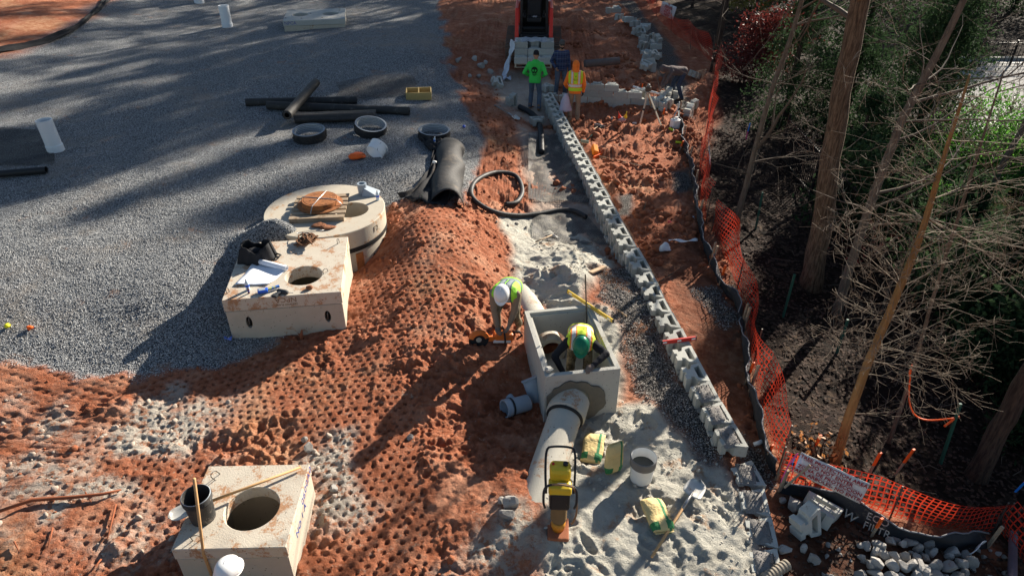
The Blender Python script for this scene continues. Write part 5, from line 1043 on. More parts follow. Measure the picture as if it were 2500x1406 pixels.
def person(label, base, yaw, pel=(0, 0, .93), lean=0, roll=0, twist=0, feet=None, hands=None, knee=None, elbow=None, headp=0, heady=0, top=None, topname='jacket', pants=None, boots=None, gloves=None, hat=None, vest=None, hatm=None, size=1.0, beard=False, glasses=False, sleeves=True, skull=False, vlog=False, palms=None):
    """local frame: facing -y. lean tips the trunk forward; feet/hands are ankle and wrist targets (right of the figure = -x when seen from the front is +x of the viewer)"""
    t = thing('person', label, 'person', base, yaw); t.scale = (size,)*3
    pel = Vector(pel); TM = Tr(pel) @ Rz(twist*.4) @ Ry(roll) @ Rx(lean) @ Rz(twist*.6)          # trunk frame: z up the spine, -y front
    neck = TM @ Vector((0, 0, .53)); hc = TM @ Vector((0, 0, .53)); HM = Tr(neck) @ (TM.to_3x3().to_4x4()) @ Rz(heady) @ Rx(headp) ; head = HM @ Vector((0, -.02, .15))
    feet = feet or ((-.11, 0, .08), (.11, 0, .08)); knee = knee or ((-.1, -1, 0), (.1, -1, 0)); hands = hands or ((-.27, -.05, .80), (.27, -.05, .80)); elbow = elbow or ((-.5, .6, -.2), (.5, .6, -.2))
    J = {}
    for i, sx in enumerate((-1, 1)):
        hip = TM @ Vector((sx*.095, 0, -.02)); hip = pel+Vector((sx*.095*math.cos(twist), sx*.095*math.sin(twist), -.02)); kn, an = ik(hip, feet[i], .44, .42, knee[i]); sh = TM @ Vector((sx*.185, 0, .445)); el, wr = ik(sh, hands[i], .30, .265, elbow[i]); J[sx] = (hip, kn, an, sh, el, wr)
    def fdir(sx, i): f = Vector(knee[i]); f.z = 0; return f.normalized()
    mb = MB(); rings(mb, -.012, M=TM)
    mb.cone(TM @ Vector((0, 0, .5)), head-(HM.to_3x3() @ Vector((0, 0, .04))), .055, .052)
    mb.ell((0, 0, 0), (.076, .095, .112), HM @ Tr(0, -.02, .16)); mb.ell((0, 0, 0), (.058, .07, .06), HM @ Tr(0, -.05, .095)); mb.ell((0, 0, 0), (.013, .022, .022), HM @ Tr(0, -.118, .145))
    for sx in (-1, 1): mb.ell((0, 0, 0), (.012, .025, .032), HM @ Tr(sx*.077, -.01, .15))
    for i, sx in enumerate((-1, 1)):
        hip, kn, an, sh, el, wr = J[sx]; mb.cone(hip, kn, .078, .052); mb.cone(kn, an, .052, .036); mb.cone(an, an+fdir(sx, i)*.14+Vector((0, 0, -.045)), .036, .026); mb.cone(sh, el, .05, .039); mb.cone(el, wr, .039, .027)
        hand(mb, wr, (wr-el), sx, (palms[i] if palms else (-sx, 0, 0)), .55)
    body = mb.build('body', m_skin, t); remesh(body, .0125, 2)
    # eyes and mouth
    for sx in (-1, 1): MB().ell((0, 0, 0), (.010, .006, .006), HM @ Tr(sx*.03, -.108, .165), 8, 5).build('eye', m_hair, t)
    MB().ell((0, 0, 0), (.022, .006, .005), HM @ Tr(0, -.117, .10), 8, 5).build('mouth', mat('lips', (.25, .09, .07), .6), t)
    if beard: o = MB().ell((0, 0, 0), (.062, .075, .05), HM @ Tr(0, -.052, .082)).build('beard', m_hair, t, True)
    if glasses: MB().box((0, 0, 0), (.13, .02, .035), HM @ Tr(0, -.112, .168)).build('sunglasses', m_black_c, t, bevel=.006)
    # trousers
    mb = MB(); rings(mb, .010, -.2, .11, TM)
    for i, sx in enumerate((-1, 1)): hip, kn, an = J[sx][:3]; mb.cone(hip, kn, .100, .072); mb.cone(kn, an+Vector((0, 0, .01)), .072, .066)
    remesh(mb.build('trousers', pants, t), .015, 3); jitter(t.children[-1], .006, 14, 3)
    for i, sx in enumerate((-1, 1)):
        an = J[sx][2]; f = fdir(sx, i); mb = MB(); mb.cone(an+Vector((0, 0, .07)), an+Vector((0, 0, -.02)), .055, .05); mb.cone(an+Vector((0, 0, -.04))-f*.03, an+f*.15+Vector((0, 0, -.045)), .047, .042); o = mb.build('boot', boots or m_boot, t); remesh(o, .012, 2)
    # upper garment
    mb = MB(); rings(mb, .018, -.03 if not sleeves else -.11, .53, TM)
    for sx in (-1, 1):
        hip, kn, an, sh, el, wr = J[sx]; mb.cone(sh, el, .070, .058); mb.cone(el, el.lerp(wr, .97), .058, .044)
    if hat == 'hood': mb.ell((0, 0, 0), (.105, .125, .145), HM @ Tr(0, .012, .155)); mb.cone(TM @ Vector((0, .02, .47)), HM @ Vector((0, .03, .08)), .11, .10)
    if hat == 'hood_down': mb.ell((0, 0, 0), (.12, .075, .10), TM @ Tr(0, .095, .47)); mb.ell((0, 0, 0), (.10, .10, .05), TM @ Tr(0, 0, .53))
    o = mb.build(topname, top, t); remesh(o, .014, 4); jitter(o, .008, 11, 8)
    if hat == 'hood': MB().ell((0, 0, 0), (.072, .05, .10), HM @ Tr(0, -.085, .145)).build('hood_opening', m_skin, t, True)
    if vest:
        mb = MB(); rings(mb, .032, -.03, .52, None, 28); [mb.cone((0, 0, .47), (sx*.135, 0, .455), .09, .088) for sx in (-1, 1)]; o = mb.build('vest', vest, t); remesh(o, .014, 3); jitter(o, .005, 12, 4); o.matrix_local = TM
        if vlog:
            lettering('V', .07, TM @ Tr(.0, .185, .40) @ Rz(math.pi) @ Rx(math.pi/2), m_black_c, t, .001); lettering('VERTICAL\nEARTH', .032, TM @ Tr(.0, .187, .31) @ Rz(math.pi) @ Rx(math.pi/2), m_black_c, t, .001)
    if gloves:
        for i, sx in enumerate((-1, 1)):
            mb = MB(); el, wr = J[sx][4], J[sx][5]; hand(mb, wr, (wr-el), sx, (palms[i] if palms else (-sx, 0, 0)), .55, 1.12); mb.cone(wr-(wr-el).normalized()*.04, wr+(wr-el).normalized()*.02, .036, .034); remesh(mb.build('glove', gloves, t), .009, 2)
    if hat == 'beanie' or hat == 'hood_down':
        prof = [(.092, -.02), (.096, .0), (.094, .035), (.088, .07), (.066, .105), (.035, .122), (0, .126)]; o = MB().lathe(prof, 20, HM @ Tr(0, -.012, .185) @ Matrix.Diagonal((.92, 1.12, 1, 1))).build('beanie', hatm or m_black_c, t, True)
    if hat == 'hardhat':
        S = HM @ Tr(0, -.012, .185); prof = [(.128, .0), (.126, .03), (.118, .065), (.098, .10), (.065, .122), (.03, .131), (0, .132)]
        o = MB().lathe(prof, 28, S @ Matrix.Diagonal((.93, 1.12, 1, 1))).build('hard_hat', hatm, t, True)
        rim_ = [((.130+.004)*math.cos(a_)*.93, ((.130+.004)*1.12+(.045 if math.sin(a_) < -.2 else .008)*abs(math.sin(a_)))*math.sin(a_)) for a_ in [k*2*math.pi/32 for k in range(32)]]
        b_ = MB().prism(rim_, -.004, .006, S).build('brim', hatm, o, bevel=.003)
        MB().tube([S @ Vector((0, 1.12*.105*math.sin(a_), .012+.128*math.cos(a_)*.97)) for a_ in [(-1.05+k*2.1/8) for k in range(9)]], .008, 6).build('ridge', hatm, o, True)
    if skull:
        S = TM @ Tr(0, .165, .26) @ Rz(math.pi) @ Rx(math.pi/2); ink = mat('black_print', (.015, .03, .015), .9); gr = MATS['green_hoodie']
        def dec(pts, z, m_, n_='back_print'):
            vs_ = [(x, y, z-.05*(x/.12)**2*.5) for x, y in pts]; MB().add(vs_, [tuple(range(len(vs_)))]).build(n_, m_, t, solid=.003).matrix_local = S
        cir = lambda cx, cy, rx, ry, n_=14: [(cx+rx*math.cos(k*2*math.pi/n_), cy+ry*math.sin(k*2*math.pi/n_)) for k in range(n_)]
        dec(cir(0, .03, .095, .10), .012, ink); dec(cir(0, -.075, .062, .05), .013, ink); dec(cir(-.038, .02, .026, .03, 9), .020, gr); dec(cir(.038, .02, .026, .03, 9), .020, gr); dec([(-.014, -.035), (.014, -.035), (0, -.01)], .020, gr)
        for x in (-.036, -.012, .012, .036): dec([(x-.008, -.095), (x+.008, -.095), (x+.008, -.062), (x-.008, -.062)], .020, gr)
    return t
m_hood_g = mat('green_hoodie', (.05, .55, .09), .9, .12, 8, .006, 24); m_hood_o = mat('orange_hoodie', (.88, .20, .03), .85, .1, 8, .006, 24); m_grey_c = mat('grey_brown_hoodie', (.105, .08, .078), .9, .2, 8, .006, 24)
b = T(1305, 268); person('worker in bright green hooded sweatshirt with dark back print and jeans', b, R(168), (0, 0, .92), R(6), feet=((-.14, .05, .08), (.15, -.06, .08)), hands=((-.22, -.18, .98), (.22, -.16, .98)), top=m_hood_g, topname='hooded_sweatshirt', pants=m_jean, hat='hood_down', skull=True, headp=R(8), size=1.03)
b = T(1367, 236); person('worker in navy plaid shirt, dark glasses and grey knit hat', b, R(6), (0, 0, .94), R(2), feet=((-.15, -.03, .08), (.16, .03, .08)), hands=((-.20, -.16, .96), (.26, -.08, .83)), top=plaid(), topname='shirt', pants=m_jean, hat='beanie', hatm=mat('grey_knit', (.09, .085, .08), .95, .2, 40), beard=True, glasses=True, size=1.03)
b = T(1400, 300); b3 = b; person('worker in orange hood and lime reflective vest with khaki trousers', b, R(176), (0, 0, .93), R(4), feet=((-.10, -.02, .08), (.12, .04, .08)), hands=((-.24, -.12, .84), (.22, -.20, .92)), top=m_hood_o, topname='hooded_sweatshirt', pants=m_khaki, hat='hood', vest=vest_mat('lime_vest_orange_bands', lime, (.90, .30, .05), (.66, .62, .55)), gloves=m_glove, vlog=True, heady=R(-14), size=1.03)
b = T(1650, 243); person('worker in grey hoodie and jeans stooping beside the loose blocks', b, R(-78), (0, .12, .90), R(84), feet=((-.18, -.05, .08), (.16, .12, .08)), hands=((-.12, -.52, .36), (.10, -.58, .42)), elbow=((-.3, .3, .3), (.3, .3, .3)), top=m_grey_c, topname='hooded_sweatshirt', pants=m_jean_d, boots=m_boot_d, hat='hood', headp=R(-12), palms=((0, 0, 1), (0, 0, 1)))
tag(MB().bar(at_y(1606, 192, T(1650, 243).y-.1), at_y(1612, 236, T(1650, 243).y-.15), .03, .02).build('pry_bar', m_wire), 'dark bar held upright by the stooping worker', 'bar')
b = Tb(*P(1238, 812, .28).xy); person('worker in white hard hat and lime vest stooping over the orange saw', b, R(-14), (.02, .16, .80), R(72), 0, R(6), feet=((-.17, .03, .08), (.16, .16, .08)), hands=((-.06, -.36, .33), (.10, -.32, .28)), elbow=((-.6, .2, .3), (.6, .2, .3)), top=mat('tan_shirt', (.24, .18, .13), .9, .15, 9), topname='shirt', pants=camo(), hat='hardhat', hatm=mat('white_hard_hat', (.80, .80, .78), .3, .04, 6, 0, 1, (.5, .42, .34), .68, 9), vest=vest_mat('lime_vest_dark_bands', (.30, .72, .05), (.05, .08, .10), (.22, .26, .28), (.03, .09), (.06, .12)), gloves=mat('grey_glove', (.18, .16, .14), .9), headp=R(-26), palms=((0, 0, 1), (0, 0, 1)))
vm = VM @ Vector((.12, -.22, 0)); fz = VAULT_TOP-dep+.05
person('worker in green hard hat and lime vest standing in the open concrete vault', (vm.x, vm.y, fz-.02), R(-4), (0, .36, .90), R(72), 0, R(-4), feet=((-.14, .22, .08), (.13, .30, .08)), hands=((-.26, -.30, .66), (.17, -.50, .98)), elbow=((-.8, .2, .2), (.9, .3, .2)), top=m_black_c, topname='jacket', pants=MATS.get('camo') or bpy.data.materials['camouflage_cloth'], hat='hardhat', hatm=mat('green_hard_hat', (.012, .17, .09), .3, .08, 6), vest=vest_mat('lime_vest_wide_bands', (.55, .72, .04), (.88, .25, .05), (.62, .60, .56), (.085, .14), (.05, .11)), gloves=mat('worn_glove', (.17, .13, .11), .9), headp=R(-20), palms=((0, 0, -1), (0, 0, -1)))
person('worker in white hard hat and yellow vest beside the small concrete box', Vector((-2.56, 3.74, gz(-2.56, 3.74))), R(172), (0, 0, .94), R(6), hands=((-.2, -.3, .95), (.2, -.3, .95)), top=mat('grey_work_shirt', (.2, .2, .2), .9), topname='shirt', pants=m_jean, hat='hardhat', hatm=MATS['white_hard_hat'], vest=vest_mat('yellow_vest', (.75, .72, .03), (.8, .7, .05), (.6, .6, .58)), headp=R(10), size=.97)

# ------------------------------------------------------------ track loader with a pallet of blocks on its forks
m_red = mat('red_orange_paint', (.66, .045, .03), .4, .1, 6, 0, 1, (.28, .12, .07), .60, 5); m_mach = mat('black_machine_paint', (.02, .02, .021), .5, .2, 8, 0, 1, (.14, .08, .05), .60, 5)
m_trk = mat('muddy_track_rubber', (.13, .095, .075), .9, .4, 9, .01, 30, (.22, .10, .06), .50, 6)
lp = Vector((.80, 26.3, 0)); lp.z = bz(lp.x, lp.y)+.03
L_ = thing('track_loader', 'red compact track loader facing the workers with a block pallet on its forks', 'loader', lp, R(-2))
def track(x):
    prof = []; r0, y0, y1 = .30, -.85, .85
    for k in range(13): a = math.pi/2+math.pi*k/12; prof.append((y0+math.cos(a)*r0, .33+math.sin(a)*r0))
    for k in range(13): a = -math.pi/2+math.pi*k/12; prof.append((y1+math.cos(a)*(r0+.08), .41+math.sin(a)*(r0+.08)))
    t = thing('x', '', '')if False else None
    out = MB(); n = len(prof); inn = [(y0+(y-y0)*.97 if y < 0 else y1+(y-y1)*.9, .36+(z-.36)*.86) for y, z in prof]; vs_ = []
    for (y, z), (yi, zi) in zip(prof, inn): vs_ += [(x-.2, y, z), (x+.2, y, z), (x+.2, yi, zi), (x-.2, yi, zi)]
    fs = []
    for i in range(n):
        j = (i+1) % n
        for k in range(4): l = (k+1) % 4; fs.append((i*4+k, j*4+k, j*4+l, i*4+l))
    out.add(vs_, fs); o = out.build('track', m_trk, L_)
    per = [Vector((0, y, z)) for y, z in prof]+[Vector((0, *prof[0]))]; cz = Vector((0, 0, .36)); mb = MB()
    for p in resample(per, .105, False):
        c = Vector((0, max(-.85, min(.85, p.y)), .36)); nrm = (p-c).normalized(); q = nrm.to_track_quat('Z', 'X').to_matrix().to_4x4(); mb.box((0, 0, 0), (.39, .05, .05), Tr(x, p.y+nrm.y*.015, p.z+nrm.z*.015) @ Matrix(((1, 0, 0, 0), (0, nrm.z, nrm.y, 0), (0, -nrm.y, nrm.z, 0), (0, 0, 0, 1))))
    mb.build('tread_lugs', m_trk, o)['kind'] = 'stuff'
    for y, r in ((-.85, .22), (.85, .28), (-.42, .13), (0, .13), (.42, .13)): MB().lathe([(r*.3, -.17), (r, -.15), (r, .15), (r*.3, .17)], 20, Tr(x, y, .31 if abs(y) < .8 else (.33 if y < 0 else .41)) @ Ry(math.pi/2)).build('roller', m_mach, o)
for sx in (-1, 1): track(sx*.80)
MB().box((0, .1, .62), (1.15, 1.9, .55)).build('chassis', m_mach, L_, bevel=.03)
MB().box((0, 1.05, 1.15), (1.25, .75, 1.1)).build('engine_cover', m_red, L_, bevel=.06)
cab = MB()
for sx in (-1, 1):
    cab = MB(); cab.bar((sx*.46, -.62, .75), (sx*.44, -.50, 2.2), .09, .10); cab.bar((sx*.46, .6, .9), (sx*.44, .55, 2.2), .08, .1); cab.bar((sx*.45, -.5, 2.15), (sx*.45, .55, 2.15), .08, .1); cab.bar((sx*.46, -.6, .95), (sx*.46, .6, .95), .06, .35)
    cab.build('cab_side_frame', m_mach, L_, bevel=.015)
MB().box((0, .05, 2.24), (1.04, 1.3, .10)).build('cab_roof', m_mach, L_, bevel=.04)
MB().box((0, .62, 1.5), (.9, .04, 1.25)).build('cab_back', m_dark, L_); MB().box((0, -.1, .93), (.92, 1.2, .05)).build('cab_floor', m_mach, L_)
MB().box((0, -.55, 1.02), (.80, .10, .16), (.5, 0, 0)).build('foot_rest', m_mach, L_, bevel=.02)
m_seat = mat('dark_seat_vinyl', (.03, .03, .034), .6); seat = MB().box((0, .18, 1.22), (.5, .5, .16)).build('seat', m_seat, L_, bevel=.05); MB().box((0, .42, 1.56), (.5, .14, .62), (-.12, 0, 0)).build('seat_back', m_seat, L_, bevel=.05)
for sx in (-1, 1):
    MB().box((sx*.35, .0, 1.38), (.11, .5, .08)).build('arm_rest', m_seat, L_, bevel=.02); MB().tube([(sx*.35, -.2, 1.4), (sx*.35, -.24, 1.58)], [.02, .03], 8).build('joystick', m_mach, L_, True)
    arm = MB(); arm.bar((sx*.60, 1.25, 1.75), (sx*.60, -.55, 1.62), .13, .22); arm.bar((sx*.60, -.5, 1.66), (sx*.60, -.92, .95), .13, .24); arm.bar((sx*.60, -.90, 1.02), (sx*.60, -1.02, .38), .14, .26)
    arm.build('lift_arm', m_red, L_, bevel=.03); MB().tube([(sx*.47, -.95, .95), (sx*.44, -1.05, .40)], .045, 10).build('tilt_cylinder', m_mach, L_, True); MB().tube([(sx*.47, -.98, .7), (sx*.44, -1.08, .38)], .025, 10).build('cylinder_rod', m_steel, L_, True)
    MB().box((sx*.46, -.98, .42), (.16, .22, .34)).build('arm_bracket', m_red, L_, bevel=.02); MB().box((sx*.52, -.66, 2.05), (.10, .05, .08)).build('headlight', m_white, L_, bevel=.01)
    MB().tube([(sx*.52, -.60, 1.2), (sx*.55, -.70, 1.3), (sx*.56, -.8, 1.2)], .014, 6).build('hose', m_rubber, L_, True)
MB().bar((-.6, -.9, .62), (.6, -.9, .62), .09, .09).build('cross_tube', m_steel, L_); MB().box((0, -1.14, .42), (1.1, .06, .42)).build('carriage', m_mach, L_, bevel=.01)
for sx in (-1, 1): fk = MB(); fk.box((sx*.32, -1.20, .45), (.12, .05, .6)); fk.box((sx*.32, -1.78, .16), (.12, 1.15, .04)); fk.build('fork', m_mach, L_)
rag = [[(.16*(i/6-.5)+.03*math.sin(j*2), -.02+.18*(j/4-.5), .02*math.sin(i*2.1+j)) for j in range(5)] for i in range(7)]
o = MB().sheet(rag).build('paper_towel', mat('white_paper', (.75, .76, .80), .8), None, True, solid=.003); o.matrix_world = L_.matrix_basis @ Tr(0, .1, 1.325); tag(o, 'crumpled white towel on the loader seat', 'towel')
# pallet on the forks and its blocks
pl_o = L_.matrix_basis @ Vector((0, -1.83, .185)); pa = R(-2)
t = thing('wooden_pallet', 'pale wooden pallet held up on the loader forks under grey blocks', 'pallet', pl_o, pa)
m_newp = mat('new_pallet_wood', (.50, .40, .29), .85, .2, 14)
for x in (-.6, 0, .6): MB().box((x, 0, .055), (.05, 1.12, .09)).build('stringer', m_newp, t)
for k in range(7): MB().box((0, -.50+k*.167, .109), (1.28, .11, .018)).build('deck_board', m_newp, t)
for k in (0, 1, 2): MB().box((0, -.50+k*.5, .0), (1.28, .11, .018)).build('bottom_board', m_newp, t)
PM = Tr(pl_o) @ Rz(pa); random.seed(8); nb = 0
def pblock(x, y, z, rz):
    o = bpy.data.objects.new('concrete_block', BLK); C.objects.link(o); o.matrix_world = PM @ Tr(x, y, z) @ Rz(rz+random.uniform(-.03, .03)); tag(o, 'grey hollow block stacked on the loader pallet', 'concrete block', 'blocks stacked on the loader pallet')
for x in (-.42, .04, .48): pblock(x, -.34, .12, -math.pi/2); pblock(x, .34, .12, math.pi/2); pblock(x, 0, .12, -math.pi/2 if x else math.pi/2)
for x in (-.42, .04, .48): pblock(x, .02, .32, -math.pi/2); pblock(x, .36, .32, math.pi/2)
for x in (-.42, .48): pblock(x, .10, .52, -math.pi/2); pblock(x, .40, .52, math.pi/2)
pblock(.04, .38, .52, math.pi/2)
k = N('clear_wrap_film'); k.b.inputs['Base Color'].default_value = (.80, .84, .90, 1); k.b.inputs['Roughness'].default_value = .25; k.b.inputs['Alpha'].default_value = .42
k.put(k.b.inputs['Normal'], k.bump(k.noise(9, k.pos(True), 4), .05)); m_film = k.m
k = N('bunched_wrap_film'); k.b.inputs['Base Color'].default_value = (.72, .77, .85, 1); k.b.inputs['Roughness'].default_value = .3; k.b.inputs['Alpha'].default_value = .85; k.put(k.b.inputs['Normal'], k.bump(k.noise(12, k.pos(True), 4), .06)); m_film2 = k.m
t = thing('wrap_film', 'torn clear wrap hanging off the blocks on the loader pallet', 'plastic wrap', pl_o, pa)
g = [[(-.66+1.34*i/14, -.05+.62*j/6+.02*math.sin(i*2+j), .735+.02*math.sin(i*1.7+j*2.3)+(.0 if 2 < i < 12 else -.04)) for j in range(7)] for i in range(15)]; MB().sheet(g).build('top_film', m_film, t, True)
g = [[(-.66-.02*j-.30*(i/10)**1.4+.05*math.sin(i+j*2), -.10+.34*j/5-.55*(i/10)**1.5, .73-1.05*(i/10)+.02*math.sin(i*2+j*3)) for j in range(6)] for i in range(11)]; MB().sheet(g).build('hanging_film', m_film2, t, True)
g = [[(.69+.01*math.sin(i*3+j), -.1+.6*j/5, .73-.5*i/6) for j in range(6)] for i in range(7)]; MB().sheet(g).build('side_film', m_film, t, True)
g = [[(-1.02+.10*math.sin(i*1.2)+.22*(i/8), -.62-.25*j/4+.04*math.sin(i*2+j), -.30+.05*math.sin(i*1.9+j*1.3)) for j in range(5)] for i in range(9)]; MB().sheet(g).build('trailing_film', m_film2, t, True)

# ------------------------------------------------------------ things on the gravel
for lab, (u, v), (a, c), w_ in (('white plastic standpipe leaning slightly, nearest the black mesh mat', (137, 367), (106, 293), 36), ('white plastic standpipe beside the two-hole concrete slab', (556, 67), (545, 14), 24), ('white plastic standpipe beyond the other two on the gravel', (487, 8), (479, -38), 22)):
    lab = lab.replace(', nearest the', ' beside the'); b = T(u, v); e = at_y(a, c, b.y); Zd = b.y*math.cos(PITCH)+(CAM_Z-b.z)*math.sin(PITCH); r = w_/2/FOC*Zd; L = (e-b).length
    t = thing('standpipe', lab, 'pipe', b, (e-b).to_track_quat('Z', 'Y').to_euler()); MB().lathe([(r-.014, L*.3), (r-.014, L), (r, L), (r, .16), (r+.012, .15), (r+.012, -.2)], 32, cap=False).build('barrel', m_pvc, t, auto=40)
b = T(135, 368); t = thing('mesh_mat', 'black mesh mat spread round the leaning standpipe', 'mesh', b); g = lambda s, q: T(-60+185*s+(10*q), 322+85*q-8*math.sin(s*3), .03+.02*math.sin(s*7+q*5))-b; mk('net', net_mesh('net', g, 60, 36, .2, .2), m_net, t)
t = thing('plastic_pipe', 'dark plastic pipe lying on the gravel below the mesh mat', 'pipe', T(118, 426, .09)); d = T(-60, 436, .09)-Vector(t.location); t.rotation_euler = d.to_track_quat('Z', 'Y').to_euler(); MB().lathe([(.06, .02), (.075, .0), (.08, .0), (.08, d.length)], 24, cap=False).build('barrel', m_black, t, auto=40); MB().lathe([(.083, 0), (.083, .02)], 24).build('end_ring', m_conc_grey, t) if False else None
# mesh rolls
def net_roll(label, a, b, r, seed, up=.0):
    A, B = T(*a, r+up), T(*b, r+up); d = B-A; t = thing('mesh_roll', label, 'mesh roll', A, d.to_track_quat('Z', 'Y').to_euler(), None); L = d.length
    MB().lathe([(r*.55, 0), (r*.9, 0), (r*.9, L), (r*.55, L)], 28, cap=False).build('inner_wrap', m_net, t, True); MB().lathe([(r*.30, -.01), (r*.34, L*.5), (r*.30, L+.01)], 16, cap=False).build('core', m_black, t, True)
    f = lambda s, q: Vector(((r*(1+.05*q))*math.cos(q*4.2*math.pi), (r*(1+.05*q))*math.sin(q*4.2*math.pi), L*s)); mk('net', net_mesh('net', f, int(L/.035), 56, .22, .22), m_net, t); return t
net_roll('long black mesh roll under the crossing roll, farther end by the crate', (602, 258), (872, 250), .105, 1); net_roll('long black mesh roll running to beside the corrugated rings', (655, 268), (1000, 282), .11, 2); net_roll('black mesh roll lying slantwise across the other rolls', (706, 312), (775, 228), .12, 3, .19); net_roll('black mesh roll in front of the pile', (722, 304), (915, 296), .115, 4)
b = T(900, 225); t = thing('mesh_sheet', 'loose black mesh unrolled beside the tan crate', 'mesh', b); f = lambda s, q: T(820+190*s+8*math.sin(q*4), 208+38*q-10*s, .05+.12*math.sin(s*3.1)*(1-q))-b; mk('net', net_mesh('net', f, 60, 30, .16, .16), m_net, t)
f = lambda s, q: T(720+200*s, 285+24*q-6*s, .06+.16*math.sin(q*2.6))-b; mk('net', net_mesh('net', f, 66, 16, .2, .2), m_net, t)
# tan crate
t = thing('crate', 'shallow tan wooden crate of two bays beside the mesh rolls', 'crate', T(1023, 246), R(6)); m_tan = mat('tan_form_wood', (.46, .33, .13), .8, .2, 14)
for y in (0, .5): MB().box((0, y, .11), (.74, .03, .22)).build('side_board', m_tan, t, bevel=.004)
for x in (-.355, 0, .355): MB().box((x, .25, .11), (.03, .47, .22)).build('end_board', m_tan, t, bevel=.004)
MB().box((0, .25, .02), (.7, .46, .02)).build('bottom_board', m_tan, t)
# corrugated rings
k = N('shade_toned_pipe_wall'); s = k.n('SeparateXYZ'); k.L.new(k.pos(True), s.inputs[0]); k.put(k.b.inputs['Base Color'], k.mix(k.noise(6, k.pos(True)), (.16, .19, .22), (.27, .30, .34))); k.b.inputs['Roughness'].default_value = .45; m_rib = k.m  # inner wall darkened to blue-grey, its shade is in the colour
def ring(label, u, v, dia, tilt, skirt=.5):
    b = T(u, v); t = thing('pipe_ring', label, 'pipe section', b+Vector((0, 0, .02)), tilt); r = dia/2; H = .22; n = 5; inn = []
    for k in range(n): z = H*k/n; inn += [(r-.05, z), (r-.05, z+H/n*.40), (r-.012, z+H/n*.5), (r-.012, z+H/n*.9)]
    w = MB().lathe(inn+[(r-.04, H), (r, H)], 48, cap=False).build('inner_wall', m_rib, t, auto=50)
    for k in range(n): MB().lathe([(r-.052, H*k/n+.008), (r-.044, H*k/n+.02), (r-.052, H*k/n+.032)], 48, cap=False).build('rib', m_pvc, w)
    MB().lathe([(r+.004, 0), (r+.004, H*.9), (r, H)], 48, cap=False).build('outer_wall', m_black, t, auto=50)
    g = [[((r+.012+.02*math.sin(i*3.1+j))*math.cos(a), (r+.012+.02*math.sin(i*2+j))*math.sin(a), .02+H*skirt*(1+.5*math.sin(i*.9))*j/3) for j in range(4)] for i, a in enumerate([k*2*math.pi/36 for k in range(37)])]; MB().sheet(g).build('fabric_skirt', m_cloth_black, t, True); return t
ring('grey corrugated pipe ring lying flat in front of the mesh rolls', 758, 342, .80, (R(4), 0, 0)); ring('white-ribbed corrugated ring tipped toward the sun beside the mesh rolls', 905, 325, .80, (R(12), R(6), .4), .3); ring('corrugated pipe ring half wrapped in draped black fabric', 1060, 335, .80, (R(3), 0, 1))
# orange bag and pipe collar
b = T(872, 388); random.seed(4); o = MB().ell((0, 0, .06), (.22, .13, .07), (0, 0, .4), 22, 12).build('plastic_bag', m_orange, None, True); jitter(o, .045, 7, 5); o.location = b; tag(o, 'crumpled orange plastic bag on the gravel', 'bag')
t = thing('pipe_collar', 'short white plastic pipe collar tipped on the gravel by the orange bag', 'pipe section', T(922, 385, .20), (R(-62), R(18), R(-18))); MB().lathe([(.20, -.12), (.215, -.12), (.215, .10), (.228, .10), (.228, .14), (.205, .14), (.20, -.12)], 40, cap=False).build('barrel', m_pvc, t, auto=40); MB().tube([(.1, -.19, -.13), (.05, -.2, 0), (.08, -.20, .12)], .006, 5).build('strap', m_black, t, True)
# draped black filter fabric over the bank
def drape(label, rows, name='filter_fabric', cat='fabric', m_=m_cloth_black, thick=.006, fold=1.0):
    """rows of (u, v, lift) laid over the ground"""
    P_ = [[T(u, v, up) for u, v, up in r] for r in rows]; A = [resample(r, (sum((b-a).length for a, b in zip(r[:-1], r[1:])))/24) for r in P_]; n = min(len(a) for a in A); O = A[0][0].copy(); cols = [resample([a[i] for a in A], max(.02, sum((A[k+1][i]-A[k][i]).length for k in range(len(A)-1))/22)) for i in range(n)]; m = min(len(c) for c in cols)
    g = [[c[j]-O+Vector((0, 0, fold*(.035*math.sin(i*.9+j*.35)+.03*math.sin(i*.4-j*.8)+.012*math.sin(i*2.3+j*1.9)))) for j in range(m)] for i, c in enumerate(cols)]; o = MB().sheet(g).build(name, m_, None, True, solid=thick); o.location = O; return tag(o, label, cat)
drape('black filter fabric draped over the gravel edge beside the hose', [[(1062, 362, .10), (1085, 350, .16), (1108, 362, .10)], [(1045, 420, .06), (1075, 402, .12), (1110, 410, .05)], [(1000, 470, .04), (1050, 458, .10), (1100, 465, .02)], [(962, 478, .02), (1030, 500, .05), (1090, 508, .02)]])
A_, B_ = T(1100, 368, .12), T(1088, 500, .06); dx_ = (B_-A_).normalized(); sx_ = Vector((dx_.y, -dx_.x, 0)).normalized(); g = [[A_.lerp(B_, i/22)-A_+sx_*(math.cos(a)*(.34+.02*math.sin(i*.8+j))+.03*math.sin(i*.5))+Vector((0, 0, math.sin(a)*(.36+.03*math.sin(i*.7+j*.5))-.10)) for j, a in enumerate([-.25+(math.pi+.5)*q/16 for q in range(17)])] for i in range(23)]; o = MB().sheet(g).build('wrapped_pipe', mat('taut_black_fabric', (.035, .034, .034), .7, .3, 3, .01, 14, (.09, .075, .06), .56, 2.4), None, True, solid=.01); o.location = A_; tag(o, 'big pipe run wrapped in taut black fabric, half buried at the gravel edge', 'pipe')
drape('black fabric strip tucked behind the corrugated ring', [[(1025, 340, .1), (1060, 352, .2), (1100, 345, .12)], [(1040, 362, .08), (1075, 372, .2), (1125, 366, .1)], [(1060, 376, .05), (1090, 386, .15), (1128, 380, .05)]])
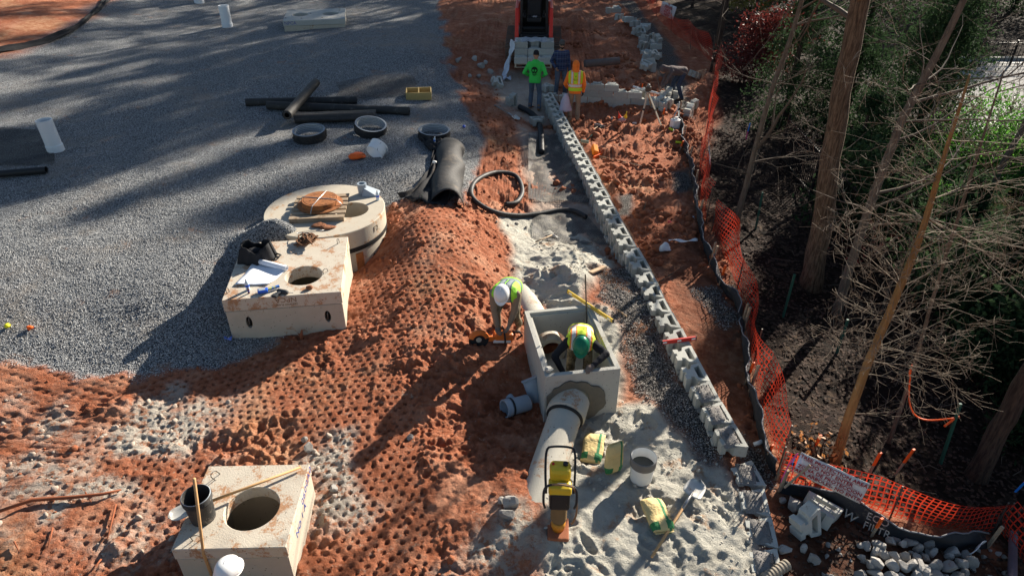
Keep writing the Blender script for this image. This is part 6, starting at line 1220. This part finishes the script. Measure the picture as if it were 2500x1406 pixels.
drape('torn dark fabric along the foot of the red bank', [[(-60, 140, .04), (0, 124, .08), (60, 107, .05), (130, 90, .08), (205, 52, .05), (260, -5, .05)], [(-60, 152, .06), (0, 134, .08), (60, 118, .06), (135, 100, .05), (212, 60, .05), (270, 0, .05)]])
for i, (u, v, m_, lab) in enumerate(((1063, 427, m_white, 'scrap of white plastic on the black draped fabric'), (1133, 310, m_blue, 'blue bottle cap on the gravel edge'), (20, 800, mat('yellow_ball', (.80, .75, .03), .5), 'small yellow ball on the gravel'), (76, 806, m_orange, 'small orange rag on the gravel near the yellow ball'))):
    o = MB().ell((0, 0, .03), (.05, .045, .035), (0, 0, i), 10, 7).build('small_scrap' if i != 2 else 'ball', m_, None, True); jitter(o, .012 if i != 2 else 0, 20, i); o.location = T(u, v, .01+(.28 if i == 0 else 0)); tag(o, lab, 'scrap' if i != 2 else 'ball')
bottle('white drink cup lying on the fabric by the corrugated ring', T(1061, 362, .16), .2, .8)
# ------------------------------------------------------------ on the upper box
def onA(u, v, up=0): return P(u, v, BOX_A_TOP+up)
a_, b_, c_, d_ = onA(573, 698), onA(655, 697), onA(700, 660), onA(620, 640); t = thing('drawing_sheets', 'white paper drawings half unrolled on the tan concrete box', 'paper', a_); m_paper = mat('white_paper_sheet', (.78, .80, .86), .7, .03, 3)
g = [[a_.lerp(b_, i/10).lerp(d_.lerp(c_, i/10), j/10)-a_+Vector((0, 0, .006+.008*math.sin(i*.7+j*.9)+(.02*(1-j/2) if j < 2 else 0))) for j in range(11)] for i in range(11)]; MB().sheet(g).build('sheet', m_paper, t, True, solid=.003)
dr = (c_-d_).normalized(); rl = MB(); pr = [(.045*math.cos(q)*(.55+.06*q), .045*math.sin(q)*(.55+.06*q)+.032) for q in [k*.35 for k in range(30)]]; sd_ = Vector((-dr.y, dr.x, 0)); Lr = (c_-d_).length
g = [[d_+dr*(Lr*(-.02+1.04*i/2))+sd_*x+Vector((0, 0, y+.012))-a_ for x, y in pr] for i in range(3)]; MB().sheet(g).build('rolled_end', m_paper, t, True, solid=.002)
o = onA(628, 640); t = thing('tool_bag', 'slumped open black fabric bag on the corner of the tan box', 'bag', onA(628, 632), .3); bagm = mat('black_bag_cloth', (.02, .021, .024), .85, .3, 6, .01, 20)
g = [[((.27+.05*math.sin(i*1.3))*math.cos(a)*(1.12-.25*j/5), (.20+.04*math.sin(i*2.1+1))*math.sin(a)*(1.1-.2*j/5), .26*j/5*(1+.22*math.sin(i*.8))) for j in range(6)] for i, a in enumerate([k*2*math.pi/28 for k in range(29)])]; MB().sheet(g).build('sack', bagm, t, True, solid=.01); MB().ell((0, 0, .02), (.24, .18, .03)).build('sack_bottom', bagm, t, True)
MB().ell((-.02, .04, .12), (.15, .1, .08), (0, .2, .4), 14, 8).build('folded_flap', bagm, t, True); jitter(t.children[-1], .03, 8, 2); MB().tube([(.28, -.05, .02), (.36, -.12, .03), (.40, -.02, .02), (.3, .08, .03)], .015, 6).build('shoulder_strap', bagm, t, True)
t = thing('rope_heap', 'heap of muddy brown rope on the far edge of the tan box', 'rope', onA(750, 590), 0); random.seed(14); m_rope = mat('muddy_rope', (.17, .085, .045), .95, .35, 20, .008, 60)
for k in range(7):
    pts = [Vector((.18*math.cos(a+k)*random.uniform(.4, 1.1), .20*math.sin(a*1.1+k*1.7)*random.uniform(.4, 1.15)-.05, .02+.02*k*random.uniform(.5, 1))) for a in [q*.7 for q in range(14)]]; MB().tube(resample(pts, .03), .014, 6).build('rope_coil', m_rope, t, True)
pts = [Vector((.02+.26*math.cos(a), .20+.13*math.sin(a), .10+.06*math.cos(a+1))) for a in [k*2*math.pi/20 for k in range(20)]]; MB().tube(pts, .006, 5, closed=True).build('wire_loop', m_steel, t, True)
for (u, v, z) in ((778, 552, 1.0), (800, 557, 1.0)):
    o = MB().ell((0, 0, .02), (.15, .09, .03), (0, 0, .3), 12, 6).build('mud_clod', mat('drying_mud', (.24, .10, .05), .95, .3, 8, .02, 25), None, True); jitter(o, .03, 10, u); o.location = P(u, v, ROUND_TOP); tag(o, 'smear of red mud on the round chamber lid', 'mud', 'mud on the round lid')
bottle('small water bottle with white cap standing on the drawings', onA(606, 708), 0, 1.0); bottle('dark brown drink bottle standing in front of the drawings', onA(608, 716), 0, .5, m_dark, mat('brown_bottle', (.12, .03, .02), .2))
t = thing('locator_handset', 'blue and yellow handheld locator lying in front of the drawings', 'instrument', onA(642, 712, .02), R(18)); MB().box((0, 0, .02), (.16, .10, .05)).build('housing', m_blue, t, bevel=.012); MB().box((-.01, 0, .047), (.10, .06, .004)).build('screen', mat('grey_screen', (.35, .40, .42), .3), t); MB().bar((.06, .0, .02), (.26, .06, .02), .04, .035).build('grip', mat('blue_yellow_grip', (.03, .14, .5), .5, 0, 1, 0, 1, (.5, .5, .05), .5, 18), t)
t = thing('cordless_drill', 'dark cordless tool lying near the hole of the tan box', 'power tool', onA(692, 712, .03), R(-20)); m_tool = mat('dark_tool_plastic', (.045, .05, .055), .6); MB().lathe([(.02, -.12), (.035, -.10), (.04, .05), (.03, .08)], 14, Ry(math.pi/2)).build('barrel', m_tool, t, True); MB().bar((-.02, 0, 0), (-.05, -.12, 0), .05, .045).build('grip', m_tool, t, bevel=.008); MB().box((-.055, -.15, 0), (.09, .06, .05)).build('battery', m_tool, t, bevel=.006); MB().tube([(.08, 0, 0), (.17, .02, 0)], .006, 6).build('bit', m_steel, t)
o = MB().ell((0, 0, .03), (.06, .05, .04), None, 10, 7).build('mud_clod', mat('drying_mud', (.24, .10, .05)), None, True); jitter(o, .02, 14, 3); o.location = onA(756, 706); tag(o, 'clod of mud beside the hole of the tan box', 'mud')
bag2 = MB().sheet([[(.14*i/4, .05*math.sin(i+j), .06*j/3+.01*math.sin(i*2)) for j in range(4)] for i in range(5)]).build('plastic_scrap', mat('blue_scrap', (.12, .2, .6), .4), None, True, solid=.003); bag2.location = T(548, 832, .02); tag(bag2, 'blue plastic scrap at the foot of the tan box', 'scrap')
# ------------------------------------------------------------ on the lower box
def onB(u, v, up=0): return P(u, v, BOX_B_TOP+up)
def bucket(label, b, r, h_, m_, mt=None, fill=None, bail=True, rimm=None, lean=(0, 0, 0)):
    t = thing('bucket', label, 'bucket', b, lean); bd = MB().lathe([(0, .012), (r*.86, .012), (r*.99, h_), (r*1.0, h_), (r*.86, 0), (0, 0)][::-1], 40).build('shell', m_, t, auto=40)
    for z in (.80, .87, .94): MB().lathe([(r*(.86+.14*z)+.001, h_*z-.006), (r*(.86+.14*z)+.012, h_*z), (r*(.86+.14*z)+.001, h_*z+.006)], 40, cap=False).build('rim_ring', rimm or m_, t, True)
    MB().lathe([(r*.985, h_-.006), (r*1.03, h_), (r*.985, h_+.006)], 40, cap=False).build('lip', mt or m_, t, True)
    if bail: MB().tube([(r*1.0*math.cos(a), -r*1.0*abs(math.sin(a))*.55-r*.35*math.sin(a), h_*.84-r*.85*math.sin(a)*.55) for a in [k*math.pi/14 for k in range(15)]], .004, 5).build('handle', m_wire, t, True)
    if fill: MB().lathe([(r*.94, h_*.62), (0, h_*.625)], 40, cap=False).build('mortar_fill', fill, t, True)
    return t
bucket('scuffed black bucket standing on the small concrete box', onB(497, 1262), .155, .37, mat('scuffed_black_bucket', (.045, .044, .042), .6, .3, 8, .003, 40, (.22, .19, .16), .56, 6), m_pvcg)
def shovel(label, hs, he, blade_dir, bl=.28, bw=.22, m_h=m_wood, spade=False):
    """hs: handle end, he: where the blade starts"""
    hs, he = Vector(hs), Vector(he); d = (he-hs).normalized(); t = thing('shovel', label, 'shovel', hs); n = Vector(blade_dir); n = (n-d*n.dot(d)).normalized(); x = d.cross(n)
    MB().tube([Vector(), he-hs-d*.05], [.016, .018], 10).build('handle', m_h, t, True); MB().tube([he-hs-d*.22, he-hs+d*.05], [.021, .019], 10).build('socket', m_steel, t, True); g = []
    for i in range(9):
        q = i/8; w_ = bw*.5*(1 if q < .55 or spade else math.sqrt(max(0, 1-((q-.55)/.45)**2))) if q > .04 else bw*.42
        g.append([he-hs+d*(bl*q)+x*(w_*(j/6*2-1))+n*(.035*((j/6*2-1)**2)-.03*math.sin(q*2.4)) for j in range(7)])
    MB().sheet(g).build('blade', mat('worn_blade', (.55, .54, .50), .42, .12, 14, 0, 1, (.38, .28, .2), .60, 8, metal=.35), t, True, solid=.004); return t
shovel('shovel with pale handle lying across the small concrete box, blade behind the bucket', onB(735, 1140, .04), onB(470, 1240, .10), (0, 0, 1), .26, .21)
pz = P(497, 1352, .62); tag(MB().tube([at_y(474, 1168, pz.y+.16), pz, pz-Vector((0, .0, .55))], .017, 10).build('broom_pole', m_wood, None, True), 'upright wooden pole leaning in front of the black bucket', 'pole')
tag(MB().tube([P(0, 1255, .15)+Vector((0, 0, .05)), T(80, 1225, .06), T(180, 1218, .05), T(255, 1212, .06), T(298, 1198, .05)], [.02, .026, .024, .02, .01], 8).build('tree_root', mat('red_root', (.26, .085, .04), .9, .25, 9), None, True), 'long reddish tree root lying on the clay', 'root')
for pts in ([(285, 1235), (275, 1280), (265, 1325)], [(130, 1290), (120, 1340)], [(250, 1370), (225, 1400)], [(40, 1330), (50, 1352)], [(210, 1205), (225, 1230)]): tag(MB().tube([T(u, v, .04) for u, v in pts], [.012]*(len(pts)-1)+[.005], 6).build('tree_root', mat('red_root', (.26, .085, .04)), None, True), 'short broken root sticking from the red clay', 'root', 'roots in the clay')
t = thing('broken_stump', 'splintered bit of wood stuck in the clay at the foot of tan box', 'wood', T(738, 825)); MB().tube([(0, 0, -.05), (.0, -.02, .1), (.03, -.02, .2)], [.035, .03, .012], 7).build('splinter', mat('red_root', (.26, .085, .04)), t, True)
MB().tube([(.0, 0, .05), (-.06, 0, .12)], [.02, .008], 6).build('splinter', mat('red_root', (.26, .085, .04)), t, True)
# ------------------------------------------------------------ saw beside the stooping worker
sb = T(1225, 835); t = thing('cut_off_saw', 'orange and white cut-off saw with black disc resting on the clay', 'saw', sb+Vector((0, 0, .11)), (R(-4), R(10), R(14))); m_sw = mat('saw_orange', (.72, .17, .03), .45, .1, 9, 0, 1, (.35, .22, .15), .58, 7)
MB().box((.02, 0, .0), (.32, .16, .17)).build('engine_housing', m_sw, t, bevel=.035); MB().box((.0, 0, -.05), (.30, .165, .06)).build('base_cover', m_white, t, bevel=.015); MB().bar((-.10, -.05, 0), (-.36, -.05, -.01), .05, .09).build('guide_arm', m_sw, t, bevel=.01)
bd = MB().lathe([(.02, -.004), (.165, -.0025), (.165, .0025), (.02, .004)], 40, Tr(-.40, -.08, -.01) @ Rx(math.pi/2)).build('blade', m_black, t); MB().lathe([(.045, -.012), (.045, .012)], 16, Tr(-.40, -.08, -.01) @ Rx(math.pi/2)).build('hub', m_conc, bd); MB().lathe([(.17, -.03), (.175, 0), (.17, .03), (.10, .032)], 20, Tr(-.40, -.08, -.01) @ Rx(math.pi/2) , False, R(20), R(170)).build('guard', m_sw, t, True)
MB().tube([(.05, -.10, -.10), (.02, -.11, .05), (0, -.05, .16), (0, .05, .16), (.02, .11, .05), (.05, .1, -.1)], .014, 8).build('front_handle', m_black, t, True); MB().tube([(.18, 0, .07), (.28, 0, .10), (.34, 0, .02), (.26, 0, -.06)], .018, 8).build('rear_handle', m_black, t, True)
# ------------------------------------------------------------ round the vault
def box_level(label, a, b, m_, wd=.028, ht=.06, vial=True):
    a, b = Vector(a), Vector(b); t = thing('spirit_level', label, 'spirit level', a, (b-a).to_track_quat('X', 'Z').to_euler()); L = (b-a).length; o = MB().box((L/2, 0, 0), (L, wd, ht)).build('beam', m_, t, bevel=.003)
    for q in (.08, .5, .92): MB().box((L*q, 0, 0), (.07, wd+.004, ht*.5)).build('vial_window', m_white, o, bevel=.004)
    for q in (0, 1): MB().box((L*q, 0, 0), (.012, wd+.006, ht+.006)).build('end_cap', m_black, o)
    return t
box_level('long yellow spirit level lying over the corner of the open vault', P(1386, 711, VAULT_TOP+.035), P(1497, 784, VAULT_TOP+.035), mat('yellow_level', (.62, .42, .06), .5)); box_level('red spirit level laid across the top of the block wall', P(1616, 836, TOPW+.035), P(1699, 825, TOPW+.035), mat('red_level', (.55, .04, .03), .5), .03, .07)
tag(MB().tube([at_y(1429, 670, 9.12), at_y(1433, 800, 9.12)], .011, 8).build('rebar_rod', m_wire), 'dark steel rod standing upright at the back corner of the vault', 'rod')
for lab, a, b in (('muddy board lying on crushed stone behind the vault', (1440, 684), (1476, 660)), ('thin stick lying on the crushed stone beside the vault', (1508, 762), (1530, 780))): tag(MB().bar(T(*a, .05), T(*b, .06), .09 if 'board' in lab else .015, .025).build('board' if 'board' in lab else 'stick', mat('muddy_board', (.40, .28, .18), .9, .25, 14)), lab, 'board' if 'board' in lab else 'stick')
t = thing('pipe_tee', 'grey plastic pipe fitting with capped end beside the vault', 'pipe fitting', T(1262, 1005, .14), (R(82), R(8), R(-62))); MB().lathe([(0, -.20), (.12, -.19), (.125, -.17), (.125, .12), (.138, .13), (.138, .22), (.12, .22), (.115, .0)], 32, cap=False).build('barrel', m_pvcg, t, auto=35); MB().lathe([(.118, -.205), (0, -.21)], 32, cap=False).build('end_cap', mat('tan_cap', (.42, .30, .22), .7), t); MB().lathe([(.06, 0), (.06, .2), (.05, .2)], 24, Ry(R(-80)) @ Tr(0, 0, 0), cap=False).build('branch', m_pvcg, t, auto=35); MB().lathe([(.14, .09), (.142, .1), (.14, .12)], 32, cap=False).build('band', m_black, t)
t = thing('pipe_saddle', 'grey plastic saddle plate leaning against the vault wall', 'pipe fitting', T(1305, 975, .17), (R(60), R(-12), R(20))); MB().sheet([[(.13*(i/8*2-1), .20*(j/4-.5)*2, .05*(1-(i/8*2-1)**2)) for j in range(5)] for i in range(9)]).build('plate', m_pvcg, t, True, solid=.012); MB().box((0, .2, .03), (.30, .03, .06)).build('lip', m_pvcg, t, bevel=.008)
# ------------------------------------------------------------ cement bags, bucket, shovel, rammer on the sand
def bag_mat():
    k = N('cement_bag_paper'); s = k.n('SeparateXYZ'); k.L.new(k.pos(True), s.inputs[0]); c = k.mix(k.noise(8, k.pos(True)), (.62, .46, .19), (.74, .57, .27)); e = k.math('MULTIPLY', k.math('GREATER_THAN', k.math('ABSOLUTE', s.outputs[0]), .05), k.math('MULTIPLY', k.math('GREATER_THAN', s.outputs[1], -.24), k.math('LESS_THAN', s.outputs[1], -.13))); c = k.mix(e, c, (.04, .20, .07)); e2 = k.math('LESS_THAN', k.math('ABSOLUTE', k.math('SUBTRACT', s.outputs[0], .09)), .02); c = k.mix(e2, c, (.05, .22, .09)); k.put(k.b.inputs['Base Color'], c); k.b.inputs['Roughness'].default_value = .75; k.put(k.b.inputs['Normal'], k.bump(k.noise(6, k.pos(True), 4), .04)); return k.m
m_bag = bag_mat()
def cement_bag(label, loc, rot, sc_=1.0, seed=0):
    t = thing('cement_bag', label, 'cement bag', loc, rot); g = []
    for i in range(19):
        q = i/18*2-1; row = []
        for j in range(24):
            a = j/24*2*math.pi; e = (1-abs(q)**5*.55); w_ = .16*(1-.08*abs(q)**4); row.append((w_*math.copysign(abs(math.cos(a))**.6, math.cos(a)), .26*q, .07*e*math.copysign(abs(math.sin(a))**.8, math.sin(a))))
        g.append(row)
    mb = MB(); o_ = 0
    for r in g: mb.v += r
    for i in range(18):
        for j in range(24): l = (j+1) % 24; mb.f.append((i*24+j, i*24+l, (i+1)*24+l, (i+1)*24+j))
    mb.f += [tuple(range(24))[::-1], tuple(18*24+j for j in range(24))]; o = mb.build('sack', m_bag, t, True); jitter(o, .022, 7, seed)
    lettering('QUIKRETE', .05, Tr(-.02, .04, .074) @ Rz(math.pi/2), mat('green_print', (.03, .16, .06), .8), t, .001) if False else None
    for q in (-1, 1): MB().box((0, q*.268, 0), (.27, .02, .012)).build('sewn_end', mat('bag_seam', (.66, .52, .24), .8), t, bevel=.004)
    t.scale = (sc_,)*3; return t
cement_bag('tan and green cement bag lying flat beside the concrete pipe', T(1447, 1100, .07), (R(6), R(-4), R(-14)), .92, 1); cement_bag('tan and green cement bag standing on its end beside the white bucket', T(1496, 1148, .22), (R(80), R(8), R(28)), .86, 2); cement_bag('tan and green cement bag lying under the shovel handle', T(1603, 1268, .05), (R(3), R(5), R(12)), .92, 3)
bucket('dirty white bucket with grey rim half full of water on the sand', T(1564, 1170), .165, .40, m_white, m_pvcg, mat('dark_water', (.035, .04, .04), .1, spec=.5), False, m_pvcg)
t = bpy.data.objects['bucket.001']; MB().lathe([(.163, .27), (.172, .275), (.176, .40), (.165, .41), (.160, .30)], 40, cap=False).build('inner_pail', mat('grey_pail', (.16, .155, .15), .6, .2, 8), t, auto=40)
shovel('round-nosed shovel lying on a cement bag on the sand', T(1590, 1364, .06), T(1682, 1226, .10), (.2, 0, 1), .30, .25)
# jumping-jack rammer
rb = T(1362, 1300); t = thing('rammer', 'yellow and black jumping-jack rammer standing on the sand', 'rammer', rb, (0, 0, R(-3))); m_ry = mat('rammer_yellow', (.70, .48, .03), .45, .08, 8, 0, 1, (.40, .25, .10), .62, 7); m_clay = mat('clay_caked_steel', (.30, .11, .055), .9, .3, 8, .006, 40)
MB().box((0, .02, .035), (.26, .32, .05)).build('foot_plate', m_clay, t, bevel=.015); MB().lathe([(.075, .05), (.07, .10), (.085, .11), (.085, .2)], 20, Tr(0, .02, 0)).build('leg_socket', mat('orange_leg', (.62, .26, .03), .5), t, True)
bl = MB().lathe([(.085, 0)]+[(.10 if k % 2 else .088, .02+k*.022) for k in range(10)]+[(.1, .26)], 20, Tr(0, .03, .19) @ Rx(R(-9))).build('bellows', mat('dirty_bellows', (.20, .13, .06), .7, .2, 9), t, True)
MB().box((0, .09, .56), (.24, .26, .24), (R(-9), 0, 0)).build('engine_block', m_mach, t, bevel=.03); MB().box((0, .10, .70), (.27, .22, .13), (R(-9), 0, 0)).build('engine_cover', m_ry, t, bevel=.035); MB().box((.02, .06, .772), (.10, .01, .05), (R(-75), 0, 0)).build('label_plate', m_white, t)
MB().box((0, .25, .80), (.25, .24, .17), (R(-14), 0, 0)).build('fuel_tank', m_ry, t, bevel=.05); MB().lathe([(.03, 0), (.03, .03)], 14, Tr(.06, .27, .885)).build('fuel_cap', m_black, t); MB().box((-.085, .28, .885), (.03, .03, .015)).build('switch', mat('red_switch', (.6, .02, .02), .4), t)
MB().tube(resample([Vector(p) for p in ((-.17, -.06, .52), (-.19, -.09, .66), (-.18, -.03, .80), (-.10, 0, .84), (.10, 0, .84), (.18, -.03, .80), (.19, -.09, .66), (.17, -.06, .52))], .03), .015, 8).build('front_handle', m_black, t, True); MB().tube(resample([Vector(p) for p in ((-.16, .06, .62), (-.175, .25, .80), (-.165, .42, .95), (-.10, .46, .98), (.10, .46, .98), (.165, .42, .95), (.175, .25, .80), (.16, .06, .62))], .03), .015, 8).build('rear_handle', m_black, t, True)
MB().tube(resample([Vector(p) for p in ((-.10, 0, .845), (.05, -.01, .85), (.17, -.03, .80), (.20, -.08, .5), (.17, -.06, .28), (.15, -.02, .2))], .03), .012, 6).build('strap', mat('brown_strap', (.28, .17, .09), .9), t, True)
lettering('wacker', .03, Tr(.02, .058, .775) @ Rx(R(15)), m_black_c, t, .001) if False else None
# ------------------------------------------------------------ in the trench
hose_px = [(1232, 505), (1262, 500), (1275, 470), (1258, 437), (1210, 428), (1165, 443), (1150, 472), (1165, 500), (1210, 525), (1265, 534), (1310, 530), (1360, 520), (1400, 522), (1432, 540)]
hp_ = resample([T(u, v, .06) for u, v in hose_px], .06); tag(MB().tube(hp_, .055, 14).build('drain_hose', mat('black_hose', (.035, .034, .034), .55, .3, 10, .004, 60, (.22, .15, .10), .60, 4), None, True), 'fat black drain hose looped on the clay and across the sand', 'hose')
def trench_net(label, corners, ns, nt, lift, seed):
    A, B, C_, D = [T(*c) for c in corners]; rnd = random.Random(seed); ph = rnd.uniform(0, 6); O = A.copy()
    def f(s, q): p = A.lerp(B, s).lerp(D.lerp(C_, s), q); return Vector((p.x, p.y, bz(p.x, p.y)+.04+lift*max(0, math.sin(s*5+q*4+ph))*(.4+.6*math.sin(q*math.pi))+.03*math.sin(s*14+ph)*math.sin(q*7)))-O
    t = thing('geogrid_mesh', label, 'geogrid', O); mk('net', net_mesh('net', f, ns, nt, .2, .2), mat('dusty_grid', (.10, .095, .09), .7, .2, 4, 0, 1, (.26, .24, .2), .5, 3), t)
trench_net('dusty geogrid mesh crumpled down the trench beside the wall', ((1290, 330), (1370, 330), (1450, 500), (1290, 490)), 40, 66, .16, 1); trench_net('flat geogrid mesh under the hose on the sand', ((1300, 520), (1420, 520), (1500, 600), (1300, 585)), 46, 40, .03, 2)
def corr_pipe(label, px, r, m_, up=.0):
    ln = resample([T(u, v, r+up) for u, v in px], .02); mb = MB(); mb.tube(ln, [r*(1 if k % 2 else .9) for k in range(len(ln))], 16, True); tag(mb.build('corrugated_pipe', m_, None, True), label, 'pipe')
corr_pipe('black corrugated drain pipe half under the single block in the trench', [(1268, 268), (1295, 284), (1312, 300), (1320, 330), (1322, 380)], .085, m_black); corr_pipe('muddy corrugated pipe lying behind the cross wall', [(1425, 200), (1465, 195), (1508, 190)], .13, mat('muddy_pipe', (.14, .11, .10), .7, .3, 9), .45)
shovel('square spade lying in the trench beside the gravel bank', T(1207, 262, .05), T(1253, 288, .05), (0, 0, 1), .26, .2, mat('grey_handle', (.25, .22, .19), .8), False)
t = thing('mattock', "mason's pick lying on the pale sand heap", 'pick', T(1308, 605, .07)); d = T(1348, 580, .07)-Vector(t.location); MB().tube([(0, 0, 0), d], .015, 8).build('handle', m_plank, t, True); n = Vector((-d.y, d.x, 0)).normalized(); MB().tube([d-n*.16+Vector((0, -.03, -.02)), d, d+n*.17+Vector((0, -.05, -.03))], [.008, .02, .008], 8).build('head', m_steel, t, True)
# tools and survey gear between wall and fence
def tool(label, name, a, b, head, hw, m_head, m_h=m_wood, cat=None, up=(.05, .05)):
    A, B = T(*a, up[0]), T(*b, up[1]); t = thing(name, label, cat or 'tool', A); d = B-A; MB().tube([(0, 0, 0), d], .014, 8).build('handle', m_h, t, True); x = Vector((-d.y, d.x, 0)).normalized(); dn = d.normalized(); o = MB().add(*MB._bx(hw, .04, .09), Tr(d+dn*.03) @ Matrix(((x.x, dn.x, 0, 0), (x.y, dn.y, 0, 0), (0, 0, 1, 0), (0, 0, 0, 1)))).build(head, m_head, t, bevel=.006); return t
tool('rake with grey head lying on the red clay by the wall', 'rake', (1408, 342), (1462, 312), 'rake_head', .36, m_steel, m_plank); tool('tamper with green handle lying on the red clay by the wall', 'tamper', (1470, 312), (1428, 352), 'tamper_head', .24, mat('green_grey_steel', (.22, .26, .22), .6), m_green)
t = tool('push broom with orange head lying on red clay beyond the wall', 'push_broom', (1566, 411), (1463, 380), 'broom_block', .40, m_orange, m_plank, 'broom'); A = T(1452, 372, .08); o = MB().box((0, 0, 0), (.14, .36, .16)).build('bristles', mat('orange_bristle', (.80, .24, .02), .8, .2, 40, .01, 90), t, bevel=.02); o.location = A-Vector(t.location); o.rotation_euler = (.2, .3, .1)
tb = T(1588, 300); tripod = thing('survey_tripod', 'wooden surveying tripod with laser level on top', 'tripod', tb); ax = at_y(1582, 225, tb.y+.1)-tb
for (u, v) in ((1562, 302), (1617, 312), (1590, 262)):
    e = T(u, v)-tb; m1 = ax.lerp(e, .5); leg = MB().bar(ax, e, .05, .022).build('leg', mat('pale_tripod_wood', (.55, .48, .36), .7), tripod); MB().bar(m1-(e-ax).normalized()*.02, m1+(e-ax).normalized()*.03, .065, .035).build('leg_clamp', m_black, leg)
MB().lathe([(.08, -.02), (.08, .01)], 16, Tr(ax)).build('head_plate', m_steel, tripod); ls = thing('laser_level', 'dark laser level instrument mounted on the surveying tripod', 'instrument', tb+ax+Vector((0, 0, .012))); MB().box((0, 0, .08), (.16, .14, .13)).build('housing', mat('brown_instrument', (.10, .075, .055), .6), ls, bevel=.015); MB().lathe([(.045, .145), (.045, .2), (.03, .22)], 16).build('beacon', mat('grey_instrument', (.25, .24, .22), .4), ls, True)
tag(MB().tube([P(1545, 212, .25), P(1618, 232, .08)], .035, 12).build('plastic_pipe', m_pvc), 'white plastic pipe lying across the cross wall behind the tripod', 'pipe')
jb = T(1646, 318); t = thing('sprayer_jug', 'white plastic sprayer jug with grey hose by the silt fence', 'jug', jb, .3); MB().box((0, 0, .15), (.26, .22, .30)).build('tank', m_white, t, bevel=.05); MB().lathe([(.05, .3), (.05, .35), (0, .36)], 16, Tr(.03, 0, 0)).build('cap', m_white, t); MB().tube(resample([Vector(p) for p in ((-.08, 0, .30), (-.05, 0, .42), (.10, .1, .6), (.16, .2, .75))], .05), .015, 8).build('hose', mat('pale_hose', (.5, .5, .48), .6), t, True); MB().tube([(-.06, -.11, .24), (-.06, -.14, .28), (.06, -.14, .28), (.06, -.11, .24)], .012, 6).build('handle', m_white, t, True)
for lab, (u, v), rot in (('yellow marking paint can lying below the white jug', (1638, 326), .4), ('yellow marking paint can lying beside the orange stake by the jug', (1658, 348), 1.3)):
    t = thing('paint_can', lab, 'spray can', T(u, v, .035), (R(90), 0, rot)); MB().lathe([(.033, -.1), (.033, .08), (.02, .1)], 16).build('body', mat('lime_can', (.55, .62, .03), .4), t, True); MB().lathe([(.018, .1), (.018, .125)], 10).build('cap', m_white, t)
fb = T(1518, 300); t = thing('marking_flag_bundle', 'white ball of twine with red and yellow funnels on the red clay', 'funnel', fb)
o = MB().ell((0, 0, .08), (.12, .10, .08), None, 14, 8).build('twine_ball', mat('pink_white_twine', (.55, .35, .33), .9, .4, 20), t, True)
for x, m_, s_ in ((-.07, mat('red_funnel', (.75, .05, .02), .5), -.3), (.09, mat('yellow_funnel', (.85, .55, .03), .5), .2)): MB().lathe([(.06, .0), (.058, .02), (.012, .13), (.010, .2)], 16, Tr(x, .02, .13) @ Ry(s_)).build('funnel', m_, t, True)
for i, (u, v, lab) in enumerate(((1550, 292, 'crushed drink can lying at the tripod foot'), (1495, 292, 'pale scrap lying on clay beside the funnels'), (1636, 548, 'red and white drink can on the clay near the fence'))):
    o = MB().lathe([(.033, -.06), (.035, -.05), (.035, .05), (.03, .06)], 14, Ry(math.pi/2)).build('drink_can', mat('can_%d' % i, ((.6, .6, .6), (.6, .58, .52), (.5, .05, .05))[i], .35), None, True); jitter(o, .006, 20, i); o.location = T(u, v, .045); o.rotation_euler = (0, 0, i); tag(o, lab, 'can')
g = [[(.26*(i/9-.5), .2*(j/7-.5), .16*math.sin(math.pi*i/9)*math.sin(math.pi*j/7)) for j in range(8)] for i in range(10)]; o = MB().sheet(g).build('plastic_bag', mat('white_film_bag', (.72, .74, .76), .4, .1, 9, .02, 20), None, True, solid=.004); jitter(o, .03, 9, 4); o.location = T(1622, 612, .02); tag(o, 'crumpled white plastic bag on the clay by the fence', 'bag')
g = [[(.62*(i/12-.5), .07*(j/3-.5)+.04*math.sin(i*.7), .03+.02*math.sin(i+j)) for j in range(4)] for i in range(13)]; o = MB().sheet(g).build('plastic_strip', MATS['white_film_bag'], None, True, solid=.004); o.location = T(1667, 595, .04); tag(o, 'strip of white plastic beside the crumpled bag', 'strip')
o = MB().sheet([[(.16*(i/5-.5), .08*(j/3-.5), .02*math.sin(i+j)) for j in range(4)] for i in range(6)]).build('paper_scrap', m_paper, None, True, solid=.002); o.location = T(1686, 533, .05); tag(o, 'scrap of white paper near the black silt fence', 'scrap')
# bag in the orange-hooded worker's hand
k = N('lilac_film'); k.b.inputs['Base Color'].default_value = (.62, .56, .66, 1); k.b.inputs['Alpha'].default_value = .75; k.b.inputs['Roughness'].default_value = .35; hb = b3+Vector((-.27, -.05, .86)); g = [[((.04+.15*(i/9)**.7)*math.cos(a)*(1+.1*math.sin(j*2+i)), (.03+.09*(i/9)**.7)*math.sin(a), -.52*i/9) for j, a in enumerate([q*2*math.pi/16 for q in range(17)])] for i in range(10)]; o = MB().sheet(g).build('plastic_bag', k.m, None, True, solid=.003); o.location = hb; tag(o, 'pale lilac plastic bag hanging from the orange-hooded worker', 'bag')
# sticks in the clay by the wall and small stuff
for i, (a, b, lab) in enumerate((((1590, 700), (1665, 655), 'thin stick on the dirt behind the long wall'), ((1755, 775), (1795, 755), 'pale bent twig on the small gravel patch'), ((1570, 520), (1578, 490), 'short twig upright in the clay behind the wall'), ((1840, 1085), (1862, 1080), 'pale offcut of pipe at the end of the wall'))):
    tag(MB().tube([T(*a, .03), T((a[0]+b[0])/2, (a[1]+b[1])/2+3, .06), T(*b, .04)], [.01, .012, .006] if i < 3 else .03, 6).build('stick', bk_twig if i < 3 else m_pvc, None, True), lab, 'stick')
